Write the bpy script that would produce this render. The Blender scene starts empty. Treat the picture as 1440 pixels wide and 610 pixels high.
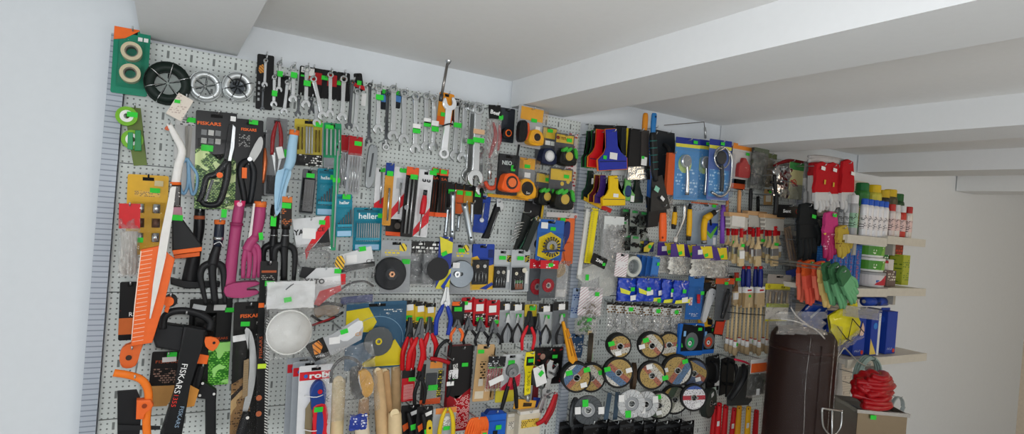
import bpy, bmesh, math, random
from mathutils import Vector, Matrix
random.seed(7)
C = bpy.context.scene.collection
PI = math.pi
# ---------------------------------------------------------------- camera
YAW, PITCH, ROLL, FPX = 0.52355, -0.00283, -0.08335, 843.7
WALL_Y = 1.70                                     # front face of the pegboard
_f = Vector((math.sin(YAW)*math.cos(PITCH), math.cos(YAW)*math.cos(PITCH), math.sin(PITCH)))
_r0 = Vector((math.cos(YAW), -math.sin(YAW), 0)); _d0 = _f.cross(_r0)
CAM_R = _r0*math.cos(ROLL) + _d0*math.sin(ROLL)
CAM_D = -_r0*math.sin(ROLL) + _d0*math.cos(ROLL)
CAM_F = _f
CAM_O = Vector((0, 0, 1.75))
cd = bpy.data.cameras.new('camera'); cam = bpy.data.objects.new('camera', cd); C.objects.link(cam)
cd.sensor_width = 36.0; cd.lens = FPX/1440*36.0; cd.clip_start = 0.02
cd.shift_x = 1/1440
cam.matrix_world = Matrix(((CAM_R.x, -CAM_D.x, -CAM_F.x, CAM_O.x), (CAM_R.y, -CAM_D.y, -CAM_F.y, CAM_O.y),
                           (CAM_R.z, -CAM_D.z, -CAM_F.z, CAM_O.z), (0, 0, 0, 1)))
bpy.context.scene.camera = cam
# ---------------------------------------------------------------- light and exposure
sc = bpy.context.scene
sc.view_settings.view_transform = 'Standard'; sc.view_settings.look = 'None'
sc.view_settings.gamma = 1; sc.view_settings.use_curve_mapping = False
sc.view_settings.exposure = -0.26
sc.cycles.transparent_max_bounces = 32
w = bpy.data.worlds.new('world'); sc.world = w; w.use_nodes = True
w.node_tree.nodes['Background'].inputs[0].default_value = (0.98, 0.98, 0.97, 1)
w.node_tree.nodes['Background'].inputs[1].default_value = 1.0
# random bright and dark patches stand in for the unseen shop, giving chrome contrast
_n, _l = w.node_tree.nodes, w.node_tree.links
_tc = _n.new('ShaderNodeTexCoord'); _nz = _n.new('ShaderNodeTexNoise'); _nz.inputs['Scale'].default_value = 2.6; _nz.inputs['Detail'].default_value = 2
_cr = _n.new('ShaderNodeValToRGB'); _cr.color_ramp.elements[0].position = .42; _cr.color_ramp.elements[0].color = (.22, .21, .2, 1); _cr.color_ramp.elements[1].position = .6; _cr.color_ramp.elements[1].color = (1.9, 1.9, 1.88, 1)
_l.new(_tc.outputs['Generated'], _nz.inputs['Vector']); _l.new(_nz.outputs['Fac'], _cr.inputs[0]); _l.new(_cr.outputs[0], _n['Background'].inputs[0])
def area(name, loc, target, sx, sy, power, col):
    l = bpy.data.lights.new(name, 'AREA'); l.shape = 'RECTANGLE'; l.size = sx; l.size_y = sy; l.energy = power; l.color = col
    o = bpy.data.objects.new(name, l); C.objects.link(o); o.location = loc
    o.rotation_euler = (Vector(target)-Vector(loc)).to_track_quat('-Z', 'Y').to_euler(); return o
area('window_daylight', (-1.9, -2.0, 1.35), (0.9, 1.7, 1.7), 1.8, 1.5, 33, (0.90, 0.96, 1.0))
area('added_ceiling_fill', (1.5, -1.1, 1.2), (1.2, 0.3, 2.2), 1.4, 0.6, 8, (1.0, 0.98, 0.94))  # added fill aimed upward to brighten the ceiling, no fixture known there
area('camera_flash', (0.02, -0.03, 1.83), (1.15, 1.7, 1.72), 0.12, 0.12, 9, (0.97, 0.98, 1.0))
area('aisle_tube_light', (3.6, -0.2, 2.0), (3.1, 1.7, 1.2), 1.0, 0.2, 6, (1.0, 0.80, 0.58))
def P(px, py, d=0.0):
    'the point of the plane d metres in front of the pegboard that the photograph shows at this pixel'
    r = CAM_R*((px-719)/FPX) + CAM_D*((py-305)/FPX) + CAM_F
    return CAM_O + r*((WALL_Y-d-CAM_O.y)/r.y)
# ---------------------------------------------------------------- materials
MATS = {}
def srgb(h):
    h = h.lstrip('#'); c = [int(h[i:i+2], 16)/255 for i in (0, 2, 4)]
    return tuple(x/12.92 if x <= .04045 else ((x+.055)/1.055)**2.4 for x in c) + (1,)
def new_mat(key):
    mt = bpy.data.materials.new(key); mt.use_nodes = True; MATS[key] = mt
    return mt, mt.node_tree.nodes, mt.node_tree.links, mt.node_tree.nodes['Principled BSDF']
def m(h, rough=.5, metal=0.0, var=.10, coat=0.0, bump=0.0):
    key = f'{h}_{rough}_{metal}_{var}_{coat}_{bump}'
    if key in MATS: return MATS[key]
    mt, n, l, b = new_mat(key)
    c = srgb(h)
    nz = n.new('ShaderNodeTexNoise'); nz.inputs['Scale'].default_value = 60; nz.inputs['Detail'].default_value = 3
    tc = n.new('ShaderNodeTexCoord'); l.new(tc.outputs['Object'], nz.inputs['Vector'])
    mx = n.new('ShaderNodeMix'); mx.data_type = 'RGBA'
    mx.inputs[6].default_value = tuple(x*(1-var) for x in c[:3])+(1,)
    mx.inputs[7].default_value = tuple(min(1, x*(1+var)+.002) for x in c[:3])+(1,)
    l.new(nz.outputs['Fac'], mx.inputs[0]); l.new(mx.outputs[2], b.inputs['Base Color'])
    b.inputs['Roughness'].default_value = rough; b.inputs['Metallic'].default_value = metal
    b.inputs['Coat Weight'].default_value = coat; b.inputs['Specular IOR Level'].default_value = .22
    if bump:
        bp = n.new('ShaderNodeBump'); bp.inputs['Strength'].default_value = bump; bp.inputs['Distance'].default_value = .002
        l.new(nz.outputs['Fac'], bp.inputs['Height']); l.new(bp.outputs[0], b.inputs['Normal'])
    return mt
def printed(base, ink, scale=1.0, amount=.5, gloss=.3, ink2=None):
    'card or film printed with small blocks of ink, like rows of type and pictograms'
    key = f'print_{base}_{ink}_{scale}_{amount}_{ink2}'
    if key in MATS: return MATS[key]
    mt, n, l, b = new_mat(key)
    tc = n.new('ShaderNodeTexCoord'); mp = n.new('ShaderNodeMapping'); l.new(tc.outputs['Object'], mp.inputs['Vector'])
    mp.inputs['Rotation'].default_value = (PI/2, 0, 0)
    br = n.new('ShaderNodeTexBrick'); l.new(mp.outputs[0], br.inputs['Vector'])
    br.inputs['Scale'].default_value = 1.0; br.inputs['Brick Width'].default_value = .009/scale; br.inputs['Row Height'].default_value = .006/scale
    br.inputs['Mortar Size'].default_value = .0013/scale; br.inputs['Mortar Smooth'].default_value = .1
    br.inputs['Color1'].default_value = (0, 0, 0, 1); br.inputs['Color2'].default_value = (1, 1, 1, 1); br.inputs['Mortar'].default_value = (0, 0, 0, 1)
    nz = n.new('ShaderNodeTexNoise'); nz.inputs['Scale'].default_value = 38*scale; l.new(tc.outputs['Object'], nz.inputs['Vector'])
    th = n.new('ShaderNodeMath'); th.operation = 'GREATER_THAN'; th.inputs[1].default_value = 1-amount; l.new(nz.outputs['Fac'], th.inputs[0])
    gt = n.new('ShaderNodeMath'); gt.operation = 'GREATER_THAN'; gt.inputs[1].default_value = .35; l.new(br.outputs['Color'], gt.inputs[0])
    mu = n.new('ShaderNodeMath'); mu.operation = 'MULTIPLY'; l.new(th.outputs[0], mu.inputs[0]); l.new(gt.outputs[0], mu.inputs[1])
    mx = n.new('ShaderNodeMix'); mx.data_type = 'RGBA'; mx.inputs[6].default_value = srgb(base); mx.inputs[7].default_value = srgb(ink)
    l.new(mu.outputs[0], mx.inputs[0]); last = mx.outputs[2]
    if ink2:
        n2 = n.new('ShaderNodeTexNoise'); n2.inputs['Scale'].default_value = 22*scale; n2.inputs['Detail'].default_value = 1
        l.new(tc.outputs['Object'], n2.inputs['Vector'])
        t2 = n.new('ShaderNodeMath'); t2.operation = 'GREATER_THAN'; t2.inputs[1].default_value = .56; l.new(n2.outputs['Fac'], t2.inputs[0])
        m2 = n.new('ShaderNodeMix'); m2.data_type = 'RGBA'; m2.inputs[7].default_value = srgb(ink2)
        l.new(t2.outputs[0], m2.inputs[0]); l.new(last, m2.inputs[6]); last = m2.outputs[2]
    l.new(last, b.inputs['Base Color']); b.inputs['Roughness'].default_value = gloss; b.inputs['Specular IOR Level'].default_value = .22
    return mt
def stripes(c1, c2, period=.006, angle=0.0, duty=.5, rough=.5):
    key = f'stripe_{c1}_{c2}_{period}_{angle}_{duty}'
    if key in MATS: return MATS[key]
    mt, n, l, b = new_mat(key)
    tc = n.new('ShaderNodeTexCoord'); sp = n.new('ShaderNodeSeparateXYZ'); l.new(tc.outputs['Object'], sp.inputs[0])
    a = n.new('ShaderNodeMath'); a.operation = 'MULTIPLY'; a.inputs[1].default_value = math.cos(angle)/period; l.new(sp.outputs['X'], a.inputs[0])
    c = n.new('ShaderNodeMath'); c.operation = 'MULTIPLY_ADD'; c.inputs[1].default_value = math.sin(angle)/period; l.new(sp.outputs['Z'], c.inputs[0]); l.new(a.outputs[0], c.inputs[2])
    f = n.new('ShaderNodeMath'); f.operation = 'FRACT'; l.new(c.outputs[0], f.inputs[0])
    g = n.new('ShaderNodeMath'); g.operation = 'LESS_THAN'; g.inputs[1].default_value = duty; l.new(f.outputs[0], g.inputs[0])
    mx = n.new('ShaderNodeMix'); mx.data_type = 'RGBA'; mx.inputs[6].default_value = srgb(c1); mx.inputs[7].default_value = srgb(c2)
    l.new(g.outputs[0], mx.inputs[0]); l.new(mx.outputs[2], b.inputs['Base Color']); b.inputs['Roughness'].default_value = rough
    return mt
def clear(tint='#ffffff', alpha=.14, rough=.12, crinkle=.0, haze=.0, gain=.5):
    'clear film or blister plastic'
    key = f'clear_{tint}_{alpha}_{rough}_{crinkle}_{haze}_{gain}'
    if key in MATS: return MATS[key]
    mt = bpy.data.materials.new(key); mt.use_nodes = True; MATS[key] = mt
    n, l = mt.node_tree.nodes, mt.node_tree.links; n.clear()
    out = n.new('ShaderNodeOutputMaterial'); tr = n.new('ShaderNodeBsdfTransparent'); gl = n.new('ShaderNodeBsdfGlossy')
    tr.inputs[0].default_value = srgb(tint); gl.inputs['Roughness'].default_value = rough
    fr = n.new('ShaderNodeFresnel'); fr.inputs['IOR'].default_value = 1.45
    ad = n.new('ShaderNodeMath'); ad.operation = 'MULTIPLY_ADD'; ad.use_clamp = True; ad.inputs[1].default_value = gain; ad.inputs[2].default_value = alpha; l.new(fr.outputs[0], ad.inputs[0])
    mx = n.new('ShaderNodeMixShader'); l.new(ad.outputs[0], mx.inputs[0]); l.new(tr.outputs[0], mx.inputs[1]); l.new(gl.outputs[0], mx.inputs[2])
    last = mx.outputs[0]
    if haze:
        df = n.new('ShaderNodeBsdfDiffuse'); df.inputs[0].default_value = (.85, .86, .86, 1); m2 = n.new('ShaderNodeMixShader')
        m2.inputs[0].default_value = haze; l.new(last, m2.inputs[1]); l.new(df.outputs[0], m2.inputs[2]); last = m2.outputs[0]
    l.new(last, out.inputs[0])
    if crinkle:
        tc = n.new('ShaderNodeTexCoord'); nz = n.new('ShaderNodeTexNoise'); nz.inputs['Scale'].default_value = 45; nz.inputs['Detail'].default_value = 4
        nz.inputs['Distortion'].default_value = 1.2
        l.new(tc.outputs['Object'], nz.inputs['Vector']); bp = n.new('ShaderNodeBump'); bp.inputs['Strength'].default_value = crinkle; bp.inputs['Distance'].default_value = .014
        l.new(nz.outputs['Fac'], bp.inputs['Height']); l.new(bp.outputs[0], gl.inputs['Normal']); l.new(bp.outputs[0], fr.inputs['Normal'])
    return mt
CHROME = m('#c6c9ca', .27, 1.0, .05); STEEL = m('#b4b7b8', .35, .85, .10); DARKSTEEL = m('#5a5d60', .38, .8, .12); ZINC = m('#c7cccd', .42, .8, .1)
BLACK = m('#17181a', .45); RUBBER = m('#1d1e20', .7); WHITE = m('#ececea', .5, 0, .04); PAPER = m('#e6e6e4', .7, 0, .05)
GREEN_TAG = m('#33c93c', .6, 0, .05); ORANGE = m('#ec6a24', .45); CLEAR = clear('#ffffff', .0, .10, .5, .0, .3); BAG = clear('#ffffff', .12, .09, 1.0, .04, .7); FOGGY = clear('#ffffff', .10, .12, 1.0, .22, .7)
RED = m('#c8161d', .42); BLUE = m('#1d3f9e', .42); YELLOW = m('#f0c417', .45); WOOD = m('#d5b98c', .6, 0, .14); CARDGREY = m('#9fa3a4', .5)
# ---------------------------------------------------------------- mesh helpers
def link(name, bm, mat, parent=None, smooth=False):
    me = bpy.data.meshes.new(name); bm.normal_update(); bm.to_mesh(me); bm.free()
    if mat: me.materials.append(mat)
    if smooth:
        for p in me.polygons: p.use_smooth = True
    o = bpy.data.objects.new(name, me); C.objects.link(o)
    if parent is not None: o.parent = parent
    return o
def struct(name, bm, mat):
    o = link(name, bm, mat); o['kind'] = 'structure'; return o
def add_box(bm, a, b):
    x0, y0, z0 = a; x1, y1, z1 = b
    v = [bm.verts.new(p) for p in ((x0,y0,z0),(x1,y0,z0),(x1,y1,z0),(x0,y1,z0),(x0,y0,z1),(x1,y0,z1),(x1,y1,z1),(x0,y1,z1))]
    for f in ((0,3,2,1),(4,5,6,7),(0,1,5,4),(1,2,6,5),(2,3,7,6),(3,0,4,7)): bm.faces.new([v[i] for i in f])
def boxm(a, b):
    bm = bmesh.new(); add_box(bm, a, b); return bm
def smooth_closed(p, k=5):
    out = []; n = len(p)
    for i in range(n):
        a, b, c, d = p[i-1], p[i], p[(i+1) % n], p[(i+2) % n]
        for j in range(k):
            t = j/k
            out.append(tuple(.5*(2*b[q]+(c[q]-a[q])*t+(2*a[q]-5*b[q]+4*c[q]-d[q])*t*t+(3*b[q]-a[q]-3*c[q]+d[q])*t**3) for q in (0, 1)))
    return out
def smooth_open(p, k=5):
    if len(p) < 3: return list(p)
    q = [p[0]]+list(p)+[p[-1]]; out = []; dim = len(p[0])
    for i in range(1, len(q)-2):
        a, b, c, d = q[i-1:i+3]
        for j in range(k):
            t = j/k
            out.append(tuple(.5*(2*b[e]+(c[e]-a[e])*t+(2*a[e]-5*b[e]+4*c[e]-d[e])*t*t+(3*b[e]-a[e]-3*c[e]+d[e])*t**3) for e in range(dim)))
    out.append(tuple(p[-1])); return out
def prism(pts, y, t, bev=0.0, back=None):
    'pts (x, z); front face at y, thickness t away from the viewer'
    bm = bmesh.new()
    area2 = sum(pts[i-1][0]*pts[i][1]-pts[i][0]*pts[i-1][1] for i in range(len(pts)))
    if area2 < 0: pts = pts[::-1]
    f = [bm.verts.new((x, y, z)) for x, z in pts]; g = [bm.verts.new((x, y+t, z)) for x, z in pts]
    n = len(pts); face = bm.faces.new(f); bm.faces.new(g[::-1])
    for i in range(n): bm.faces.new((f[i-1], g[i-1], g[i], f[i]))
    if bev:
        try: bmesh.ops.bevel(bm, geom=list(face.edges), offset=bev, segments=2, profile=.5, affect='EDGES', clamp_overlap=True)
        except Exception: pass
    big = [q for q in bm.faces if len(q.verts) > 4]
    if big: bmesh.ops.triangulate(bm, faces=big)
    return bm
def sweep(pts, rad, flat=1.0, seg=8, cap=True):
    'round rod through 3D points; rad one number or one per point; flat squeezes it in y'
    bm = bmesh.new(); pts = [Vector(p) for p in pts]; n = len(pts); rings = []
    if not hasattr(rad, '__len__'): rad = [rad]*n
    for i, p in enumerate(pts):
        t = (pts[min(i+1, n-1)]-pts[max(i-1, 0)]).normalized()
        up = Vector((0, 1, 0)) if abs(t.y) < .9 else Vector((0, 0, 1))
        a = t.cross(up).normalized(); b = t.cross(a).normalized()
        if abs(t.y) >= .9: fl = 1.0
        else: fl = flat
        rings.append([bm.verts.new(p+a*(rad[i]*math.cos(2*PI*k/seg))+b*(rad[i]*fl*math.sin(2*PI*k/seg))) for k in range(seg)])
    for i in range(n-1):
        for k in range(seg): bm.faces.new((rings[i][k], rings[i][(k+1) % seg], rings[i+1][(k+1) % seg], rings[i+1][k]))
    if cap:
        bm.faces.new(rings[0][::-1]); bm.faces.new(rings[-1])
    bmesh.ops.recalc_face_normals(bm, faces=bm.faces[:])
    return bm
def lathe_y(prof, cx, cz, seg=32):
    'profile (radius, y) turned about an axis towards the viewer'
    bm = bmesh.new(); rings = []
    for r, y in prof:
        if r < 1e-6: rings.append([bm.verts.new((cx, y, cz))])
        else: rings.append([bm.verts.new((cx+r*math.cos(2*PI*k/seg), y, cz+r*math.sin(2*PI*k/seg))) for k in range(seg)])
    for a, b in zip(rings, rings[1:]):
        for k in range(seg):
            q = (k+1) % seg
            if len(a) == 1 and len(b) == 1: continue
            if len(a) == 1: bm.faces.new((a[0], b[k], b[q]))
            elif len(b) == 1: bm.faces.new((a[k], a[q], b[0]))
            else: bm.faces.new((a[k], a[q], b[q], b[k]))
    bmesh.ops.recalc_face_normals(bm, faces=bm.faces[:])
    return bm
def lathe_z(prof, cx, cy, seg=24):
    bm = bmesh.new(); rings = []
    for r, z in prof: rings.append([bm.verts.new((cx+max(r, 1e-4)*math.cos(2*PI*k/seg), cy+max(r, 1e-4)*math.sin(2*PI*k/seg), z)) for k in range(seg)])
    for a, b in zip(rings, rings[1:]):
        for k in range(seg): bm.faces.new((a[k], a[(k+1) % seg], b[(k+1) % seg], b[k]))
    bm.faces.new(rings[0]); bm.faces.new(rings[-1])
    bmesh.ops.recalc_face_normals(bm, faces=bm.faces[:])
    return bm
def tagprops(o, label, cat, group=None):
    o['label'] = label; o['category'] = cat
    if group: o['group'] = group
class T:
    '''One thing. Its frame runs from a top to a bottom point (u 0..1 across, v 0..1 down) in a plane d in front of the pegboard;
    without a frame the coordinates of its parts are points of the photograph carried onto that plane.'''
    def __init__(s, name, label, cat, top, bot, w, d, group=None):
        s.d = d; a = P(top[0], top[1], d); b = P(bot[0], bot[1], d); s.o = b
        e = bpy.data.objects.new(name, None); C.objects.link(e); e.location = b; e.empty_display_size = .02; s.e = e
        tagprops(e, label, cat, group)
        ax = a-b; s.H = math.hypot(ax.x, ax.z); s.V = Vector((-ax.x, 0, -ax.z))/s.H      # down
        s.U = Vector((-s.V.z, 0, s.V.x)); s.a = a-b
        mx, my = (top[0]+bot[0])/2, (top[1]+bot[1])/2
        s.W = (P(mx+w/2, my, d)-P(mx-w/2, my, d)).x*1.0 if w else 0.0
        if w:
            if abs(s.U.x) < .7: s.W = abs((P(mx, my+w/2, d)-P(mx, my-w/2, d)).z)
        s.px = not w
    def q(s, u, v):
        if s.px:
            p = P(u, v, s.d)-s.o; return (p.x, p.z)
        p = s.a + s.U*((u-.5)*s.W) + s.V*(v*s.H); return (p.x, p.z)
    def q3(s, u, v, dd=0.0):
        if s.px:
            p = P(u, v, s.d+dd)-s.o; return (p.x, p.y, p.z)
        x, z = s.q(u, v); return (x, -dd, z)
    def sc(s, r): return r*s.H if not s.px else (P(s._c[0], s._c[1]-r, s.d)-P(s._c[0], s._c[1], s.d)).length
    def poly(s, part, pts, mat, t=.002, dd=0.0, bev=0.0, sm=0, parent=None, shade=False):
        if s.px and dd:
            pts = [((P(a, b, s.d+dd)-s.o).x, (P(a, b, s.d+dd)-s.o).z) for a, b in pts]
        else: pts = [s.q(*p) for p in pts]
        if sm: pts = smooth_closed(pts, sm)
        return link(part, prism(pts, -dd, t, bev), mat, parent or s.e, shade)
    def rect(s, part, u0, v0, u1, v1, mat, t=.002, dd=0.0, bev=0.0, parent=None, r=0.0):
        if r:
            pts = []
            rw, rh = (r/s.W, r/s.H)
            for cx, cy, a0 in ((u1-rw, v0+rh, -90), (u1-rw, v1-rh, 0), (u0+rw, v1-rh, 90), (u0+rw, v0+rh, 180)):
                for k in range(4):
                    a = math.radians(a0+30*k); pts.append((cx+rw*math.cos(a), cy+rh*math.sin(a)))
        else: pts = [(u0, v0), (u1, v0), (u1, v1), (u0, v1)]
        return s.poly(part, pts, mat, t, dd, bev, 0, parent)
    def disc(s, part, u, v, r, mat, t=.004, dd=0.0, rin=0.0, bev=0.0, parent=None, seg=32, dome=0.0):
        'r in metres'
        x, _y, z = s.q3(u, v, dd); y = -dd
        if rin: prof = [(rin, y+t), (rin, y), (r-bev, y), (r, y+bev), (r, y+t), (rin, y+t)]
        elif dome: prof = [(0, y-dome), (r*.4, y-dome*.9), (r*.75, y-dome*.55), (r*.93, y-dome*.25), (r, y), (r, y+t), (0, y+t)]
        else: prof = [(0, y), (r-bev, y), (r, y+bev), (r, y+t), (0, y+t)]
        return link(part, lathe_y(prof, x, z, seg), mat, parent or s.e, bool(dome))
    def rod(s, part, pts, rad, mat, flat=1.0, seg=8, parent=None, sm=4):
        p3 = [s.q3(p[0], p[1], p[2] if len(p) > 2 else 0.0) for p in pts]
        if hasattr(rad, '__len__') and sm:
            p4 = smooth_open([tuple(a)+(r,) for a, r in zip(p3, rad)], sm); p3 = [a[:3] for a in p4]; rad = [max(a[3], 1e-4) for a in p4]
        elif sm: p3 = smooth_open(p3, sm)
        return link(part, sweep(p3, rad, flat, seg), mat, parent or s.e, True)
    def text(s, body, u, v, size, mat, dd=.004, width=None, parent=None, part='lettering', rot=0.0, shear=0.0, bold=0.0):
        'size: letter height in metres; width: fit to so many metres'
        cu = bpy.data.curves.new('lettering', 'FONT'); cu.body = body; cu.size = size*1.4; cu.align_x = 'CENTER'; cu.align_y = 'CENTER'; cu.extrude = .0002; cu.shear = shear
        cu.resolution_u = 2; cu.offset = bold*size
        ob = bpy.data.objects.new('lettering', cu); C.objects.link(ob)
        me = bpy.data.meshes.new_from_object(ob.evaluated_get(bpy.context.evaluated_depsgraph_get()))
        bpy.data.objects.remove(ob); bpy.data.curves.remove(cu)
        if width:
            xs = [q.co.x for q in me.vertices]; k = width/max(1e-6, max(xs)-min(xs)); me.transform(Matrix.Diagonal((k, 1, 1, 1)))
        if s.px: U = Vector((math.cos(rot), 0, math.sin(rot)))
        else: U = Matrix.Rotation(-rot, 3, 'Y') @ s.U
        V = Vector((-U.z, 0, U.x)); x, _y, z = s.q3(u, v, dd)
        me.transform(Matrix(((U.x, V.x, 0, x), (0, 0, -1, -dd), (U.z, V.z, 0, z), (0, 0, 0, 1))))
        me.materials.clear(); me.materials.append(mat); me.name = part
        o = bpy.data.objects.new(part, me); C.objects.link(o); o.parent = parent or s.e
        return o
    def tagp(s, u, v, mat=None, w=.021, h=.0115, dd=.004, rot=0.0, part='price_sticker', parent=None):
        x, _y, z = s.q3(u, v, dd); c, n = math.cos(rot)*w/2, math.sin(rot)*w/2; e, g = math.cos(rot)*h/2, math.sin(rot)*h/2
        pts = [(x-c-g, z-n+e), (x+c-g, z+n+e), (x+c+g, z+n-e), (x-c+g, z-n-e)]
        return link(part, prism(pts, -dd-.0006, .0006), mat or GREEN_TAG, parent or s.e)
    def film(s, part, u0, v0, u1, v1, mat, dd=.01, amp=.004, nu=10, nv=12, parent=None, bulge=.0, seed=None):
        'loose plastic film over the front: a wavy sheet'
        rnd = random.Random(seed if seed is not None else hash((u0, v0, s.d)) % 9999); bm = bmesh.new(); g = []
        for j in range(nv+1):
            row = []
            for i in range(nu+1):
                a, b = i/nu, j/nv
                x, y, z = s.q3(u0+(u1-u0)*a, v0+(v1-v0)*b, dd)
                row.append(bm.verts.new((x, -dd+rnd.uniform(-amp, amp)*1.4-bulge*math.sin(PI*a)*math.sin(PI*b), z)))
            g.append(row)
        for j in range(nv):
            for i in range(nu): bm.faces.new((g[j][i], g[j+1][i], g[j+1][i+1], g[j][i+1]))
        return link(part, bm, mat, parent or s.e, True)
    def blister(s, u0, v0, u1, v1, depth, mat=None, dd=0.0, part='blister', parent=None):
        'clear bubble with sloped sides'
        bm = bmesh.new(); i = min(.12*abs(u1-u0), .1*abs(v1-v0)*(s.H/s.W if s.W else 1)); j = i*(s.W/s.H if s.W else 1)
        o = [s.q(a, b) for a, b in ((u0, v0), (u1, v0), (u1, v1), (u0, v1))]; n = [s.q(a, b) for a, b in ((u0+i, v0+j), (u1-i, v0+j), (u1-i, v1-j), (u0+i, v1-j))]
        a = [bm.verts.new((x, -dd, z)) for x, z in o]; b = [bm.verts.new((x, -dd-depth, z)) for x, z in n]
        bm.faces.new(b)
        for k in range(4): bm.faces.new((a[k-1], a[k], b[k], b[k-1]))
        bmesh.ops.recalc_face_normals(bm, faces=bm.faces[:])
        return link(part, bm, mat or CLEAR, parent or s.e)
# ================================================================ the setting
plaster = m('#dfe1e2', .85, 0, .02, 0, .05)
plaster_wall = m('#d9dee2', .85, 0, .02, 0, .05)
def pegmat(nm='pegboard', c1='#c9cfcc', c2='#6d7270'):
    mt, n, l, b = new_mat(nm); tc = n.new('ShaderNodeTexCoord'); sp = n.new('ShaderNodeSeparateXYZ'); l.new(tc.outputs['Object'], sp.inputs[0])
    def mth(op, a, bb=None, c=None):
        x = n.new('ShaderNodeMath'); x.operation = op
        for i, v in enumerate((a, bb, c)):
            if v is None: continue
            if hasattr(v, 'node'): l.new(v, x.inputs[i])
            else: x.inputs[i].default_value = v
        return x.outputs[0]
    pit = .01255
    fx = mth('SUBTRACT', mth('FRACT', mth('DIVIDE', sp.outputs['X'], pit)), .5); fz = mth('SUBTRACT', mth('FRACT', mth('DIVIDE', sp.outputs['Z'], pit)), .5)
    d = mth('SQRT', mth('ADD', mth('MULTIPLY', fx, fx), mth('MULTIPLY', fz, fz)))
    hole = mth('LESS_THAN', d, .165)
    gx = mth('ABSOLUTE', mth('SUBTRACT', mth('FRACT', mth('DIVIDE', sp.outputs['X'], pit*4)), .625)); gz = mth('ABSOLUTE', mth('SUBTRACT', mth('FRACT', mth('DIVIDE', sp.outputs['Z'], pit*6)), .5))
    slot = mth('MULTIPLY', mth('LESS_THAN', gx, .055), mth('LESS_THAN', gz, .12))
    ring = mth('MULTIPLY', mth('LESS_THAN', gx, .085), mth('LESS_THAN', gz, .14))
    hole = mth('MAXIMUM', mth('MULTIPLY', hole, mth('SUBTRACT', 1.0, ring)), slot)
    mx = n.new('ShaderNodeMix'); mx.data_type = 'RGBA'; mx.inputs[6].default_value = srgb(c1); mx.inputs[7].default_value = srgb(c2)  # holes and slots get dark paint for the shade inside them
    l.new(hole, mx.inputs[0]); l.new(mx.outputs[2], b.inputs['Base Color']); b.inputs['Roughness'].default_value = .5
    bp = n.new('ShaderNodeBump'); bp.invert = True; bp.inputs['Distance'].default_value = .002; bp.inputs['Strength'].default_value = .6; l.new(hole, bp.inputs['Height']); l.new(bp.outputs[0], b.inputs['Normal'])
    return mt
PEG = pegmat()
struct('floor', boxm((-3.2, -3.2, -.1), (5.2, 1.9, 0)), m('#bfbdb9', .6))
struct('wall_back', boxm((-3.2, 1.725, 0), (5.2, 1.9, 2.45)), plaster_wall)
struct('wall_end', boxm((5.0, -3.2, 0), (5.2, 1.725, 2.45)), m('#d8cbb8', .85))
struct('ceiling', boxm((-3.2, -3.2, 2.188), (5.2, 1.725, 2.4)), m('#e9e9e8', .9, 0, .02))
for x in (-1.09, -.078, .955, 1.95, 2.93, 3.92):
    struct('ceiling_beam', prism([(x, 2.102), (x+.212, 2.102), (x+.212, 2.2), (x, 2.2)], -3.2, 4.92), plaster)
def panel(x0, x1, z0, z1, PEG=PEG):
    bm = bmesh.new(); add_box(bm, (x0, 1.7, z0+.0012), (x1, 1.7012, z1-.0012)); add_box(bm, (x0, 1.7012, z1-.004), (x1, 1.718, z1-.0012)); add_box(bm, (x0, 1.7012, z0+.0012), (x1, 1.718, z0+.004))
    struct('wall_panel', bm, PEG)
for x0, x1 in ((-.10, 1.228), (1.262, 2.45)):
    for z0, z1 in ((1.797, 2.094), (1.489, 1.797), (1.184, 1.489), (.88, 1.184), (.57, .88), (.26, .57)): panel(x0, x1, z0, z1)
for x in (-.135, 1.229, 2.451):
    bm = bmesh.new(); add_box(bm, (x, 1.684, 0), (x+.032, 1.724, 2.04 if x > 0 else 2.094)); struct('trim_post', bm, stripes('#a9b1bc', '#7e8794', .0125, PI/2, .22, .45))

PEGB = pegmat('pegboard_beige', '#cfc6b8', '#83796d')
for z0, z1 in ((1.797, 2.06), (1.489, 1.797), (1.184, 1.489), (.88, 1.184)): panel(2.485, 3.0, z0, z1, PEGB)
# ================================================================ shared builders
STEELHOOK = m('#c2c6c8', .3, .9, .05)
def hook(px, py, d, what, up=.008, r=.0019, mat=None):
    'a peg hook: a rod out of the board to just past the thing it carries, its tip turned up'
    p = P(px, py, d); e = link('peg_hook', sweep([(0, 0, 0), (0, -(d+.012), 0), (0, -(d+.017), .002), (0, -(d+.019), up)], r, 1, 6), mat or STEELHOOK, None, True)
    e.location = (p.x, WALL_Y-.0005, p.z); tagprops(e, ' '.join(('steel peg hook holding the '+what).replace(',', '').split()[:15]), 'hook', 'steel peg hooks on the board')
    return e
def card(name, label, cat, top, bot, w, d, base, t=.0015, group=None, r=.004, slot=True):
    s = T(name, label, cat, top, bot, w, d, group)
    s.card = s.rect('card', 0, 0, 1, 1, base, t, 0, 0, None, min(r, s.W*.2, s.H*.2))
    if slot: s.rect('hang_slot', .36, .03, .64, .03+.008/s.H, m('#101010', .8), .0004, .0005)
    return s
def C2(s, x, y): return (.5+x/s.W, y/s.H)          # metres across and down -> frame
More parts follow.
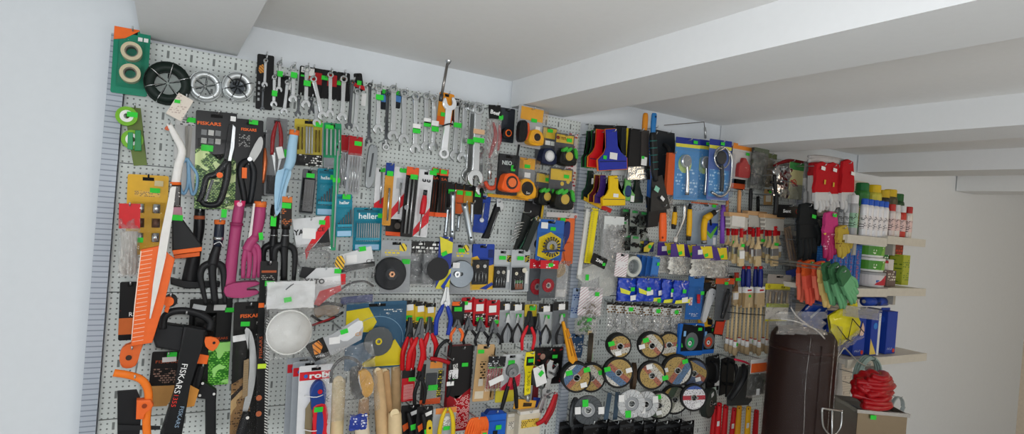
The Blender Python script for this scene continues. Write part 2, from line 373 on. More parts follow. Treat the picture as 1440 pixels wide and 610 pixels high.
def wrench(label, top, bot, w, d, mat=CHROME, tags=(), ring=.5, group='spanners hung along the top of the board', th=.006, what=None):
    s = T('combination_wrench', label, 'wrench', top, bot, w, d, group); R = s.W/2; H = s.H; r2 = R*ring*1.45
    s.disc('ring_end', .5, r2/H, r2, mat, th*1.3, .001, r2*.58, .001)
    hw = R*.42
    s.poly('shaft', [C2(s, -hw*1.05, r2*1.8), C2(s, hw*1.05, r2*1.8), C2(s, hw*.85, H*.5), C2(s, hw*1.1, H-R*1.9), C2(s, -hw*1.1, H-R*1.9), C2(s, -hw*.85, H*.5)], mat, th, 0, .0012)
    c = H-R; pts = []
    for k in range(19):
        a = math.radians(-52+15+ (284)*k/18); pts.append(C2(s, R*math.sin(a+PI-math.radians(0)+math.radians(0)+PI+math.radians(52)-math.radians(0)), c+R*math.cos(a+PI+PI+math.radians(52)))) if False else None
    pts = []
    for k in range(17):                                 # jaw: a C open at the bottom, canted 15 degrees
        a = math.radians(35+290*k/16)+math.radians(15); pts.append(C2(s, R*math.sin(a), c+R*math.cos(a)*1.0))
    n = R*.46; ca, sa = math.cos(math.radians(15)), math.sin(math.radians(15))
    for x, y in ((-n, R*.62), (-n, -R*.05), (-n*.5, -R*.38), (n*.5, -R*.38), (n, -R*.05), (n, R*.62)): pts.append(C2(s, x*ca+y*sa, c-x*sa+y*ca))
    s.poly('open_jaw', pts, mat, th*1.25, .001, .001)
    for v, col in tags: s.tagp(.5, v, col, s.W*.75, .014, .008)
    hook(top[0], top[1]+r2*300, d, what or label.split(' hung')[0].split(' with')[0]) if what != '' else None
    return s
def foil(s, n=4):
    pass
def lrect(s, part, cx, cy, w, h, mat, dd=.003, rot=0): return s.tagp(cx, cy, mat, w, h, dd, rot, part)
def coil(label, cx, cy, r_px, d, wire, mat, depth, rin=.62, turns=16, tie=CHROME, what=''):
    s = T('wire_coil', label, 'wire coil', (cx, cy-r_px), (cx, cy+r_px), 2*r_px, d); R = s.H/2; pts = []; x0, _y, z0 = s.q3(.5, .5)
    rnd = random.Random(cx)
    for k in range(turns*24+1):
        a = 2*PI*k/24; lay = k/(turns*24); rr = R*(rin+(1-rin)*(.5+.5*math.sin(lay*2*PI*3.3))); pts.append((x0+rr*math.cos(a), -depth*lay+rnd.uniform(-.0006, .0006), z0+rr*math.sin(a)))
    link('wire', sweep(pts, wire, 1, 5), mat, s.e, True)
    link('backing', lathe_y([(R*rin*.95, -depth*.5), (R*rin*.95, .0), (R*.93, 0), (R*.97, -depth*.5), (R*.93, -depth), (R*rin*.95, -depth), (R*rin*.95, -depth*.5)], x0, z0, 32), mat, s.e, True)
    for a in (.4, 1.4, 2.5, 3.5, 4.3, 5.4):
        ca, sa = math.cos(a), math.sin(a)
        link('tie', sweep(smooth_open([(x0+R*rin*.12*ca, -depth*.6, z0+R*rin*.12*sa), (x0+R*.75*ca, -depth-.004, z0+R*.75*sa), (x0+R*1.06*ca, -depth*.5, z0+R*1.06*sa), (x0+R*.75*ca, .002, z0+R*.75*sa), (x0+R*rin*.12*ca, -depth*.6, z0+R*rin*.12*sa)], 5), .0012, 1, 5), tie, s.e, True)
    return s
def pouch(name, label, cat, top, bot, w, d, film, header=None, hh=.2, thick=.012, group=None, amp=.003):
    'a soft bag hung by its header'
    s = T(name, label, cat, top, bot, w, d, group)
    s.film('bag_back', 0, 0, 1, 1, film, .0, amp*.4)
    s.film('bag_front', 0, hh*.6, 1, 1, film, thick*.6, amp, bulge=thick*.6)
    if header: s.rect('header', 0, 0, 1, hh, header, .0012, thick*.5+.003)
    return s
def flatbrush(label, top, bot, w, d, hand, tip=None, ferr=None, brist=None, group=None, tag=None, name='paint_brush', lab=True):
    s = T(name, label, 'brush', top, bot, w, d, group)
    s.poly('handle', [(.44, .02), (.56, .02), (.6, .1), (.57, .3), (.6, .4), (.9, .52), (.9, .58), (.1, .58), (.1, .52), (.4, .4), (.43, .3), (.4, .1)], hand, .008, .004, .0015, 3)
    if tip: s.rect('handle_tip', .32, 0, .68, .24, tip, .009, .005, .001)
    s.rect('ferrule', .03, .56, .97, .74, ferr or STEEL, .011, .0055, .001)
    s.poly('bristles', [(.06, .73), (.94, .73), (.99, .95), (.9, 1), (.1, 1), (.01, .95)], brist or stripes('#d9c7a0', '#b79d6c', .0016), .009, .0045)
    if lab: s.rect('paper_band', .05, .6, .95, .8, PAPER, .0008, .0068)
    if tag: s.tagp(.5, tag, None, s.W*.6, .012, .009)
    return s
def pliers(label, top, bot, w, d, grip, jaw=STEEL, kind='comb', group=None, parent=None, nm='pliers', tags=(), gr=.0065):
    s = T(nm, label, 'pliers', top, bot, w, d, group); H = s.H
    jl = .36 if kind != 'long' else .46
    tip = .02 if kind == 'long' else .07 if kind == 'comb' else .1
    tu = tip*H/s.W*.55
    jw = min(.2, .012/s.W)
    for sg in (-1, 1):
        s.poly('jaw', [(.5, 0), (.5+sg*tu*.8, .005), (.5+sg*max(jw*1.0, tu), jl*.55), (.5+sg*jw*1.5, jl), (.5+sg*jw*.6, jl*1.16), (.5, jl*1.1)], jaw, .008, .006 if sg > 0 else .004, .001)
        s.rod('handle', [(.5-sg*jw*.5, jl*1.0, .002), (.5-sg*.24, jl+.13, .004), (.5-sg*.43, jl+.33, .004), (.5-sg*.36, .99, .002)][::1], [gr*.55, gr*.95, gr, gr*.85], grip, .8)
    s.disc('pivot', .5, jl*.92, min(.006, s.W*.16), jaw, .004, .0085, 0, .0008, seg=16)
    for v in tags: s.tagp(.5, v, None, s.W*.5, .012, .013)
    return s
def tape(s, u, v, r, face, rim, name='tape_body', dd=.0, ring=None, center=None, deep=.03):
    'a tape measure: rounded case with a round boss; r metres'
    x, _y, z = s.q3(u, v, dd); bm_pts = []
    for ax, az in ((-1, -.9), (-1, .35), (-.75, .85), (-.1, 1.0), (.6, .8), (1.0, .2), (1.0, -.9)): bm_pts.append((x+r*ax, z+r*az))
    b = link(name, prism(smooth_closed(bm_pts, 4), -dd-deep, deep, r*.16), rim, s.e)
    link('boss', lathe_y([(0, -dd-deep-.002), (r*.66, -dd-deep-.002), (r*.72, -dd-deep), (r*.72, -dd-deep+.001), (0, -dd-deep+.001)], x, z+r*.02, 28), face, b)
    link('boss_label', lathe_y([(0, -dd-deep-.0028), (r*.48, -dd-deep-.0028), (r*.5, -dd-deep-.002), (0, -dd-deep-.002)], x, z+r*.02, 24), center or BLACK, b)
    return b
# ================================================================ first metre of board: gardening end
s = card('packing_tape_pack', 'blister pack of two clear tape rolls on a green card with orange corner', 'tape', (187, 41), (181, 133), 52, .03, m('#0d7f62', .4))
s.poly('card_corner', [(0, 0), (.72, 0), (.3, .16), (0, .2)], ORANGE, .0006, .001)
for v in (.37, .7): s.disc('tape_roll', .52, v, .021, m('#c9bd9e', .25), .03, .032, .0135); s.disc('roll_core', .52, v, .0134, m('#7f7a70', .6), .028, .028, .011)
s.blister(.12, .16, .88, .9, .036, CLEAR)
for u in (.72, .88): s.tagp(u, .14, PAPER, .009, .009, .002)
hook(187, 44, .03, 'green pack of tape rolls')
s = coil('black coated wire coil with silver ties, beside two galvanised coils', 236, 119, 29, .02, .0013, m('#15221d', .5), .036, .6, 20)
s.disc('wrapper_label', .5, .5, .027, m('#a9b3ae', .5), .0008, .002)
hook(237, 110, .02, 'black wire coil', mat=BLACK)
s = coil('galvanised wire coil hung beside the black wire coil', 288, 123, 21, .02, .0012, ZINC, .032, .66, 18); hook(290, 117, .02, 'galvanised coil beside the black coil', mat=BLACK)
s = coil('galvanised wire coil hung beside the spanner rows', 333, 124, 20, .02, .0012, ZINC, .04, .6, 18, m('#2a2b2c', .4)); s.disc('core', .5, .5, .017, m('#4e5357', .3, .6), .02, .01); hook(331, 118, .02, 'galvanised coil nearest the spanners', mat=BLACK)
s = T('price_card', 'beige handwritten price card leaning across the black wire coil', 'price card', (262, 136), (244, 165), 24, .068)
s.rect('paper', 0, 0, 1, 1, printed('#d9cfc2', '#b9a79c', 1.2, .5), .0006); s.tagp(.2, .35, None, .012, .008, .002)
hook(262, 138, .05, 'beige price card')
# green plant ties
s = T('plant_tie_pack', 'clear pack of green plant tie reels', 'plant ties', (188, 150), (196, 235), 0, .03)
s.poly('card', [(176, 150), (198, 152), (203, 205), (207, 232), (188, 233), (180, 190)], m('#5c6f26', .4), .0015, 0)
for cx, cy, r in ((178, 163, .022), (186, 196, .022)):
    s._c = (cx, cy); s.disc('reel', cx, cy, r, m('#6fae1c', .4), .016, .02, .007); s.disc('reel_label', cx, cy, r*.62, m('#e9e9e4', .5), .001, .0215, .006)
s.poly('tie_band', [(190, 183), (198, 183), (199, 212), (189, 212)], m('#0f7d43', .35), .012, .028, .001)
s.poly('tie_band', [(180, 186), (187, 186), (187, 211), (179, 209)], m('#1a8b52', .35), .012, .024, .001)
s.tagp(186, 161, None, dd=.024); hook(190, 151, .03, 'green plant ties')
# yellow card with metal fittings
s = card('door_fitting_pack', 'yellow card with brown and chrome fittings in a clear blister', 'door fittings', (209, 246), (205, 358), 58, .03, m('#d6a411', .4))
s.rect('print_lines', .18, .2, .8, .27, printed('#d6a411', '#5a4411', 2, .6), .0004, .0006)
s.tagp(.67, .19); s.tagp(.76, .1, m('#cdbf93', .6), .018, .013)
for u in (.34, .72):
    for k, v in enumerate((.42, .6, .78)): s.rod('fitting', [(u, v-.06, .016), (u, v+.05, .016)], .0085, CHROME if k != 1 else m('#5a3c2c', .3, .3), 1, 14, sm=0)
s.blister(.1, .34, .95, .95, .03, CLEAR); hook(209, 250, .03, 'yellow card of door fittings', mat=BLACK)
s = pouch('rope_pack', 'white rope hank in a clear bag with red header', 'rope', (183, 286), (181, 388), 30, .075, BAG, RED, .34, .02)
for k in range(5): s.rod('rope', [(.15+.16*k, .38, .008), (.22+.14*k, .6, .014), (.13+.17*k, .85, .01), (.25+.12*k, .97, .008)], .0042, m('#c9c6bf', .8, 0, .15), 1, 7)
s.tagp(.9, .5); hook(183, 289, .075, 'bag of white rope')
# white-handled scraper
s = T('garden_scraper', 'white bent-handled scraper with black blade guard and orange edge', 'scraper', (238, 172), (262, 362), 0, .085)
s.rod('handle', [(237, 173), (246, 190), (256, 211), (251, 233), (247, 258)], [.0055, .0075, .0085, .0095, .0095], m('#e4e2de', .4), .8, 12)
s.rod('collar', [(247, 256), (247, 260)], .0115, ORANGE, .85, 12, sm=0); s.rod('hang_loop', [(239, 176, .0), (233, 181, 0), (240, 182, 0)], .0028, m('#cf6a4a', .5))
s.poly('grip_label', [(241, 260), (255, 260), (254, 291), (243, 291)], printed('#251c18', '#b0aaa4', 1.4, .42), .02, .01, .003)
s.poly('grip', [(243, 291), (256, 291), (257, 310), (243, 310)], m('#b58190', .5), .018, .009, .003)
s.poly('blade_guard', [(242, 308), (257, 308), (284, 345), (283, 351), (242, 352)], m('#191a1b', .5), .02, .01, .003)
s.poly('guard_edge', [(242, 352), (284, 347), (284, 353), (244, 358)], ORANGE, .018, .012, .001); s.poly('guard_edge', [(244, 359), (281, 354), (281, 360), (246, 364)], m('#cf5a1d', .45), .016, .01, .001)
s.tagp(249, 306, None, .024, .013, .013); hook(238, 175, .085, 'white-handled scraper')
# scissors on grey card
s = card('scissors_pack', 'light blue scissors cable-tied to a grey card', 'scissors', (262, 165), (258, 275), 31, .04, printed('#a9aaa8', '#5e605f', 1.3, .36))
s.rect('title_line', .06, .04, .92, .1, printed('#b9bab8', '#222222', 1.1, .7), .0005, .0008)
s.poly('blade', [(.45, .12), (.6, .1), (.66, .5), (.55, .58)], m('#77756f', .5, .3), .0025, .006); s.poly('blade', [(.66, .1), (.8, .13), (.72, .52), (.6, .56)], m('#85837d', .5, .3), .0025, .009)
for a in ([(.6, .52), (.35, .62), (.3, .85), (.5, .98), (.68, .85), (.66, .62)], [(.6, .52), (.78, .6), (1.08, .72), (1.08, .9), (.9, .98), (.76, .82), (.66, .58)]): s.rod('handle', [(u, v, .01) for u, v in a]+[(a[0][0], a[0][1], .01)], .0036, m('#7fa9c9', .4))
s.tagp(.75, .03); hook(263, 167, .04, 'grey card of blue scissors')
# large shears pack
leafy = printed('#35562a', '#a9c97a', 1.5, .6, .4, '#cfe0a0')
s = card('garden_shears_pack', 'large black pack of grass shears over a green leaf print', 'shears', (305, 157), (302, 294), 58, .05, m('#161718', .35))
s.poly('leaf_print', [(0, .4), (.15, .36), (.4, .44), (.6, .5), (.8, .42), (1, .5), (1, 1), (0, 1)], leafy, .0005, .0006); s.text('FISKARS', .32, .13, .008, m('#ea6a2a', .5), .0012, .052, bold=.03)
for i in range(3):
    for j in range(2): s.tagp(.2+.17*i, .22+.085*j, m('#b9b9b6', .5) if (i+j) % 2 else m('#77797a', .5), .012, .013, .001, 0, 'pictogram')
s.poly('blade', [(.88, .12), (.96, .15), (.93, .36), (.84, .54), (.76, .56), (.84, .36)], STEEL, .003, .016, .0008)
s.poly('blade_back', [(.78, .13), (.88, .1), (.84, .36), (.74, .58), (.66, .56)], m('#141517', .4), .004, .012, .001); s.rod('handle', [(.78, .5, .018), (.78, .62, .018), (.7, .8, .018), (.56, .94, .018), (.25, .95, .018), (.12, .88, .018)], [.008, .009, .008, .008, .007, .006], m('#15171a', .35), .9, 10)
s.rod('handle', [(.78, .5, .02), (.5, .64, .02), (.28, .68, .02), (.2, .82, .02), (.1, .93, .02)], [.008, .008, .007, .007, .006], m('#1c1e21', .35), .9, 10)
s.rod('inner_grip', [(.42, .7, .024), (.34, .8, .024), (.25, .92, .024)], .0035, m('#6a6d70', .4)); s.disc('lock_button', .58, .65, .007, ORANGE, .006, .032, seg=14)
s.tagp(.28, .38, None, .026, .015, .008); s.tagp(.9, .06, PAPER, .012, .012); s.blister(.06, .28, .96, .97, .032, CLEAR); hook(307, 160, .05, 'shears pack')
# pruners packs
s = card('pruner_pack', 'black pack of bypass pruners with silver blade beside the shears pack', 'pruners', (352, 168), (349, 290), 38, .045, m('#131415', .35))
s.text('FISKARS', .45, .12, .007, m('#ea6a2a', .5), .0012, .036, bold=.03); s.rect('pictogram_print', .1, .18, .5, .32, printed('#131415', '#9b9b99', 1.6, .6), .0005, .0008); s.tagp(.62, .03)
s.poly('blade', [(.82, .2), (.98, .24), (.9, .36), (.55, .52), (.42, .46)], m('#b4b5b3', .5, .3), .003, .012, .001, 3)
s.rod('handle', [(.5, .46, .014), (.22, .52, .014), (.16, .64, .014), (.28, .82, .014), (.36, .97, .014)], [.006, .009, .0085, .0075, .006], m('#15171a', .4), .9, 10); s.rod('handle', [(.5, .46, .01), (.66, .6, .01), (.62, .8, .01), (.55, .97, .01)], [.006, .008, .007, .006], m('#1d2023', .4), .9, 10)
s.rect('orange_inlay', .2, .56, .38, .68, ORANGE, .003, .024); s.disc('pivot', .48, .46, .0055, CHROME, .004, .022, seg=14); hook(352, 171, .045, 'bypass pruners pack')
s = card('pruner_pack', 'narrow black pack showing copper tool edges, between pruners and red clippers', 'pruners', (373, 186), (369, 275), 16, .03, m('#16181a', .35))
s.rod('tool_body', [(.5, .25, .008), (.55, .5, .01), (.45, .8, .008)], [.003, .006, .004], m('#b5623a', .3, .5)); hook(373, 188, .03, 'narrow copper tool pack')
s = card('clipper_pack', 'clear blister of red-handled clippers with a curled white label', 'clippers', (390, 166), (386, 275), 30, .035, m('#77797a', .3))
for u, k in ((.3, -1), (.68, 1)):
    s.rod('handle', [(.5+k*.05, .05, .012), (u, .25, .012), (u-.02, .48, .012)], [.003, .0055, .004], m('#8f1c20', .35), .9, 10); s.poly('blade', [(u-.05, .45), (u+.12, .45), (.5+k*.03, .75)], STEEL, .003, .014)
s.tagp(.62, .45, PAPER, .016, .03, .026, .3, 'paper_label'); s.rect('black_insert', .1, .74, .9, .98, m('#202224', .4), .006, .007); s.tagp(.9, .45, None, .008, .02, .02)
s.blister(.04, .03, .96, .98, .03, CLEAR); hook(391, 168, .035, 'red clippers blister')
# light blue trowel
s = T('hand_trowel', 'light blue plastic hand trowel with orange cap', 'trowel', (413, 184), (389, 302), 0, .085)
LB = m('#9dc3da', .4)
s.rod('handle', [(414, 186), (411, 205), (409, 225), (404, 238)], [.0105, .012, .0125, .0105], LB, .85, 12); s.rod('end_cap', [(414.4, 183), (413.6, 190)], .0125, m('#dd6f31', .45), .85, 12, sm=0)
s.poly('blade', [(406, 232), (410, 243), (404, 262), (399, 285), (391, 302), (387, 300), (386, 270), (389, 242), (398, 238)], LB, .004, .004, .0015, 3)
s.rod('blade_rib', [(404, 238, .006), (397, 262, .007), (390, 296, .005)], [.006, .004, .002], m('#8bb5d0', .4)); hook(413, 186, .085, 'light blue trowel')
# drill sets
def bits(s, us, v0, v1, r, mat, dd=.007, jit=0.0):
    for i, u in enumerate(us): s.rod('drill_bit', [(u, v0+jit*(i % 3), dd), (u, v1, dd)], r*(1-.4*i/max(1, len(us))), mat, 1, 8, sm=0)
TWIST = stripes('#c5c9ca', '#7e8486', .0035, 1.1, .5, .3)
TWISTD = stripes('#6d7072', '#2d2f31', .0035, 1.1, .5, .35)
s = card('drill_bit_set', 'yellow-backed drill bit set with black foot', 'drill bits', (434, 168), (433, 233), 39, .04, m('#b5a436', .35))
bits(s, (.12, .26), .18, .66, .0026, m('#6e5c2c', .35, .5)); bits(s, (.42, .52, .62), .16, .74, .0028, TWIST); bits(s, (.76, .88), .22, .7, .0026, m('#7d6a2c', .35, .5))
s.rect('foot_strip', 0, .76, 1, 1, printed('#121212', '#d7d7d2', 1.0, .5), .004, .006); s.tagp(.84, .1, None, .024, .012); s.blister(.04, .12, .96, .98, .012, CLEAR); hook(434, 170, .04, 'yellow drill bit set')
s = card('drill_bit_set', 'green-backed drill bit set with a row of silver bits', 'drill bits', (468, 173), (467, 236), 25, .05, m('#1d8a5b', .35))
bits(s, (.15, .38, .62, .84), .14, .72, .0026, TWIST); s.tagp(.3, .1); s.rect('foot_strip', 0, .78, 1, 1, m('#7b8084', .4), .003, .004); s.blister(.04, .1, .96, .98, .012, CLEAR); hook(468, 175, .05, 'green drill bit set')
s = card('long_bit_pack', 'long thin green sleeve with one long masonry bit', 'drill bit', (475, 200), (468, 352), 8, .055, m('#2b9a6a', .35)); bits(s, (.5,), .08, .97, .0022, TWIST); s.tagp(.5, .35, None, .02, .012); hook(475, 202, .055, 'long thin green sleeve')
for k, (a, b, lab) in enumerate((((486, 190), (484, 262), 'clear sleeve of long rod bits with red header, behind its twin'), ((501, 192), (495, 272), 'clear sleeve of long rod bits with red header, in front of its twin'))):
    s = card('rod_bit_pack', lab, 'drill bits', a, b, 19, .03+.022*k, m('#a7abb0', .3)); s.rect('header', 0, 0, 1, .33, m('#a3141b', .4), .001, .002)
    bits(s, (.2, .4, .6, .8), .36, .98, .0019, CHROME, .006); s.tagp(.65, .12, None, .02, .012) if k else None; s.film('sleeve', 0, .3, 1, 1, BAG, .012, .002); hook(a[0], a[1]+2, .03+.022*k, lab.split(',')[0]+(' in front' if k else ' behind'))
s = card('bit_case', 'smoky grey case of drill bits hung below the yellow set', 'drill bits', (436, 238), (430, 300), 20, .05, m('#55585b', .3)); bits(s, (.25, .45, .65, .82), .3, .68, .002, STEEL); s.tagp(.55, .14); s.rect('print_block', .1, .72, .9, .95, printed('#3a3d40', '#9ea2a5', 2, .55), .0005, .001); s.blister(.05, .2, .95, .98, .011, clear('#999c9f', .16)); hook(436, 240, .05, 'grey case of bits')
TEAL = m('#0f7d94', .35)
def heller(lab, a, b, w, d, n, tags=(), slant=True, wtx=.8):
    s = card('masonry_bit_set', lab, 'drill bits', a, b, w, d, TEAL)
    s.text('heller', .5, .2, s.W*.2, m('#e6f3f5', .5), .0016, s.W*wtx*.75, bold=.02); s.rect('top_line', .1, .05, .9, .11, m('#0a5f73', .4), .0005, .0008)
    for i in range(n):
        u = .12+.76*i/(n-1); s.rod('drill_bit', [(u, (.66-.3*i/(n-1)) if slant else .36, .006), (u, .78, .006)], .0013+.0009*i/n, TWISTD if slant else TWIST, 1, 7, sm=0)
    s.rect('rack', .06, .7, .94, .76, m('#2b93ab', .4), .006, .008); s.rect('foot_label', .08, .86, .92, .98, m('#9cc3df', .5), .0005, .0008)
    for u, v in tags: s.tagp(u, v, None, .022, .013, .008)
    s.blister(.04, .3, .96, .84, .013, CLEAR); hook(a[0], a[1]+2, d, lab.split(' set')[0]+' set'); return s
heller('teal masonry bit set half behind a smaller teal set', (459, 237), (456, 303), 24, .03, 6, [(.95, .18)])
heller('small teal masonry bit set hanging lowest under the red headers', (484, 273), (484, 333), 23, .062, 6, [(.6, .06)])
heller('wide teal masonry bit set with many grey bits', (518, 292), (516, 352), 40, .03, 11, [(.95, .18)], False, .9)
# ================================================================ hand tools, saws and axe below the scraper
PINK = m('#a53d6b', .4); PINKD = m('#8d2f58', .4)
s = T('hand_hoe', 'black plastic hand hoe with an L-shaped foot behind the black fork', 'hoe', (281, 294), (266, 400), 0, .03)
s.rod('handle', [(281, 294), (280, 320), (277, 342)], [.0115, .0125, .011], m('#141518', .35), .9, 12); s.rod('shaft', [(277, 340), (271, 370), (266, 398)], [.0125, .016, .018], m('#17181a', .45), .7, 10)
s.poly('foot', [(240, 392), (262, 397), (310, 397), (309, 404), (262, 406), (240, 400)], m('#17181a', .45), .035, .02, .003); s.rod('band', [(280.5, 303), (280.3, 308)], .0127, m('#a85736', .4), .9, 12, sm=0); hook(281, 297, .03, 'black hand hoe')
s = T('hand_fork', 'black three-tined hand fork with orange ring and chrome band', 'fork', (309, 310), (303, 428), 0, .075)
BK = m('#191a1c', .42)
s.rod('handle', [(309, 312), (308, 328), (306, 346)], [.0105, .0115, .010], m('#1b2230', .28), .9, 12); s.rod('ring', [(309.2, 309), (309, 315)], .0125, m('#d4682c', .45), .9, 12, sm=0); s.rod('chrome_band', [(307.5, 333), (307.3, 337)], .0122, CHROME, .9, 12, sm=0)
s.rod('neck', [(306, 345), (302, 358), (299, 372)], [.009, .011, .013], BK, .8, 10)
for pts in ([(299, 370), (287, 374), (282, 386), (285, 405), (290, 428)], [(299, 370), (299, 390), (303, 428)], [(299, 370), (311, 373), (315, 386), (315, 405), (317, 427)]): s.rod('tine', pts, [.010, .0085, .0075, .006, .0045][:len(pts)], BK, .6, 8)
s.rod('wire_tie', [(300, 344, .012), (309, 340, .014), (314, 348, .012)], .0016, CHROME); s.tagp(315, 300, None, .012, .02, .01); hook(309, 311, .075, 'black fork with the chrome band')
s = T('hand_hoe', 'pink plastic hand hoe with an L-shaped foot', 'hoe', (337, 285), (322, 413), 0, .07)
s.rod('handle', [(337, 287), (335, 300), (333, 314)], [.0115, .013, .0125], PINK, .9, 12); s.rod('end_cap', [(337.4, 282), (337, 289)], .013, m('#d9386a', .4), .9, 12, sm=0); s.rod('collar', [(333, 313), (332.6, 317)], .0155, PINKD, .9, 12, sm=0)
s.rod('shaft', [(332.5, 316), (328, 350), (324, 385), (321, 412)], [.0135, .0135, .0145, .0155], PINK, .7, 10)
s.poly('foot', [(316, 404), (330, 398), (362, 396), (363, 401), (335, 408), (362, 408), (362, 414), (340, 419), (318, 417)], PINK, .03, .02, .003, 2); s.disc('cap_ring', 337, 287, .006, m('#f0a9c0', .4), .003, .016); hook(337, 285, .07, 'pink hand hoe')
s = T('hand_fork', 'pink hand fork with orange cap and a white paper slip', 'fork', (367, 284), (345, 392), 0, .085)
s.rod('handle', [(366, 290), (364, 310), (359, 334)], [.0135, .014, .012], PINK, .9, 12); s.rod('end_cap', [(366.4, 283), (366, 291)], .0145, m('#df7132', .45), .9, 12, sm=0)
s.rod('neck', [(359, 332), (352, 342), (347, 352)], [.012, .012, .012], PINK, .8, 10)
for pts in ([(347, 350), (343, 365), (342, 391)], [(350, 350), (351, 370), (349, 391)], [(354, 347), (359, 360), (357, 391)], [(356, 344), (364, 352), (364, 390)]): s.rod('tine', pts, [.008, .006, .005], PINK, .6, 8)
s.poly('paper_slip', [(356, 286), (359, 286), (354, 330), (349, 335), (353, 310)], m('#d8d2cf', .6), .0008, .016); s.tagp(367, 332, None, .01, .018, .016, .2); hook(367, 284, .085, 'pink hand fork')
for k, (dx, d, lab, hl) in enumerate(((-16, .04, 'black hand fork half hidden behind an identical fork', 'rear black fork'), (0, .08, 'black hand fork with orange printed handle sleeve and green price tag', 'front black fork'))):
    s = T('hand_fork', lab, 'fork', (404+dx, 278+8*(k == 0)), (400+dx, 394), 0, d)
    s.rod('handle', [(404+dx, 280+8*(k == 0)), (403+dx, 300), (402+dx, 322)], [.011, .0125, .0105], m('#1a1512', .35), .85, 12)
    if k: s.poly('handle_sleeve', [(397, 276), (411, 277), (410, 317), (396, 316)], printed('#241a14', '#b5622f', 1.2, .5), .003, .016); s.poly('sleeve_top', [(397, 276), (411, 277), (411, 285), (397, 284)], m('#cf7436', .5), .001, .017); s.tagp(403, 289, None, .022, .014, .02)
    s.rod('neck', [(402+dx, 320), (401+dx, 335), (400+dx, 347)], [.008, .010, .012], BK, .8, 10); s.rod('band', [(401.4+dx, 330), (401.3+dx, 331.5)], .0105, CHROME, .85, 10, sm=0)
    for pts in ([(400, 344), (389, 348), (386, 360), (388, 388)], [(400, 344), (400, 365), (400, 394)], [(400, 344), (411, 348), (415, 360), (413, 394)]): s.rod('tine', [(a+dx, b) for a, b in pts], [.010, .0085, .007, .005][:len(pts)], BK, .6, 8)
    hook(404+dx, 279+8*(k == 0), d, hl)
s = T('leaf_tag', 'small green paper tag hung behind the black forks', 'price tag', (385, 304), (384, 318), 8, .1); s.rect('paper', 0, 0, 1, 1, m('#35d23a', .6), .0006); hook(385, 305, .1, 'small green paper tag')
s = card('blade_pack', 'narrow black card with orange print standing in front of the fork tines', 'blades', (379, 367), (376, 432), 25, .10, m('#161616', .35))
s.rect('title_line', .08, .2, .92, .25, m('#a4502a', .5), .0005, .0008); s.rect('pictogram_print', .08, .3, .85, .42, printed('#161616', '#8f8d88', 1.4, .6), .0005, .0008); s.tagp(.55, .48, None, .022, .013); s.rect('corner_patch', 0, .9, .3, 1, ORANGE, .0005, .0008); hook(379, 370, .1, 'narrow black card over the fork')
# orange saw in a sheath
s = T('hand_saw', 'orange toothed saw sheath with a long white spine', 'saw', (240, 262), (199, 486), 0, .13)
s.poly('sheath', [(198, 351), (226, 345), (237, 357), (246, 364), (230, 430), (214, 482), (184, 487), (189, 430)], m('#e8672a', .45), .012, 0, .002)
s.poly('spine', [(240, 262), (248, 262), (243, 300), (233, 362), (222, 410), (212, 448), (210, 448), (215, 400), (226, 330)], m('#e0ddd8', .45), .008, .008, .002)
for k in range(22):
    y = 354+6*k; xl = 198-(y-351)*.105; s.poly('printed_tooth', [(xl+1.5, y), (xl+17, y-2.6), (xl+17, y-1.9), (xl+1.5, y+.9)], m('#f1c3a8', .5), .0004, .0006)
s.poly('printed_edge', [(197.6, 353), (199, 353), (190, 430), (185.5, 478), (184.5, 478), (188.6, 430)], m('#f3dccb', .5), .0004, .0006); hook(240, 263, .13, 'orange saw sheath')
s = T('hand_saw', 'orange saw grip with a bolt hole, its tip below the toothed sheath', 'saw', (190, 470), (180, 516), 0, .1)
s.poly('grip', [(176, 486), (200, 482), (197, 496), (190, 515), (172, 517), (168, 500)], m('#d9652c', .45), .02, 0, .003, 3); s.disc('bolt', 181, 503, .006, m('#3b2a22', .4), .002, .002); hook(186, 489, .1, 'orange saw grip')
s = card('saw_blade_pack', 'black and orange pack behind the orange saw sheath', 'saw blade', (184, 396), (181, 478), 30, .02, printed('#141415', '#4b2019', .8, .35)); s.rect('orange_band', 0, .62, 1, .9, m('#c9652b', .5), .0005, .0008); s.text('RS', .62, .56, .010, WHITE, .0012); hook(184, 399, .02, 'black and orange saw pack')
s = T('bow_saw', 'orange D-handled bow saw with black side plate', 'saw', (180, 526), (200, 612), 0, .12)
s.rod('frame', [(160, 524), (180, 527), (198, 533), (207, 545), (209, 562), (206, 590), (207, 615)], .0085, m('#ef7a23', .42), .7, 10); s.poly('clamp', [(192, 563), (212, 562), (216, 570), (212, 577), (203, 578), (202, 590), (191, 590)], m('#ea6a2c', .45), .02, .012, .003)
s.disc('clamp_bolt', 203, 571, .005, m('#8e3a1b', .4), .003, .014); s.poly('side_plate', [(165, 550), (192, 548), (200, 566), (196, 615), (165, 615)], BLACK, .006, -.01, .001); s.poly('blade', [(165, 597), (226, 599), (225, 604), (165, 605)], m('#2a2b2d', .4, .4), .002, -.004); hook(190, 529, .12, 'orange bow saw')
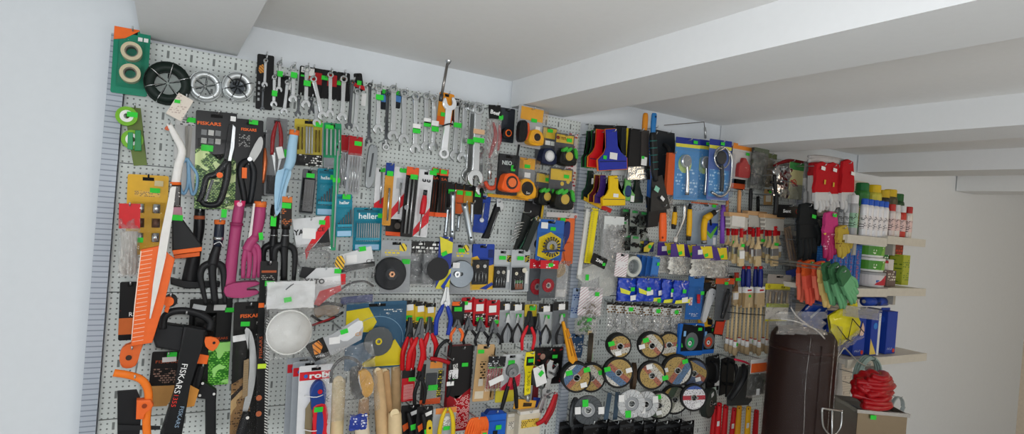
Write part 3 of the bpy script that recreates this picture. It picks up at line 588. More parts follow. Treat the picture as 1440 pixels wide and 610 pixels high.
# axe and neighbours
s = card('loppers_pack', 'large black card with a clear box and green leaf corner, behind the axe', 'loppers', (298, 420), (291, 542), 60, .02, m('#141515', .35))
s.poly('leaf_print', [(.48, .5), (1, .5), (1, 1), (.52, 1)], printed('#2d7a1e', '#7ed24f', 1.2, .6, .4, '#a5e57e'), .0005, .0008); s.text('FISKARS', .75, .46, .006, m('#d2551f', .5), .0012, .034); s.tagp(.22, .09, STEEL, .03, .012, .004, -.2, 'wire_clip'); s.tagp(.7, .1, m('#c9cac8', .6), .028, .014); s.tagp(.93, .13)
s.blister(.08, .16, .64, .46, .03, clear('#7d8084', .05, .2)); hook(298, 424, .02, 'black card behind the axe')
s = card('axe_pack', 'black card with orange type and pictograms, hanging under the axe head', 'axe pack', (237, 494), (232, 542), 45, .03, m('#171413', .35)); s.text('FISKARS', .5, .3, .007, m('#b2512c', .5), .0012, .05); s.rect('pictogram_print', .1, .5, .9, .95, printed('#171413', '#8b6f62', 1.1, .55), .0005, .0008); s.tagp(.62, .08); s.tagp(.55, .22, m('#cfcdc9', .6), .03, .012, .004, .05)
s.poly('log_picture', [(-.1, 1), (1.0, 1), (.62, 1.6), (-.1, 1.6)], m('#b98a4f', .6), .0015); hook(237, 497, .03, 'black card under the axe head')
s = T('splitting_axe', 'black axe with looped carry guard, white and red lettering down its shaft', 'axe', (262, 436), (238, 612), 0, .09)
s.rod('guard_loop', [(229, 462), (231, 446), (243, 438), (262, 437), (282, 442), (296, 452), (294, 464)], .0085, BK, .8, 10)
s.poly('head_guard', [(221, 454), (288, 464), (292, 470), (286, 487), (252, 495), (219, 489), (214, 474)], m('#1c1d1f', .5), .03, .0, .005); s.poly('shaft', [(258, 458), (291, 464), (285, 486), (268, 540), (256, 612), (225, 612), (245, 550), (252, 500)], m('#17181a', .4), .024, .012, .006)
s.poly('log_print', [(263, 539), (280, 548), (273, 571), (258, 573)], m('#cb8a3c', .6), .002, -.012); s.poly('orange_strap', [(277, 497), (294, 500), (291, 512), (274, 511)], ORANGE, .004, -.01, .001); s.poly('hang_tab', [(289, 474), (304, 475), (309, 482), (304, 489), (299, 494), (289, 487)], m('#e56a2a', .45), .006, .016, .0015, 2)
s.disc('tab_hole', 301, 482, .0032, BLACK, .001, .0175); s.text('FISKARS', 254, 532, .013, WHITE, .0135, .07, rot=math.radians(-100)); s.text('1355', 245.5, 563, .010, m('#d8362a', .5), .0135, .028, rot=math.radians(-100)); s.text('FISKARS', 252, 586, .009, m('#8fa7bd', .5), .0135, .05, rot=math.radians(-100)); hook(262, 440, .09, 'black axe')
s = T('loppers', 'black folding pruner with riveted elbow hanging beside the axe shaft', 'loppers', (285, 498), (297, 612), 0, .04)
s.rod('upper_arm', [(285, 512), (278, 540), (281, 556)], [.008, .011, .01], BK, .7, 10); s.poly('elbow', [(277, 549), (286, 536), (305, 549), (304, 562), (290, 561), (278, 560)], BK, .02, .012, .003); s.poly('arm', [(289, 558), (304, 555), (304, 612), (289, 612)], m('#1a1b1d', .4), .02, .01, .004)
for a, b in ((285, 539), (301, 554), (281, 556)): s.disc('rivet', a, b, .0032, m('#d9d9d6', .35), .002, .014, seg=12)
hook(285, 513, .04, 'folding pruner')
s = T('plant_tie_reel', 'orange knob-ended black reel peeking past the orange saw sheath', 'reel', (241, 414), (238, 432), 0, .1); s.disc('reel', 240, 423, .014, BLACK, .02, 0); s._c = (238, 423); s.disc('knob', 237, 424, .011, ORANGE, .01, .01); s.poly('stem', [(233, 430), (239, 431), (236, 440), (231, 438)], ORANGE, .006, .006, .001); hook(240, 415, .1, 'orange-knobbed reel')
s = card('pruning_saw_pack', 'tall black pack with a curved silver pruning saw and an orange corner', 'saw', (352, 424), (345, 614), 44, .06, m('#171716', .35))
s.text('FISKARS', .55, .105, .009, m('#ea6a2a', .5), .0012, .052, bold=.03); s.tagp(.36, .16); s.tagp(.2, .26, PAPER, .032, .016, .006, .15); s.rect('corner_patch', .84, .03, 1.05, .11, m('#d98a58', .5), .0006, .001); s.rect('pictogram_print', .72, .15, .97, .25, printed('#171716', '#b3b0aa', 1.5, .55), .0005, .0008)
s.poly('log_picture', [(0, .6), (.4, .55), (.62, .8), (.4, 1), (0, 1)], printed('#8a6a45', '#4a3522', .9, .5, .4, '#b99a6c'), .0005, .0008); s.poly('branch_picture', [(0, .68), (.5, .58), (.52, .6), (0, .72)], m('#2a2320', .6), .0004, .0014)
s.poly('saw_blade', [(.34, .2), (.56, .22), (.74, .4), (.72, .6), (.52, .8), (.36, .8), (.5, .6), (.52, .42)], m('#c7cacb', .3, .9), .002, .012, 0, 3); s.poly('tooth_strip', [(.34, .42), (.5, .41), (.5, .68), (.34, .7)], stripes('#a48a62', '#6d5a3f', .003, PI/2, .5), .0015, .016)
s.rod('saw_handle', [(.5, .8, .016), (.4, .9, .018), (.3, 1.0, .018)], [.010, .013, .013], BK, .8, 10); s.disc('screw', .5, .83, .004, m('#e0ddd8', .4), .002, .03, seg=12); s.blister(.05, .2, .95, .99, .03, CLEAR); hook(352, 428, .06, 'pruning saw pack')
s = card('saw_blade_sleeve', 'narrow black sleeve edged with white saw teeth', 'saw blade', (371, 428), (368, 614), 16, .085, m('#121213', .35), slot=False)
s.rect('toothed_edge', .72, .1, .98, 1, stripes('#1a1a1b', '#cfcfca', .006, math.radians(60), .42), .0008, .001); s.text('FISKARS', .3, .32, .007, m('#c0562a', .5), .0012, .055, rot=math.radians(90)); s.tagp(.4, .46, m('#c6e23c', .6), .02, .012)
for v in (.7, .82): s.disc('picture', .2, v, .007, m('#b0603c', .6), .0005, .0012)
hook(371, 431, .085, 'white-toothed sleeve')
# masks, goggles, logo packs
s = T('safety_goggles_pack', 'clear goggles bag with a white, red and black header, above the lettered header', 'goggles', (436, 306), (440, 377), 50, .05)
s.film('bag_back', 0, .3, 1, 1, BAG, 0, .001); s.poly('header', [(-.02, 0), (1, -.02), (1, .58), (.05, .55)], m('#d0d2d3', .45), .0012, .012); s.poly('red_band', [(.28, .62), (.93, -.02), (1.02, -.02), (1.02, .2), (.42, .62), (.3, .82)], m('#cf1f28', .4), .0006, .0135); s.poly('black_corner', [(.98, .22), (1, .58), (.5, .6)], BLACK, .0006, .0135)
s.text('YA', .14, .27, .014, BLACK, .014, .026, bold=.04); s.text('CE', .76, .24, .011, BLACK, .0145, .02); s.tagp(.8, .1, None, .016, .012, .015); s.tagp(.42, .3, PAPER, .034, .028, .014)
s.rod('lens_rim', [(.06, .7, .01), (.5, .64, .012), (.95, .72, .01), (.85, .95, .01), (.5, 1.0, .01), (.12, .93, .01), (.06, .7, .01)], .0022, m('#9a9c9c', .3)); s.film('bag_front', 0, .5, 1, 1.06, BAG, .02, .004, bulge=.01); hook(436, 309, .05, 'goggles bag with the white and red header')
s = T('safety_goggles_pack', 'clear bag under a grey header lettered black, with red band and yellow stripe badge', 'goggles', (456, 376), (448, 428), 60, .085)
s.poly('header', [(.3, .02), (.82, -.05), (.98, .38), (.42, .95), (.02, .4)], m('#c9cbcc', .45), .0012, .012); s.poly('title_patch', [(.0, .38), (.9, .16), (.92, .38), (.06, .58)], m('#dfe0e0', .45), .0005, .0128); s.text('YATO', .3, .38, .013, BLACK, .0135, .052, rot=math.radians(4), bold=.05)
s.poly('red_band', [(.36, .98), (.45, .62), (.92, .42), (.96, .56), (.7, .75), (.48, 1.02)], m('#cf1f28', .4), .0006, .0135); s.poly('red_side', [(.88, .12), (1.0, .1), (1.03, .38), (.93, .42)], m('#cf1f28', .4), .0006, .0135); s.tagp(.8, .05, None, .018, .012, .0145); s.film('bag_front', 0, .3, 1, 1.25, BAG, .02, .004, bulge=.01)
s.poly('badge', [(.74, -.34), (.86, -.38), (.95, -.22), (.93, -.02), (.8, .02), (.7, -.14)], stripes('#e0b02a', '#3a2d10', .008, math.radians(40), .35), .001, .011); s.poly('dark_strip', [(-.02, .02), (.3, .04), (.1, .34), (-.05, .3)], m('#1b1c1e', .4), .001, .006); hook(457, 378, .085, 'goggles bag with the lettered header')
s = T('dust_mask', 'white cup dust mask in a crinkled clear bag', 'mask', (408, 394), (404, 504), 66, .12)
s.film('bag_back', 0, 0, 1, 1, BAG, 0, .001); s.disc('cup', .5, .65, .0545, m('#dcdcd8', .75, 0, .05, 0, .3), .002, .012, dome=.046); s.rod('rim', [(.5+.47*math.cos(a), .65+.28*math.sin(a), .014) for a in [2*PI*k/24 for k in range(25)]], .0022, m('#e5e5e1', .7), sm=0)
s.film('bag_front', 0, 0, 1, 1, clear('#ffffff', .02, .10, 1.0, .02), .062, .004, bulge=.004); s.film('bag_fold', .0, 0, 1, .34, clear('#ffffff', .06, .16, 1.0, .72), .02, .004); s.tagp(.42, .22, m('#52cf58', .6), .018, .012, .03, .2); s.rod('nose_clip', [(.38, .1, .024), (.48, .05, .024), (.54, .03, .024)], .0014, DARKSTEEL); hook(408, 397, .12, 'dust mask bag')
s = T('safety_goggles_pack', 'clear glasses bag with a white CE header and dark blue foot', 'goggles', (502, 350), (500, 427), 46, .045)
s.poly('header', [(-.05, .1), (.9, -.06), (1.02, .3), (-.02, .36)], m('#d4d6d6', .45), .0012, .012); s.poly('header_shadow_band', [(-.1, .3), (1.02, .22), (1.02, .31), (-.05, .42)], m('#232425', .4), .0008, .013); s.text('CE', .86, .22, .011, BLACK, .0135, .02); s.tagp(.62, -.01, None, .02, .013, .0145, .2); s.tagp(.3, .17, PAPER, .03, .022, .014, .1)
s.rod('band', [(0, .72, .012), (.3, .6, .016), (.7, .58, .016), (1, .68, .012)], .003, m('#26282a', .4)); s.poly('foot_card', [(.02, .86), (1, .83), (1, .96), (.02, 1)], m('#2a3a7a', .4), .0015, .008); s.film('bag_front', 0, .25, 1, .98, BAG, .024, .005, bulge=.012); hook(502, 352, .045, 'glasses bag with the CE header')
s = T('safety_goggles', 'yellow-tinted safety glasses with black and red arms, hung under the mask bag level', 'goggles', (462, 424), (458, 458), 46, .06)
s.poly('lens', [(.12, .1), (.78, .05), (.82, .4), (.6, .62), (.42, .5), (.2, .66), (.08, .4)], clear('#c9a91f', .05, .12), .003, .01, .001, 3); s.rod('brow_bar', [(.05, .2, .012), (.45, .02, .016), (.9, .12, .012)], .0045, m('#1a1a1a', .4)); s.rod('arm', [(.0, .55, .01), (.4, .78, .014), (.95, .4, .01)], .0034, m('#1a1a1a', .4)); s.rod('arm', [(.05, .95, .012), (.4, .75, .016), (.7, .6, .014)], .003, m('#8d1d20', .4)); hook(462, 425, .06, 'yellow safety glasses')
s = T('earmuffs_pack', 'bagged ear defenders with yellow cup under a black header with orange badge', 'ear defenders', (478, 458), (492, 574), 62, .11)
s.poly('header', [(-.3, .12), (.3, .06), (.9, -.06), (1.0, .06), (.92, .2), (.3, .3), (-.12, .32)], m('#a9abad', .45), .0012, .012); s.poly('header_dark', [(-.32, .12), (.08, .07), (.2, .3), (-.14, .33)], m('#191817', .4), .0006, .0132); s.poly('badge', [(-.16, .13), (-.02, .1), (.06, .17), (-.02, .25), (-.14, .25)], stripes('#e08a2a', '#7a3f0a', .01, .9, .3), .0006, .014)
s.text('VOREL', -.02, .28, .006, WHITE, .014, .024); s.tagp(.32, .14, PAPER, .028, .018, .0138, .1); s.tagp(.55, .06, None, .02, .012, .015, .3); s.poly('oval_print', [(.42, .1), (.9, -.03), (.97, .06), (.6, .18)], m('#d8dadb', .45), .0005, .0134, 0, 3); s.text('CE', .86, .13, .01, m('#c98a2e', .5), .0142, .018)
s.rod('headband', [(.14, .62, .01), (.2, .46, .014), (.45, .36, .018), (.72, .42, .018), (.86, .55, .014)], .0042, m('#2b2d30', .4), .8); s.poly('cup', [(.6, .55), (.8, .52), (.92, .62), (.9, .82), (.75, .9), (.58, .84)], BLACK, .02, .02, .005, 3); s.poly('cup_cover', [(.74, .56), (.94, .56), (1.04, .68), (1.0, .84), (.82, .88), (.74, .74)], m('#e7a91c', .4), .016, .03, .005, 3); s.rod('arm_wire', [(.86, .5, .018), (.72, .62, .03), (.74, .78, .036)], .0016, CHROME)
s.film('bag_front', -.1, .2, 1.08, 1.02, BAG, .05, .006, 12, 14, bulge=.015); hook(478, 461, .11, 'ear defenders bag')
# folding knives
for k, (dx, dy, lab) in enumerate(((-17, -11, 'grey-backed folding knife pack, rearmost of three'), (-9, -6, 'grey-backed folding knife pack, middle of three'), (0, 0, 'white-backed folding knife pack with blue and red knife, front of three'))):
    s = card('folding_knife_pack', lab, 'knife', (445+dx, 513+dy), (440+dx, 620+dy), 47, .05+.025*k, m('#d9dadc' if k == 2 else '#9aa0a6', .4))
    s.rect('red_header', .02, .08, .98, .19, m('#c8202b', .4), .0006, .001); s.text('robi', .62, .135, .014, WHITE, .0022, .055, bold=.05); s.disc('logo_dot', .2, .135, .005, m('#2b62b5', .4), .0006, .0018, seg=14)
    if k == 2:
        s.poly('blade', [(.22, .55), (.36, .45), (.44, .5), (.42, .95), (.28, .98), (.22, .8)], m('#8d8166', .35, .6), .002, .008); s.poly('blue_grip', [(.34, .3), (.48, .2), (.66, .2), (.78, .3), (.76, .55), (.42, .58), (.36, .45)], m('#1f3f86', .4), .016, .016, .004, 3); s.poly('red_grip', [(.42, .52), (.78, .5), (.88, .7), (.8, .8), (.92, 1.0), (.46, 1.0), (.46, .7)], m('#d5232f', .4), .017, .018, .004, 3)
        s.poly('grip_inlay', [(.55, .58), (.68, .58), (.74, .8), (.62, 1.0), (.54, .85)], m('#27458c', .4), .004, .021, .001, 3); s.disc('pivot', .6, .33, .006, m('#c8202b', .4), .003, .019, seg=14)
        for v in (.38, .82): s.rod('tie', [(.18, v, .004), (.5, v+.01, .021), (.92, v-.02, .004)], .0012, m('#e8e8e8', .4))
        s.tagp(.56, .55, None, .022, .013, .024); s.rect('pictograms', .82, .36, .98, .5, printed('#d9dadc', '#55585c', 1.5, .5), .0005, .001)
    hook(445+dx, 515+dy, .05+.025*k, lab.split(',')[1].strip()+' knife packs' if ',' in lab else '')
# wooden handles
def handle(lab, a, b, r0, r1, d, col):
    s = T('hammer_shaft', lab, 'tool handle', a, b, 0, d, 'turned wooden tool handles'); p = lambda t: (a[0]+(b[0]-a[0])*t, a[1]+(b[1]-a[1])*t)
    s.rod('shaft', [p(0), p(.02), p(.3), p(.7), p(1)], [r0*.8, r0, (r0+r1)/2*1.02, r1, r1], m(col, .6, 0, .12), 1, 14); s.disc('end_grain', a[0], a[1]+1.2, r0*.7, m('#e7d3a9', .7), .001, r0*.75, seg=16); return s
handle('pale wooden tool handle beside the white knife pack', (476, 534), (472, 640), .019, .018, .09, '#d9c59a'); handle('wooden tool handle reaching highest, third from the knife pack', (531, 520), (541, 640), .0135, .019, .075, '#d0b083'); handle('slim wooden tool handle between two thicker handles under the saw blister', (541, 521), (549, 640), .013, .0165, .036, '#c79f70')
handle('wooden tool handle hanging next to the red pliers sleeve', (557, 516), (556, 640), .0145, .0155, .0, '#cfae80'); handle('short wooden tool handle with a cut flat end in front of the others', (555, 580), (556, 650), .0185, .02, .10, '#dcc49a'); handle('wooden handle in a blue film wrapper below the ear defenders', (508, 586), (512, 650), .018, .02, .125, '#d9cdb4'); handle('brown wooden handle behind the blue film wrapper', (512, 560), (508, 645), .014, .016, .05, '#b38a5c')
s = T('handle_wrapper', 'crumpled blue and white film wrapper round a wooden handle', 'wrapper', (505, 582), (503, 604), 24, .155); s.film('film_sheet', 0, 0, 1, 1, printed('#2c3f94', '#d9dce6', .9, .5), .0, .004, bulge=.006)
# circular saw blade blister
s = card('saw_blade_pack', 'blister with a dark circular saw blade on a blue and yellow card', 'saw blade', (531, 424), (527, 518), 84, .055, m('#22506e', .35))
s.poly('yellow_print', [(.0, .12), (.36, .08), (.5, .3), (.4, .45), (0, .42)], m('#d8c41a', .4), .0006, .001); s.poly('yellow_print', [(.62, .75), (.82, .58), (.98, .8), (.92, .98), (.25, .96), (.3, .9)], m('#d8c41a', .4), .0006, .001); s.rect('print_lines', .55, .12, .92, .2, printed('#22506e', '#d8d9d2', 1.2, .6), .0005, .0008)
s.disc('saw_blade', .52, .58, .041, m('#4a4e50', .35, .85), .002, .014, .006); s.poly('teeth', [C2(s, .002*s.W+ (.0425 if k % 2 else .039)*math.cos(PI*k/18)+.02*s.W*0+(.52-.5)*s.W, .58*s.H+(.0425 if k % 2 else .039)*math.sin(PI*k/18)) for k in range(36)], m('#5a5e60', .35, .8), .0015, .0125); s.disc('hub', .52, .58, .0095, m('#d8c41a', .4), .001, .0155, .005)
s.rod('ring_print', [(.52+.44*math.cos(a), .58+.44*math.sin(a)*s.W/s.H*.9, .0012) for a in [PI*1.1+PI*k/10*.95 for k in range(11)]], .0008, m('#7fa6c0', .5)); s.tagp(.08, .5); s.blister(.03, .05, .98, .97, .022, CLEAR); hook(531, 428, .055, 'saw blade blister')
# ================================================================ spanners along the top
def bcard(lab, a, b, w, d, kind=0):
    s = card('tool_card', lab, 'card', a, b, w, d, m('#141415', .4)); 
    if kind == 1:
        s.poly('badge', [(.12, .22), (.34, .18), (.46, .26), (.42, .33), (.2, .35), (.1, .3)], stripes('#d48a22', '#5a3706', .006, .9, .3), .0006, .001)
        for k in range(4): s.rect('window', .1, .5+.1*k, .22, .55+.1*k, m('#b9bcbe', .4), .0004, .0008)
    if kind == 2: s.rect('red_panel', .35, .15, 1, .55, m('#a91c20', .45), .0006, .001); s.tagp(.2, .3)
    hook(a[0], a[1]+2, d, lab.split(' behind')[0]); return s
bcard('tall black tool card with orange badge and small square windows behind the first spanners', (374, 77), (371, 154), 24, .012, 1)
bcard('black tool card with a white slip behind the third small spanner', (399, 106), (397, 151), 20, .012).tagp(.85, .3, PAPER, .012, .022)
bcard('wide black tool card with a red corner behind the leaning spanner', (440, 95), (437, 136), 36, .012, 2).tagp(.3, .18, PAPER, .034, .02)
bcard('black and red tool card behind the tall upright spanner', (464, 99), (462, 139), 21, .014, 2)
bcard('black tool card with green sticker behind the widest-jawed spanner of the short set', (483, 102), (482, 142), 19, .012).tagp(.3, .4)
s = card('tool_card', 'small black card with red flap and white slip above the paired dark spanners', 'card', (503, 103), (506, 128), 12, .02, m('#151516', .4)); s.poly('red_flap', [(-.3, .45), (1.1, .75), (1.1, 1.0), (-.2, .7)], m('#c2222a', .4), .0006, .002); s.tagp(.8, 1.5, PAPER, .013, .034, .003); s.tagp(.5, .55, None, .012, .012)
LG = '#ffffff'
WS = [  # label, top, bottom, width, depth, material, tags
 ('short spanner hung on the black badge card', (374, 82), (372, 123), 8, .05, STEEL, ()),
 ('smallest spanner, low beside the badge card windows', (370, 124), (369, 156), 6, .04, DARKSTEEL, ()),
 ('spanner with a green band, next to the badge card', (386, 105), (385, 151), 9, .06, CHROME, ((.58, None),)),
 ('spanner with a green sticker near its ring, second from the badge card', (394, 85), (392, 131), 9, .045, CHROME, ((.42, None),)),
 ('dull spanner with two jaws showing under the white slip card', (405, 112), (399, 162), 10, .05, STEEL, ()),
 ('spanner with a green band close under its ring, before the wide card', (413, 91), (412, 145), 11, .065, CHROME, ((.28, None),)),
 ('dark spanner hanging low between two bright ones', (421, 134), (419, 164), 8, .04, DARKSTEEL, ()),
 ('bright spanner with a green band halfway, at the wide card', (432, 92), (430, 153), 12, .07, CHROME, ((.42, None),)),
 ('long spanner leaning across the wide black and red card', (440, 106), (455, 169), 12, .09, CHROME, ()),
 ('dark spanner behind the leaning spanner, tip just below', (438, 136), (438, 161), 8, .03, DARKSTEEL, ()),
 ('spanner hanging lowest under the leaning one', (444, 140), (446, 178), 11, .045, STEEL, ()),
 ('bright upright spanner over the black and red card', (465, 101), (464, 166), 11, .075, CHROME, ()),
 ('spanner with the widest jaw of the short set', (484, 106), (481, 172), 13, .08, CHROME, ()),
 ('dark twisted-looking spanner beside the red flap card', (496, 112), (491, 182), 9, .06, DARKSTEEL, ()),
 ('spanner with a dark shaft next to the bare board gap', (503, 124), (499, 186), 11, .05, STEEL, ()),
 ('thin dark spanner first of the long set', (521, 116), (519, 202), 8, .05, DARKSTEEL, ()),
 ('long spanner with a green sticker, second of the long set', (533, 118), (532, 189), 13, .085, CHROME, ((.27, None),)),
 ('dark-edged spanner between two bright long ones', (546, 128), (543, 210), 9, .05, DARKSTEEL, ()),
 ('long spanner in front of the blue printed cards', (554, 119), (553, 199), 14, .085, STEEL, ()),
 ('long spanner just past the blue printed cards', (569, 125), (568, 204), 14, .075, STEEL, ()),
 ('long spanner with white slip and green band, before the pouch', (585, 130), (584, 217), 13, .085, CHROME, ((.55, PAPER), (.62, None))),
 ('long spanner with a dark green sticker, second before the orange pouch', (600, 130), (599, 213), 12, .075, STEEL, ((.48, PAPER), (.54, None))),
 ('long spanner with a green band right beside the orange pouch', (611, 133), (610, 214), 12, .085, CHROME, ((.5, PAPER), (.6, None))),
 ('long spanner first behind the turned bright spanner', (643, 140), (640, 226), 13, .06, STEEL, ((.42, None),)),
 ('long dull spanner second past the turned bright spanner', (655, 142), (650, 230), 13, .075, STEEL, ()),
 ('large long spanner with big jaw reaching low', (666, 143), (659, 256), 17, .085, CHROME, ((.5, None),)),
 ('large spanner with beige slip and green sticker', (674, 144), (668, 262), 19, .11, CHROME, ((.35, m('#cfa984', .6)), (.45, None))),
]
for lab, a, b, w, d, mat, tags in WS: wrench(lab, a, b, w*1.12, d, mat, tags)
s = wrench('bright white spanner hung upside down with its jaw uppermost on a black clip', (624, 223), (634, 135), 19, .12, m('#e6e8ea', .3, .6, .04), (), what='')
s.rod('black_clip', [(.2, .55, .008), (.5, .55, .012), (.95, .5, .008)], .0022, BLACK); hook(632, 175, .1, 'upturned bright spanner')
wrench('extra spanner tip hanging lowest beside the red clamp pack', (676, 205), (677, 275), 15, .065, CHROME, ())
for a, b, lab in (((541, 128), (540, 154), 'blue printed label card showing beside the second long spanner'), ((560, 130), (557, 152), 'blue and white label card between two long spanners')):
    s = card('label_card', lab, 'card', a, b, 11, .014, m('#1b1f26', .4)); s.rect('blue_print', .1, .2, .95, .6, m('#4f86c6', .4), .0006, .001); s.tagp(.4, .05, None, .012, .012); hook(a[0], a[1], .014, lab[:40].rsplit(' ', 1)[0])
s = T('socket_bar', 'long socket wrench bar with chrome head sticking up above the board', 'socket wrench', (632, 74), (619, 142), 0, .06)
s.rod('bar', [(629.5, 88), (621, 134)], .0042, m('#8e8a86', .3, .9), 1, 10, sm=0); s.rod('socket', [(632, 74), (631.5, 80), (630.6, 86), (629.6, 90)], [.0105, .0105, .0085, .0055], CHROME, 1, 14, sm=0); s.rod('foot', [(621, 133), (619.5, 142)], .006, DARKSTEEL, 1, 10, sm=0)
s = card('socket_pouch', 'orange plastic pouch behind the upturned bright spanner', 'pouch', (629, 131), (624, 176), 21, .045, m('#d98a1e', .4)); s.poly('lower_panel', [(0, .75), (1, .68), (1, 1), (0, 1)], m('#d9601e', .4), .0008, .001); s.tagp(.42, .68, None, .022, .012); s.rect('black_side', 1.0, .1, 1.5, .85, BLACK, .004, -.001); hook(629, 133, .045, 'orange pouch')
# ================================================================ clamp and tape measures
s = T('locking_clamp_pack', 'clear sleeve with a red clamp under a black header', 'clamp', (696, 147), (689, 266), 0, .09)
s.poly('header', [(687, 147), (704, 148), (706, 168), (688, 167)], m('#141414', .4), .0015, .006); s.text('Beef', 696, 158.5, .012, m('#e6e6e4', .5), .009, .032, rot=math.radians(-5), bold=.04)
s.rod('red_arm', [(694, 172, .006), (697, 190, .01), (692, 210, .01), (688, 222, .006)], [.003, .007, .006, .003], m('#a41d25', .4), .8); s.rod('screw', [(689, 230, .006), (688, 252, .006)], .006, CHROME, 1, 12, sm=0); s.rod('red_arm', [(702, 176, .004), (703, 195, .006), (700, 212, .004)], [.003, .006, .003], m('#b3343a', .4), .8)
s.rod('orange_jaw', [(682, 255, .006), (688, 264, .008), (697, 262, .008), (699, 250, .006)], [.006, .007, .007, .006], m('#c94a2e', .42), .8); s.tagp(704, 166, None, .012, .012, .01)
s.poly('sleeve', [(686, 166), (706, 167), (702, 240), (684, 240)], BAG, .012, .018, .002); hook(696, 149, .09, 'red clamp sleeve')
s = card('mirror_pack', 'chrome-fronted pack with an orange dial, between the clamp sleeve and yellow tape pack', 'tape measure', (714, 152), (711, 200), 22, .04, m('#4b5058', .2, .7)); tape(s, .45, .75, .016, ORANGE, BLACK, deep=.02); s.tagp(.1, .3, None, .012, .014); hook(714, 155, .04, 'orange dial pack')
YC = m('#e0a23a', .4)
s = card('tape_measure_pack', 'yellow-carded blister with a yellow tape measure, topmost of the tapes', 'tape measure', (748, 150), (742, 207), 36, .075, m('#a9abad', .4)); s.rect('header', .1, .03, .98, .34, YC, .0006, .001); s.tagp(.62, .33); s.tagp(.8, .52, PAPER, .018, .016, .003)
tape(s, .62, .76, .024, YC, m('#e6a521', .4), ring=1, dd=.002, center=m('#2a2422', .4)); s.poly('side_reel', [(.0, .45), (.26, .42), (.3, .75), (.22, .9), (.02, .88)], BLACK, .02, .022, .003, 3); s.poly('side_reel_orange', [(.24, .48), (.36, .46), (.38, .75), (.26, .84)], m('#d7592a', .45), .016, .02, .002, 3); s.blister(.02, .03, 1, .98, .045, CLEAR); hook(748, 154, .075, 'topmost yellow tape pack')
s = card('tape_measure_pack', 'blister with a navy tape measure and silver boss', 'tape measure', (770, 178), (765, 232), 28, .05, m('#4e5054', .4)); s.rect('header', .3, .03, .98, .3, m('#d9b43a', .4), .0006, .001); s.tagp(.62, .1); s.tagp(.55, .42, PAPER, .02, .014); s.tagp(.8, .42, m('#dfe3da', .5), .014, .014)
tape(s, .5, .78, .026, m('#c9cccd', .3, .6), m('#1c2440', .4), center=m('#e8e8e8', .4)); s.blister(.02, .03, 1, .98, .038, CLEAR); hook(770, 181, .05, 'navy tape pack')
GR = m('#141614', .45); LIME = m('#3fae3a', .45)
def greentape(lab, a, b, w, d, hl, r=.029, v=.74):
    s = card('tape_measure_pack', lab, 'tape measure', a, b, w, d, m('#55565a', .4)); s.rect('header', .05, .04, .95, .3, m('#d8b545', .4), .0006, .001); s.tagp(.7, .2)
    bd = tape(s, .5, v, r, m('#1d1f1d', .45), GR, deep=.03, center=m('#c9a94a', .4))
    x, _y, z = s.q3(.5, v)
    for k in (-.72, -.18): link('green_grip', prism(smooth_closed([(x+r*(k-.3), z+r*.7), (x+r*(k+.24), z+r*1.02), (x+r*(k+.34), z+r*.74), (x+r*(k-.2), z+r*.4)], 3), -.037, .012), LIME, bd)
    link('green_grip', prism(smooth_closed([(x+r*.55, z+r*.95), (x+r*.9, z+r*.75), (x+r*1.08, z-r*.1), (x+r*.8, z+r*.0)], 3), -.037, .012), LIME, bd)
    s.blister(.02, .03, 1, .98, .04, CLEAR); hook(a[0], a[1]+3, d, hl); return s
s = greentape('black and green tape measure under a yellow lettered header, next to the navy tape', (795, 188), (792, 232), 27, .07, 'lettered black and green tape pack'); s.text('TITAN', .55, .17, .009, m('#5a3a14', .5), .0022, .042, bold=.03); s.disc('emblem', .12, .15, .006, m('#8b2e22', .5), .0006, .002, seg=14)
s = card('tape_measure_pack', 'orange tape measure on a black lettered card', 'tape measure', (716, 217), (712, 274), 30, .108, m('#2a2c2e', .4)); s.text('NEO', .42, .22, .012, m('#c9d2cf', .5), .0016, .034, bold=.04); s.tagp(.7, .33, None, .014, .018)
tape(s, .5, .7, .028, m('#3a2a26', .4), m('#ef5f1d', .42), center=m('#e8743a', .4)); s.rod('black_strap', [(.78, -.25, .02), (.72, .1, .02), (.68, .35, .012)], .0035, BLACK); s.blister(.02, .06, 1, .98, .042, CLEAR); hook(718, 219, .108, 'orange tape card')
s = card('tape_measure_pack', 'large yellow tape measure with black boss beside the orange one', 'tape measure', (738, 220), (733, 281), 32, .052, m('#8b8d8f', .4)); s.rect('header', .3, .03, .98, .28, YC, .0006, .001); s.tagp(.62, .22); s.tagp(.65, .42, PAPER, .022, .016)
tape(s, .52, .74, .031, m('#241f1e', .4), m('#eba61f', .42), center=m('#1d1a1a', .4)); s.text('5m', .52, .84, .008, m('#e6e2da', .5), .036, .014); s.rect('yellow_foot', -.95, .93, .8, 1.0, m('#d79a2b', .4), .004, .003); s.blister(.02, .03, 1, .99, .045, CLEAR); hook(738, 224, .052, 'large yellow tape pack')
greentape('black and green tape measure on the lower pair, overlapped by its neighbour', (766, 243), (761, 288), 24, .055, 'overlapped green tape pack', .027); s = greentape('black and green tape measure with round yellow prints, lowest of all tapes', (790, 236), (786, 294), 33, .085, 'lowest green tape pack', .033, .76)
for u, v in ((.55, .38), (.8, .32), (.82, .14)): s.disc('round_print', u, v, .007, m('#d8b545', .4), .0005, .0018, seg=16)
s = card('backing_strip', 'tall white card with red block print at the edge of the first board', 'card', (806, 188), (799, 294), 15, .025, printed('#ded4d2', '#b01f2c', .55, .62)); s.tagp(.1, .2, None, .016, .012); s.rect('white_foot', .2, .82, .9, 1, printed('#e2e0de', '#55585a', 1.5, .5), .0005, .0008); hook(806, 190, .025, 'tall red block print card')
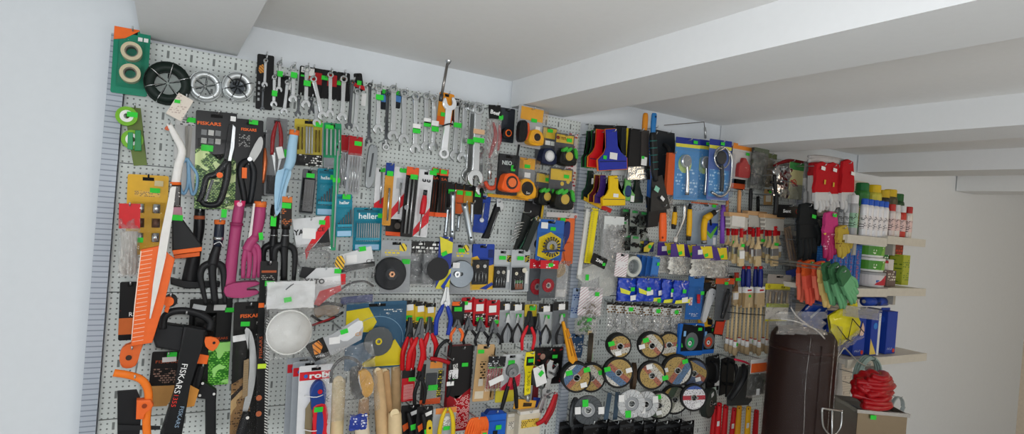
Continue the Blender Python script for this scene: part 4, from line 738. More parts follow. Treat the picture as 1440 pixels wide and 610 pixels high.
# ================================================================ bit and chisel packs in the middle
s = T('spark_spanner', 'flat silver folding multi spanner hung from the ring', 'spanner', (526, 204), (518, 263), 15, .04); s.poly('body', [(.1, .06), (.6, 0), (.95, .1), (.98, .6), (.8, .98), (.3, 1), (.12, .7)], m('#8f9496', .35, .8), .008, 0, .002, 3); s.poly('slot', [(.42, .2), (.6, .18), (.58, .75), (.4, .77)], m('#4a4d50', .4, .6), .002, .001); hook(526, 206, .04, 'flat silver multi spanner')
s = T('ring_spanner', 'small chrome ring hanging under the long spanner', 'spanner', (543, 196), (543, 214), 12, .06); s.disc('ring', .5, .6, .0105, CHROME, .006, 0, .0055, .001); s.poly('neck', [(.35, 0), (.65, 0), (.62, .35), (.38, .35)], CHROME, .005, 0); hook(543, 197, .06, 'small chrome ring')
RW = '#d9dadb'
s = card('bit_pack', 'white and red card with a thin silver bit, beside the wide teal set', 'drill bit', (535, 236), (532, 292), 13, .03, m(RW, .4)); s.poly('red_foot', [(0, .9), (1, .72), (1, 1), (0, 1)], m('#cf2730', .4), .0006, .001); bits(s, (.6,), .1, .9, .0028, CHROME); s.tagp(.85, .05, None, .02, .012); hook(535, 238, .03, 'first white and red bit card')
s = card('chisel_bit_pack', 'orange-yellow long card with blue top holding one bit', 'drill bit', (549, 229), (543, 317), 12, .06, m('#c98c2e', .4)); s.rect('blue_header', 0, 0, 1, .2, m('#1c3a86', .4), .0006, .001); s.tagp(.5, .17, None, .018, .014); bits(s, (.5,), .4, .92, .003, CHROME); s.blister(.1, .36, .9, .97, .01, CLEAR); hook(549, 232, .06, 'orange-yellow bit card')
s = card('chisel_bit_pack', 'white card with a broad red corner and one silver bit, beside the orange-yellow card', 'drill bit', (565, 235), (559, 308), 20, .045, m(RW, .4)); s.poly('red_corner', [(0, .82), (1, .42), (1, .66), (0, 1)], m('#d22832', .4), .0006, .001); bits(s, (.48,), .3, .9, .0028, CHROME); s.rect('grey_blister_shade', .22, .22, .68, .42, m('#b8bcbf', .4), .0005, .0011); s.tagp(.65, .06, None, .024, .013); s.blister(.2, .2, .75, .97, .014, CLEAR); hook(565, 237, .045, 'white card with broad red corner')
s = card('rod_pack', 'black pack with an orange header and steel rods', 'rods', (581, 235), (571, 333), 17, .065, m('#151516', .35)); s.rect('orange_header', 0, 0, 1, .12, m('#e0592a', .4), .0006, .001); bits(s, (.3, .62), .16, .95, .0032, STEEL); s.disc('round_clip', .2, .58, .007, m('#7a7d80', .3, .8), .004, .01); s.tagp(.55, .14, None, .022, .014, .011); s.blister(.05, .13, .95, .98, .014, CLEAR); hook(581, 237, .065, 'orange-headed rod pack')
s = card('wall_plug_pack', 'black card with an orange foot strip lying behind the rod pack', 'card', (561, 308), (560, 332), 36, .03, m('#191715', .4)); s.poly('orange_foot', [(0, .72), (1, .82), (1, 1.05), (0, .95)], m('#de5526', .4), .0006, .001); s.disc('picture', .45, .4, .009, m('#57504a', .5), .0006, .001); hook(561, 310, .03, 'orange-footed black card')
s = card('screwdriver_pack', 'white card with red corner and a red screwdriver, beside the orange-headed rod pack', 'screwdriver', (600, 239), (590, 333), 20, .05, m(RW, .4)); s.poly('red_corner', [(0, .9), (1, .55), (1, .78), (0, 1)], m('#d22832', .4), .0006, .001); s.rod('handle', [(.45, .38, .012), (.42, .5, .014), (.38, .66, .014)], [.006, .009, .008], m('#c41f2a', .4), 1, 12); s.rod('handle_tip', [(.46, .3, .012), (.45, .38, .012)], .006, m('#3a3d40', .3, .5), 1, 12, sm=0); bits(s, (.36,), .66, .98, .0025, CHROME, .013)
for u in (.3, .62): s.rod('staple_clip', [(u, .14, .002), (u, .17, .004), (u+.16, .17, .004), (u+.16, .14, .002)], .0016, m('#26282a', .4))
s.tagp(.95, .03, None, .022, .013); s.blister(.15, .22, .85, .98, .018, CLEAR); hook(600, 241, .05, 'red screwdriver card')
for k, (a, b, lab) in enumerate((((614, 236), (608, 302), 'black saw blade card with orange top, first of the orange-footed pair'), ((625, 238), (621, 303), 'black saw blade card with orange top, second of the orange-footed pair'))):
    s = card('saw_blade_card', lab, 'saw blades', a, b, 12, .035+.012*k, m('#171310', .4)); s.rect('orange_top', 0, 0, 1, .14, m('#e0592a', .4), .0006, .001); s.rect('orange_foot', -.3, .94, 1.1, 1.03, m('#e0592a', .4), .003, .002); s.text('SA', .5, .22, .008, m('#cf5a30', .5), .0014, .018); bits(s, (.3, .6), .3, .92, .0016, m('#5a2a1c', .4, .5)); s.tagp(.4, .06, None, .02, .012); hook(a[0], a[1]+2, .035+.012*k, 'black saw blade card '+('behind' if k == 0 else 'in front'))
for k, (x, col, lab) in enumerate(((636, '#141416', 'dark card with a white sticker behind the tall box spanner'), (648, '#c95a22', 'orange card behind the two box spanners'), (660, '#b8812c', 'ochre card behind the leaning box spanner'), (673, '#131314', 'black card at the end of the box spanner row'))):
    s = card('tool_card', lab, 'card', (x, 256+2*k), (x-2, 300+.5*k), 14, .03+.004*k, m(col, .4)); s.tagp(.4, .3, None, .02, .013); s.rect('dark_top', 0, 0, 1, .2, m('#151516', .4), .0005, .001); hook(x, 258+2*k, .03+.004*k, lab.split(' behind')[0].split(' at')[0]+' of the box spanner row')
def boxspan(lab, a, b, r, d, mat=m('#aeb6bb', .35, .85)):
    s = T('box_spanner', lab, 'box spanner', a, b, 0, d, 'tube box spanners'); p = lambda t: (a[0]+(b[0]-a[0])*t, a[1]+(b[1]-a[1])*t)
    s.rod('tube', [p(0), p(.12), p(.16), p(.84), p(.88), p(1)], [r*1.12, r*1.12, r, r, r*1.12, r*1.12], mat, 1, 6, sm=0); s.disc('hole', *p(.86), r*.35, BLACK, .0006, r*1.02, seg=12); s.disc('mouth', *p(.03), r*.55, m('#2a2c2e', .5), .0006, r*1.12, seg=12); hook(a[0], a[1], d, lab); return s
boxspan('shorter box spanner with dark mouth hanging straight', (637, 270), (636, 335), .0085, .06); boxspan('box spanner hanging beside the white and red packs', (630, 292), (626, 333), .006, .045); boxspan('box spanner leaning with its top against the ochre card', (653, 286), (664, 342), .0095, .085); boxspan('thin box spanner behind the leaning one', (664, 285), (663, 318), .0055, .05); boxspan('slim box spanner seen between the two thicker ones', (646, 302), (644, 325), .006, .045)
s = card('pick_pack', 'blue card with a white ball-ended tool', 'tool pack', (681, 275), (674, 327), 20, .04, m('#1e3f96', .4)); s.rod('tool', [(.5, .2, .006), (.5, .6, .006)], .0028, STEEL); s.disc('ball', .5, .66, .0075, m('#dfe2e6', .3), .002, .006, dome=.007, seg=16); s.tagp(.85, -.04); s.blister(.15, .15, .9, .95, .014, CLEAR); hook(681, 278, .04, 'blue ball tool card')
s = T('multi_tool', 'black slanting multi tool with open silver jaw', 'tool', (704, 282), (684, 337), 17, .05); s.poly('body', [(.3, .1), (.7, .12), (.72, .7), (.7, .95), (.2, 1), (.3, .6)], BLACK, .014, 0, .003); s.poly('jaw', [(.1, .0), (.45, -.05), (.95, .1), (.8, .25), (.6, .14), (.35, .18)], STEEL, .006, .004, .001); s.rod('edge_shine', [(.42, .3, .015), (.46, .85, .015)], .0014, STEEL); hook(700, 284, .05, 'slanting black multi tool')
s = T('hex_key_set', 'black folding hex key set with chrome ends fanned out', 'hex keys', (742, 296), (722, 352), 24, .055); s.poly('holder', [(.35, .08), (.8, .1), (.92, .3), (.8, .9), (.55, 1), (.52, .5)], m('#151a18', .4), .014, .004, .003)
for k in range(6): s.rod('hex_key', [(.5, .3+.07*k, .004), (.2, .36+.09*k, .006), (.08, .4+.095*k, .004)], .0021+.0003*(5-k), CHROME, 1, 6)
s.rod('green_key', [(.9, .1, .012), (.86, .5, .014), (.7, .92, .012)], .0028, m('#24503c', .4)); hook(742, 299, .055, 'fanned hex key set')
s = T('hex_key_set', 'dark long-arm hex key holder next to the fanned hex keys', 'hex keys', (755, 310), (738, 352), 11, .075); s.poly('holder', [(.1, .0), (.9, 0), (.9, 1), (.1, 1)], m('#1c2421', .4), .01, .002, .002); s.rod('hex_key', [(.3, .02, .004), (.3, -.1, .004)], .002, STEEL); s.rod('hex_key', [(.7, .02, .004), (.7, -.14, .004)], .0026, STEEL); hook(755, 311, .075, 'dark long-arm key holder')
s = card('strap_pack', 'black card with yellow roundels under the tape measures', 'card', (752, 280), (748, 318), 26, .035, m('#1b1b1d', .4)); s.disc('roundel', .75, .7, .008, m('#b89b2c', .4), .0006, .001); s.rod('band', [(-.1, .5, .01), (.2, .8, .012), (.7, .6, .01)], .002, m('#b9b9a8', .4)); s.rod('yellow_strip', [(.95, 0, .006), (.9, .9, .006)], .004, m('#c9a52c', .45)); hook(752, 283, .035, 'yellow roundel card')
# ================================================================ wire wheels, knives
s = card('wire_wheel_pack', 'yellow and blue card with a round wire wheel', 'wire wheel', (776, 309), (771, 366), 37, .06, m('#2d62ae', .4)); s.poly('yellow_hexagon', [(.08, .45), (.5, .3), (.92, .45), (.9, .85), (.5, 1.0), (.06, .9)], m('#e3c520', .4), .0006, .001); s.tagp(.22, .15, PAPER, .026, .02); s.tagp(.55, .22)
s.disc('wheel_rim', .5, .66, .021, m('#8c8f91', .3, .85), .012, .016, .010)
for k in range(18): a = 2*PI*k/18; s.rod('wire_knot', [C2(s, .019*math.cos(a), .66*s.H+.019*math.sin(a))+(.014,), C2(s, .033*math.cos(a), .66*s.H+.033*math.sin(a))+(.014,)], [.0022, .0034], m('#5d5a55', .4, .7), 1, 6, sm=0)
s.rod('slit_print', [(.05, .78, .03), (.9, .72, .03)], .0025, m('#26407c', .4)); s.blister(.04, .32, .96, .98, .028, CLEAR); hook(776, 312, .06, 'yellow and blue wire wheel card')
s = card('wire_wheel_pack', 'grey card with a dark wire cup wheel, half behind the yellow and blue card', 'wire wheel', (757, 313), (749, 354), 22, .03, m('#a4a8ab', .4)); s.disc('wheel', .75, .7, .017, m('#35373a', .5, .5), .014, .016, .006); hook(757, 315, .03, 'grey wire wheel card')
s = card('knife_card', 'orange card with a navy craft knife', 'knife', (797, 302), (793, 371), 24, .035, m('#e5703a', .42)); s.poly('knife', [(.3, .2), (.62, .15), (.6, .45), (.35, .6), (.1, 1.0), (-.05, .95), (.2, .55)], m('#23306c', .4), .012, .012, .002, 3); s.poly('fold_flap', [(.4, .62), (.9, .58), (.85, 1), (.55, .98)], m('#cf5f2e', .45), .004, .006, .001, 3); s.tagp(.25, .1); s.rect('clear_top', -.7, -.04, 1.1, .06, m('#c9c4c2', .4), .002, .004); s.disc('eyelet', .95, .03, .005, m('#c9543f', .4), .001, .008, .002); hook(797, 304, .035, 'orange craft knife card')
# ================================================================ disc and bit packs under the middle seam
HEXY = stripes('#e3c72a', '#2a2410', .012, math.radians(35), .3)
def hexbadge(s, u, v, r): s.poly('badge', [C2(s, (u-.5)*s.W+r*math.cos(PI*k/3+.5), v*s.H+r*math.sin(PI*k/3+.5)) for k in range(6)], HEXY, .0006, .002)
s = card('backing_pad_pack', 'grey card with a black rubber backing pad and brass nut', 'sanding pad', (558, 338), (555, 412), 42, .05, m('#999da0', .4)); hexbadge(s, .72, .13, .0125); s.rect('yellow_type', .12, .18, .95, .28, printed('#999da0', '#d8c12a', .7, .7), .0005, .0008); s.tagp(.82, .4, None, .024, .014)
s.disc('pad', .3, .62, .0465, m('#232528', .55), .012, .014, 0, .003); s.disc('pad_hub', .3, .62, .018, m('#34373a', .5), .006, .018, 0, .002); s.disc('nut', .3, .62, .009, m('#b98a6a', .35, .7), .006, .024, .004, seg=6); s.blister(.0, .3, .98, .98, .034, CLEAR); hook(558, 341, .05, 'backing pad card')
for k, (a, b, w, lab) in enumerate((((588, 339), (585, 402), 20, 'smoky bag of sanding sheets under a black header, beside the backing pad'), ((608, 339), (604, 403), 23, 'smoky bag of sanding sheets under a black header, next to the blue and yellow pack'))):
    s = pouch('sanding_disc_pack', lab, 'sanding discs', a, b, w, .04+.015*k, BAG, printed('#141414', '#e2e2de', .55, .5), .26, .014); s.disc('sanding_disc', .45, .6, .021, m('#53575a', .6), .006, .002); s.rect('grey_sheet', .06, .3, .94, .95, m('#7d8285', .45), .002, -.002); hook(a[0], a[1]+2, .04+.015*k, lab.split(',')[0]+(' beside the pad' if k == 0 else ' by the blue pack'))
s = card('cutting_disc_pack', 'blue and yellow pack with half a black disc showing', 'disc', (628, 333), (622, 406), 19, .075, m('#2a3a86', .4)); s.poly('yellow_print', [(0, 0), (1, .1), (1, .3), (.2, .36)], m('#d9cf3a', .4), .0005, .001); s.poly('yellow_print', [(0, .98), (.3, .8), (1, .6), (1, 1), (0, 1)], m('#d9cf3a', .4), .0005, .001); s.disc('disc', .05, .62, .034, m('#16171a', .35), .003, .004); s.poly('blue_stripe', [(.3, .95), (.95, .68), (1, .74), (.5, 1)], BLUE, .0005, .0075); s.tagp(.4, .32, None, .018, .012, .004, .5); hook(628, 336, .075, 'blue and yellow disc pack')
s = card('backing_pad_pack', 'grey card with a mirror-bright round pad', 'sanding pad', (649, 342), (645, 413), 33, .05, m('#999da0', .4)); hexbadge(s, .7, .1, .012); s.rect('yellow_type', .3, .18, .98, .28, printed('#999da0', '#d8c12a', .7, .7), .0005, .0008); s.tagp(.5, .14)
s.disc('pad', .5, .6, .042, m('#6d757c', .28, .9, .02), .008, .012, .006, .002); s.disc('pad_hub', .3, .6, .009, m('#d9dcde', .3, .5), .004, .018, .004); s.tagp(.2, .42, PAPER, .022, .016, .022); s.blister(.02, .28, .98, .98, .03, CLEAR); hook(649, 345, .05, 'bright pad card')
s = card('accessory_bit_set', 'blue and yellow card with a black tray of small bits', 'bits', (680, 343), (677, 407), 32, .05, m('#1f3f9c', .4)); s.poly('yellow_print', [(0, .3), (.25, .26), (.6, .5), (1, .45), (1, 1), (0, 1)], m('#dcae2c', .4), .0005, .0008); s.poly('blue_stripe', [(.4, .98), (.95, .84), (1, .9), (.7, 1)], BLUE, .0005, .0014)
TRAY = m('#1f2022', .4)
def tray(s, u0, v0, u1, v1, cols):
    s.rect('tray', u0, v0, u1, v1, TRAY, .006, .007, .001)
    for i, cc in enumerate(cols): s.disc('small_disc', u0+(u1-u0)*(.28+.44*i), v0+(v1-v0)*.26, .0055, m(cc, .4, .3), .002, .010, .0012, seg=16)
    for i in range(4): u = u0+(u1-u0)*(.18+.21*i); s.rod('small_bit', [(u, v0+(v1-v0)*(.5+.05*(i % 2)), .009), (u, v0+(v1-v0)*.88, .009)], .0014, STEEL, 1, 6, sm=0)
tray(s, .04, .34, .74, .88, ('#b9a184', '#c2c2c2')); s.rect('emblem', .72, .12, .95, .3, m('#16275f', .4), .0006, .001); s.blister(.02, .3, .98, .98, .014, CLEAR); hook(680, 346, .05, 'blue and yellow bit card')
for k, (a, b, w, cols, lab) in enumerate((((708, 351), (704, 407), 26, ('#9b9b99', '#b8b4a8'), 'grey card with a black bit tray next to the blue and yellow bit card'), ((733, 351), (730, 410), 26, ('#d8d2bd', '#d8d2bd'), 'grey card with a tray showing a pale round stone, nearest the red discs'))):
    s = card('accessory_bit_set', lab, 'bits', a, b, w, .05+.008*k, m('#b3b8bb', .35)); tray(s, .05, .42, .7, .95, cols[:2-k]); s.rect('emblem', .72, .13, .97, .3, printed('#222222', '#d8c12a', 1.5, .6), .0005, .0008); s.tagp(.45, .2, None, .024, .012); s.rect('white_slip', .72, .5, .85, .8, PAPER, .0006, .009)
    if k: s.rect('green_stone', .2, .72, .6, .78, m('#4f7a52', .6), .004, .010); s.disc('stone', .62, .48, .008, m('#d8d2bd', .6), .003, .014, seg=16); s.rect('red_stone', .2, .8, .6, .93, m('#8a5a48', .6), .004, .010)
    s.blister(.02, .38, .98, .98, .015, CLEAR); hook(a[0], a[1]+3, .05+.008*k, lab.split(' next')[0].split(', nearest')[0])
for k, (a, b, w, du, r, lab) in enumerate((((754, 364), (751, 423), 20, .65, .026, 'grey card with a larger red flap disc, half behind its twin'), ((773, 366), (769, 419), 23, .5, .022, 'clear pack with a red flap disc in front of its larger twin'))):
    s = card('flap_disc_pack', lab, 'flap disc', a, b, w, .045+.03*k, m('#565b5f', .4)); s.rect('red_header', -.05, 0, 1.05, .22, m('#c91f2c', .4), .0006, .001); s.rect('header_type', .3, .1, .95, .2, printed('#c91f2c', '#f0e6e4', .8, .55), .0004, .0018); s.tagp(.55, .12, None, .018, .012) if k else None
    s.disc('flap_disc', du, .66, r, m('#a32631', .6), .008, .004, .008); s.disc('hub', du, .66, r*.42, m('#b9aca4' if k else '#8a8482', .4), .005, .0045, .006)
    for j in range(12): a2 = 2*PI*j/12; s.rod('flap_edge', [C2(s, (du-.5)*s.W+r*.55*math.cos(a2), .66*s.H+r*.55*math.sin(a2))+(.0125,), C2(s, (du-.5)*s.W+r*.95*math.cos(a2+.25), .66*s.H+r*.95*math.sin(a2+.25))+(.0125,)], .0006, m('#7c1a24', .6), 1, 4, sm=0)
    s.blister(.02, .24, .98, .98, .018, CLEAR); hook(a[0], a[1]+2, .045+.03*k, lab.split(',')[0].split(' in front')[0])
s = T('brush_pack', 'silver film pack with a tan fibre brush beside the red flap discs', 'wire brush', (789, 366), (785, 420), 22, .03); s.rect('card', 0, .05, 1, 1, m('#b9bdc0', .4), .0015); s.poly('fibre', [(.0, .1), (.6, .0), (.8, .3), (.3, .45)], m('#b39a72', .7), .006, .004, .001, 3); s.film('film_sheet', 0, 0, 1, 1, BAG, .014, .003); s.rect('white_foot', .1, .75, .9, .95, PAPER, .0006, .002); hook(789, 369, .03, 'silver film brush pack')
# ================================================================ pliers
for k, (a, b, w, lab) in enumerate((((577, 422), (575, 460), 17, 'yellow pliers card, first of the three above the red pliers'), ((592, 424), (590, 462), 15, 'yellow and black pliers card with a white label, middle of the three'), ((606, 426), (604, 462), 14, 'yellow and black pliers card nearest the blue-handled pliers'))):
    s = card('pliers_card', lab, 'card', a, b, w, .03+.004*k, m('#d7b32a', .4)); s.rect('black_top', 0, 0, 1, .16, m('#191919', .4), .0006, .001); s.tagp(.5, .26, PAPER, .02, .018, .002, .1); s.tagp(.4, .62); s.rect('black_band', 0, .75, 1, 1, printed('#1a1a1a', '#d7b32a', 1, .5), .0005, .0008); hook(a[0], a[1]+2, .03+.004*k, lab.split(',')[0].split(' with')[0].split(' nearest')[0]+('', ' in the middle', ' nearest the blue pliers')[k])
REDG = m('#c3141c', .35)
pliers('long red-gripped combination pliers, hanging lowest of the red ones', (593, 447), (581, 521), 22, .085, REDG, DARKSTEEL, gr=.0085); pliers('red-gripped pliers beside the blue-handled pliers', (604, 445), (604, 505), 20, .07, REDG, DARKSTEEL, gr=.008); pliers('red-gripped pliers half behind the lowest red pair, by the saw blade blister', (577, 446), (572, 520), 18, .06, REDG, m('#3f4245', .4, .7), gr=.008)
pliers('blue-handled pliers with bright jaws', (628, 403), (621, 471), 23, .09, m('#223b9a', .38), STEEL, gr=.0075)
for q in ((593, 448, .085, 'lowest red pliers'), (604, 446, .07, 'red pliers by the blue pair'), (577, 447, .06, 'rear red pliers'), (628, 406, .09, 'blue-handled pliers')): hook(q[0], q[1]+18, q[2]-.018, q[3])
s = card('pliers_card', 'black card over small orange-handled cutters', 'card', (645, 424), (643, 458), 18, .04, m('#1b1a19', .4)); s.tagp(.45, .3, None, .026, .013); s.rect('orange_top', 0, 0, .6, .16, ORANGE, .0005, .001); hook(645, 426, .04, 'black cutter card')
pliers('small orange-handled side cutters', (643, 448), (641, 480), 19, .06, m('#ef6a2a', .4), DARKSTEEL, 'cut', gr=.005, tags=())
for k, (x, y, w, lab) in enumerate(((659, 418, 19, 'first'), (676, 420, 19, 'second'), (694, 422, 19, 'third'))):
    nth = lab+' of the three from the orange cutters'
    s = card('pliers_card', 'red pliers card with white label, '+nth, 'card', (x, y), (x-2, y+38), w, .03+.006*k, m('#b5121e', .4)); s.tagp(.45, .32, PAPER, .026, .022, .002, .05); s.tagp((.2, .45, .7)[k], (.2, .75, .8)[k]); s.rect('tool_window', .15, .55, .9, .95, printed('#3a1114', '#d9d6d4', .9, .5), .0005, .0008); hook(x, y+2, .03+.006*k, 'red pliers card '+lab+' in its row')
    pliers('black-handled nose pliers under a red card, '+nth, (x-1, y+27), (x+1, y+64), 21, .055+.008*k, m('#1b1c1e', .4), DARKSTEEL, 'long', gr=.005)
for k, (a, b, w, lab, col) in enumerate((((714, 424), (710, 482), 21, 'grey blister of pliers next to the red cards', '#a4a8ab'), ((728, 425), (724, 482), 20, 'grey blister with a white label and black-handled pliers', '#b4b8ba'), ((768, 427), (763, 484), 20, 'grey blister with a white label beyond the red long-handled pliers', '#b4b8ba'), ((789, 424), (786, 484), 21, 'black-topped grey blister at the post', '#6a6e72'))):
    s = card('pliers_pack', lab, 'pliers', a, b, w, .035+.006*k, m(col, .35)); s.rect('black_top', 0, 0, 1, .2, printed('#1c1b19', '#b89a3a', 1, .4), .0006, .001); s.tagp(.55, .12, PAPER, .026, .02, .002, .06); s.tagp(.6, .32)
    for sg in (-1, 1): s.rod('handle', [(.5-sg*.02, .5, .01), (.5+sg*.26, .68, .012), (.5+sg*.34, .82, .012), (.5+sg*.24, .97, .01)], [.0028, .0045, .005, .004], m('#1f2022', .4), .8); s.poly('jaw', [(.5, .28), (.5+sg*.05, .3), (.5+sg*.14, .48), (.5, .52)], STEEL, .006, .01)
    s.blister(.05, .24, .96, .99, .02, CLEAR); hook(a[0], a[1]+2, .035+.006*k, lab.split(' next')[0].split(' beyond')[0]+(' by the red cards' if k == 0 else ''))
s = card('pliers_card', 'yellow-topped card behind the red long-handled pliers', 'card', (747, 428), (744, 470), 17, .035, m('#c9b02e', .4)); s.rect('lower_print', 0, .4, 1, 1, m('#2b2c2e', .4), .0005, .0008); s.tagp(.6, .12, None, .022, .014); hook(747, 431, .035, 'yellow-topped pliers card')
pliers('long red-handled pliers with a round dark head', (745, 437), (741, 492), 20, .075, m('#cc1a28', .38), m('#2a2c2e', .4, .6), 'cut', gr=.006); s = pliers('navy-handled pliers between the red pair and the grey blister', (757, 440), (754, 486), 12, .055, m('#1d2440', .4), DARKSTEEL, 'long', gr=.004)
# ================================================================ lower middle
s = card('screw_bit_pack', 'red and black card with rows of small white type under the red pliers', 'bits', (575, 517), (573, 564), 18, .055, m('#b5121e', .4)); s.rect('black_top', 0, 0, 1, .3, m('#191617', .4), .0005, .0008); s.rect('type_rows', .15, .5, .9, .95, stripes('#b5121e', '#e4c9c6', .004, PI/2, .3), .0004, .0008); s.tagp(.75, .34); hook(575, 519, .055, 'red and black typed card')
pliers('black pliers with flat grips between two red packs', (592, 512), (589, 568), 17, .08, BLACK, BLACK, 'cut', gr=.006)
s = card('blade_pack', 'grey card with a dark square, yellow side print and orange foot', 'blades', (610, 505), (604, 568), 29, .055, m('#8c8f8c', .4)); s.rect('dark_square', .2, .3, .72, .66, m('#3c4044', .35, .4), .002, .004); s.rect('yellow_side', .78, .25, .98, .85, printed('#2a2a22', '#c9bb3a', 1, .6), .0005, .0008); s.rect('black_side', 0, .1, .16, .9, printed('#1a1a1a', '#c9bb3a', 1.4, .4), .0005, .0008); s.poly('orange_foot', [(0, .9), (1, .86), (1, 1), (0, 1)], m('#c9532a', .4), .0006, .001); s.rect('orange_top', .35, .05, .95, .2, m('#d98a3a', .4), .0006, .001); s.tagp(.55, .62, None, .03, .016, .006); s.blister(.05, .22, .96, .97, .014, CLEAR); hook(610, 508, .055, 'grey card with the dark square')
s = T('strap_wrench', 'black rubber loop with a red grip hung above the dark packs', 'strap wrench', (628, 477), (620, 506), 20, .09); s.rod('loop', [(.05, .9, 0), (.1, .4, .004), (.45, .05, .006), (.85, .2, .004), (.98, .75, 0)], .0055, BLACK, .8); s.rod('red_grip', [(-.3, 1.0, .004), (.4, .98, .006), (1.1, 1.05, .004)], .006, m('#a5141e', .4), .8); hook(629, 480, .09, 'black rubber loop')
s = card('staple_gun_pack', 'tall red and black box-like pack with white dotted rows', 'pack', (650, 486), (642, 606), 32, .05, m('#8f0f1a', .4), .02); s.poly('black_print', [(0, 0), (1, 0), (1, .5), (.4, .62), (0, .56)], m('#171415', .4), .0006, .001); s.rect('dotted_rows', .3, .58, .98, .97, printed('#a8121e', '#e0c4c2', 1.6, .75), .0005, .001); s.poly('white_print', [(.05, .22), (.35, .2), (.4, .36), (.1, .4)], printed('#d8d8d4', '#2a2a2a', 1.2, .5), .0006, .0016); s.tagp(.65, .22); s.tagp(.1, .36); hook(650, 489, .05, 'tall dotted red and black pack')
s = T('staple_strip', 'black accessory with white ends hung over the tall red pack', 'accessory', (634, 502), (630, 560), 20, .075); s.rod('body', [(.45, .05, .004), (.5, .5, .008), (.4, .95, .004)], [.006, .009, .005], BLACK, .8, 8); s.rect('white_label', .3, .28, .95, .5, printed('#dadada', '#3a3a3a', 1.4, .5), .001, .014); s.rect('white_label', .2, .56, .7, .66, PAPER, .001, .014); hook(634, 505, .075, 'black accessory with white ends')
s = card('hand_saw_sleeve', 'tan cardboard saw sleeve with black pictograms and a toothed edge', 'saw', (684, 484), (676, 564), 24, .07, m('#c3a071', .65)); s.poly('toothed_edge', [(1, .02)]+[q for k in range(20) for q in ((1.0, .04+.047*k), (1.07, .06+.047*k))]+[(.95, .99)], m('#a3835a', .65), .001, .0005); s.rect('pictogram_print', .25, .3, .6, .6, printed('#c3a071', '#231a12', .7, .55), .0005, .0008); s.tagp(.2, .12); s.tagp(.35, .66, m('#d6cfc0', .6), .016, .022); s.rect('pale_label', .1, .82, .6, .95, m('#d6cbb5', .6), .0005, .0008); hook(684, 487, .07, 'tan saw sleeve')
s = card('tan_card', 'tan card lying behind the toothed saw sleeve', 'card', (687, 500), (683, 563), 22, .03, m('#b8955f', .65)); hook(687, 503, .03, 'tan card')
s = pouch('file_set', 'sleeve of red needle files under a black header with a white label', 'files', (698, 500), (692, 549), 24, .10, BAG, printed('#17181a', '#c8ccce', 1, .45), .3, .012)
for k in range(6): s.rod('file_handle', [(.12+.15*k, .36, .004), (.12+.15*k, .92, .005)], [.0032, .0028], m('#a01c26', .4), 1, 7, sm=0)
s.tagp(.5, .66, PAPER, .05, .018, .018, .35); s.tagp(.3, .3); s.tagp(.75, .28); hook(698, 502, .1, 'red needle files')
s = card('yellow_pack', 'yellow card foot showing under the white and red plier card', 'card', (712, 530), (709, 565), 26, .03, m('#d9c93a', .45)); hook(712, 532, .03, 'yellow card foot')
s = card('pliers_pack', 'white and red card with a long-handled adjustable pliers', 'pliers', (721, 498), (716, 548), 27, .07, m('#c7cbce', .4)); s.poly('red_corner', [(0, .95), (.5, .72), (1, .55), (1, .88), (.7, 1), (0, 1)], m('#cf2a45', .4), .0006, .001); s.tagp(.45, .22, None, .024, .014); s.disc('head', .5, .5, .014, m('#8f9294', .35, .8), .008, .012, .005); s.poly('jaw', [(.3, .3), (.7, .26), (.85, .5), (.6, .62), (.25, .55)], m('#7a7e80', .35, .8), .008, .008, .001, 3)
for sg, e in ((-1, .12), (1, .9)): s.rod('handle', [(.5+sg*.05, .62, .01), (.5+sg*.22, .95, .012), (.5+sg*.3, 1.2, .012), (e, 1.5, .01)], [.005, .007, .0075, .006], m('#b03038', .4) if 0 else BLACK, .8)
s.rod('red_sleeve', [(.42, .62, .014), (.36, .85, .016)], [.006, .008], m('#c92a3a', .4), .8); s.blister(.05, .1, .95, .98, .024, CLEAR); hook(721, 501, .07, 'white and red pliers card')
s = T('hacksaw_frame', 'bright yellow printed strip with a black cut-out, hung beside the white tag', 'saw', (746, 494), (741, 556), 16, .09); s.poly('strip', [(.15, .02), (.9, 0), (.95, .3), (.72, .45), (.8, .96), (.3, 1), (.2, .5), (.05, .3)], m('#e6d61e', .4), .003, 0, .0005); s.rect('black_window', .22, .12, .84, .32, m('#1a1a1a', .4), .001, .001); s.rect('type', .4, .45, .65, .9, printed('#e6d61e', '#2a2a1a', 1.4, .6), .0005, .001); s.tagp(.55, .2); s.rod('steel_end', [(.5, .98, .002), (.55, 1.12, .004)], .006, STEEL); hook(746, 496, .09, 'yellow printed strip')
s = T('white_tag', 'white price tag with a green sticker tilted over the adjustable spanners', 'price tag', (757, 515), (762, 541), 15, .125); s.rect('paper', 0, 0, 1, 1, PAPER, .0008); s.tagp(.6, .4, None, .018, .014, .002, .8); hook(757, 516, .125, 'white tilted tag')
s = card('tool_card', 'black and red card behind the adjustable spanners at the post', 'card', (771, 488), (766, 540), 44, .02, printed('#161515', '#9c1c22', .55, .42)); s.tagp(.72, .25); s.disc('round_picture', .35, .25, .01, m('#b08a7a', .4), .0006, .001); hook(771, 491, .02, 'black and red spanner card')
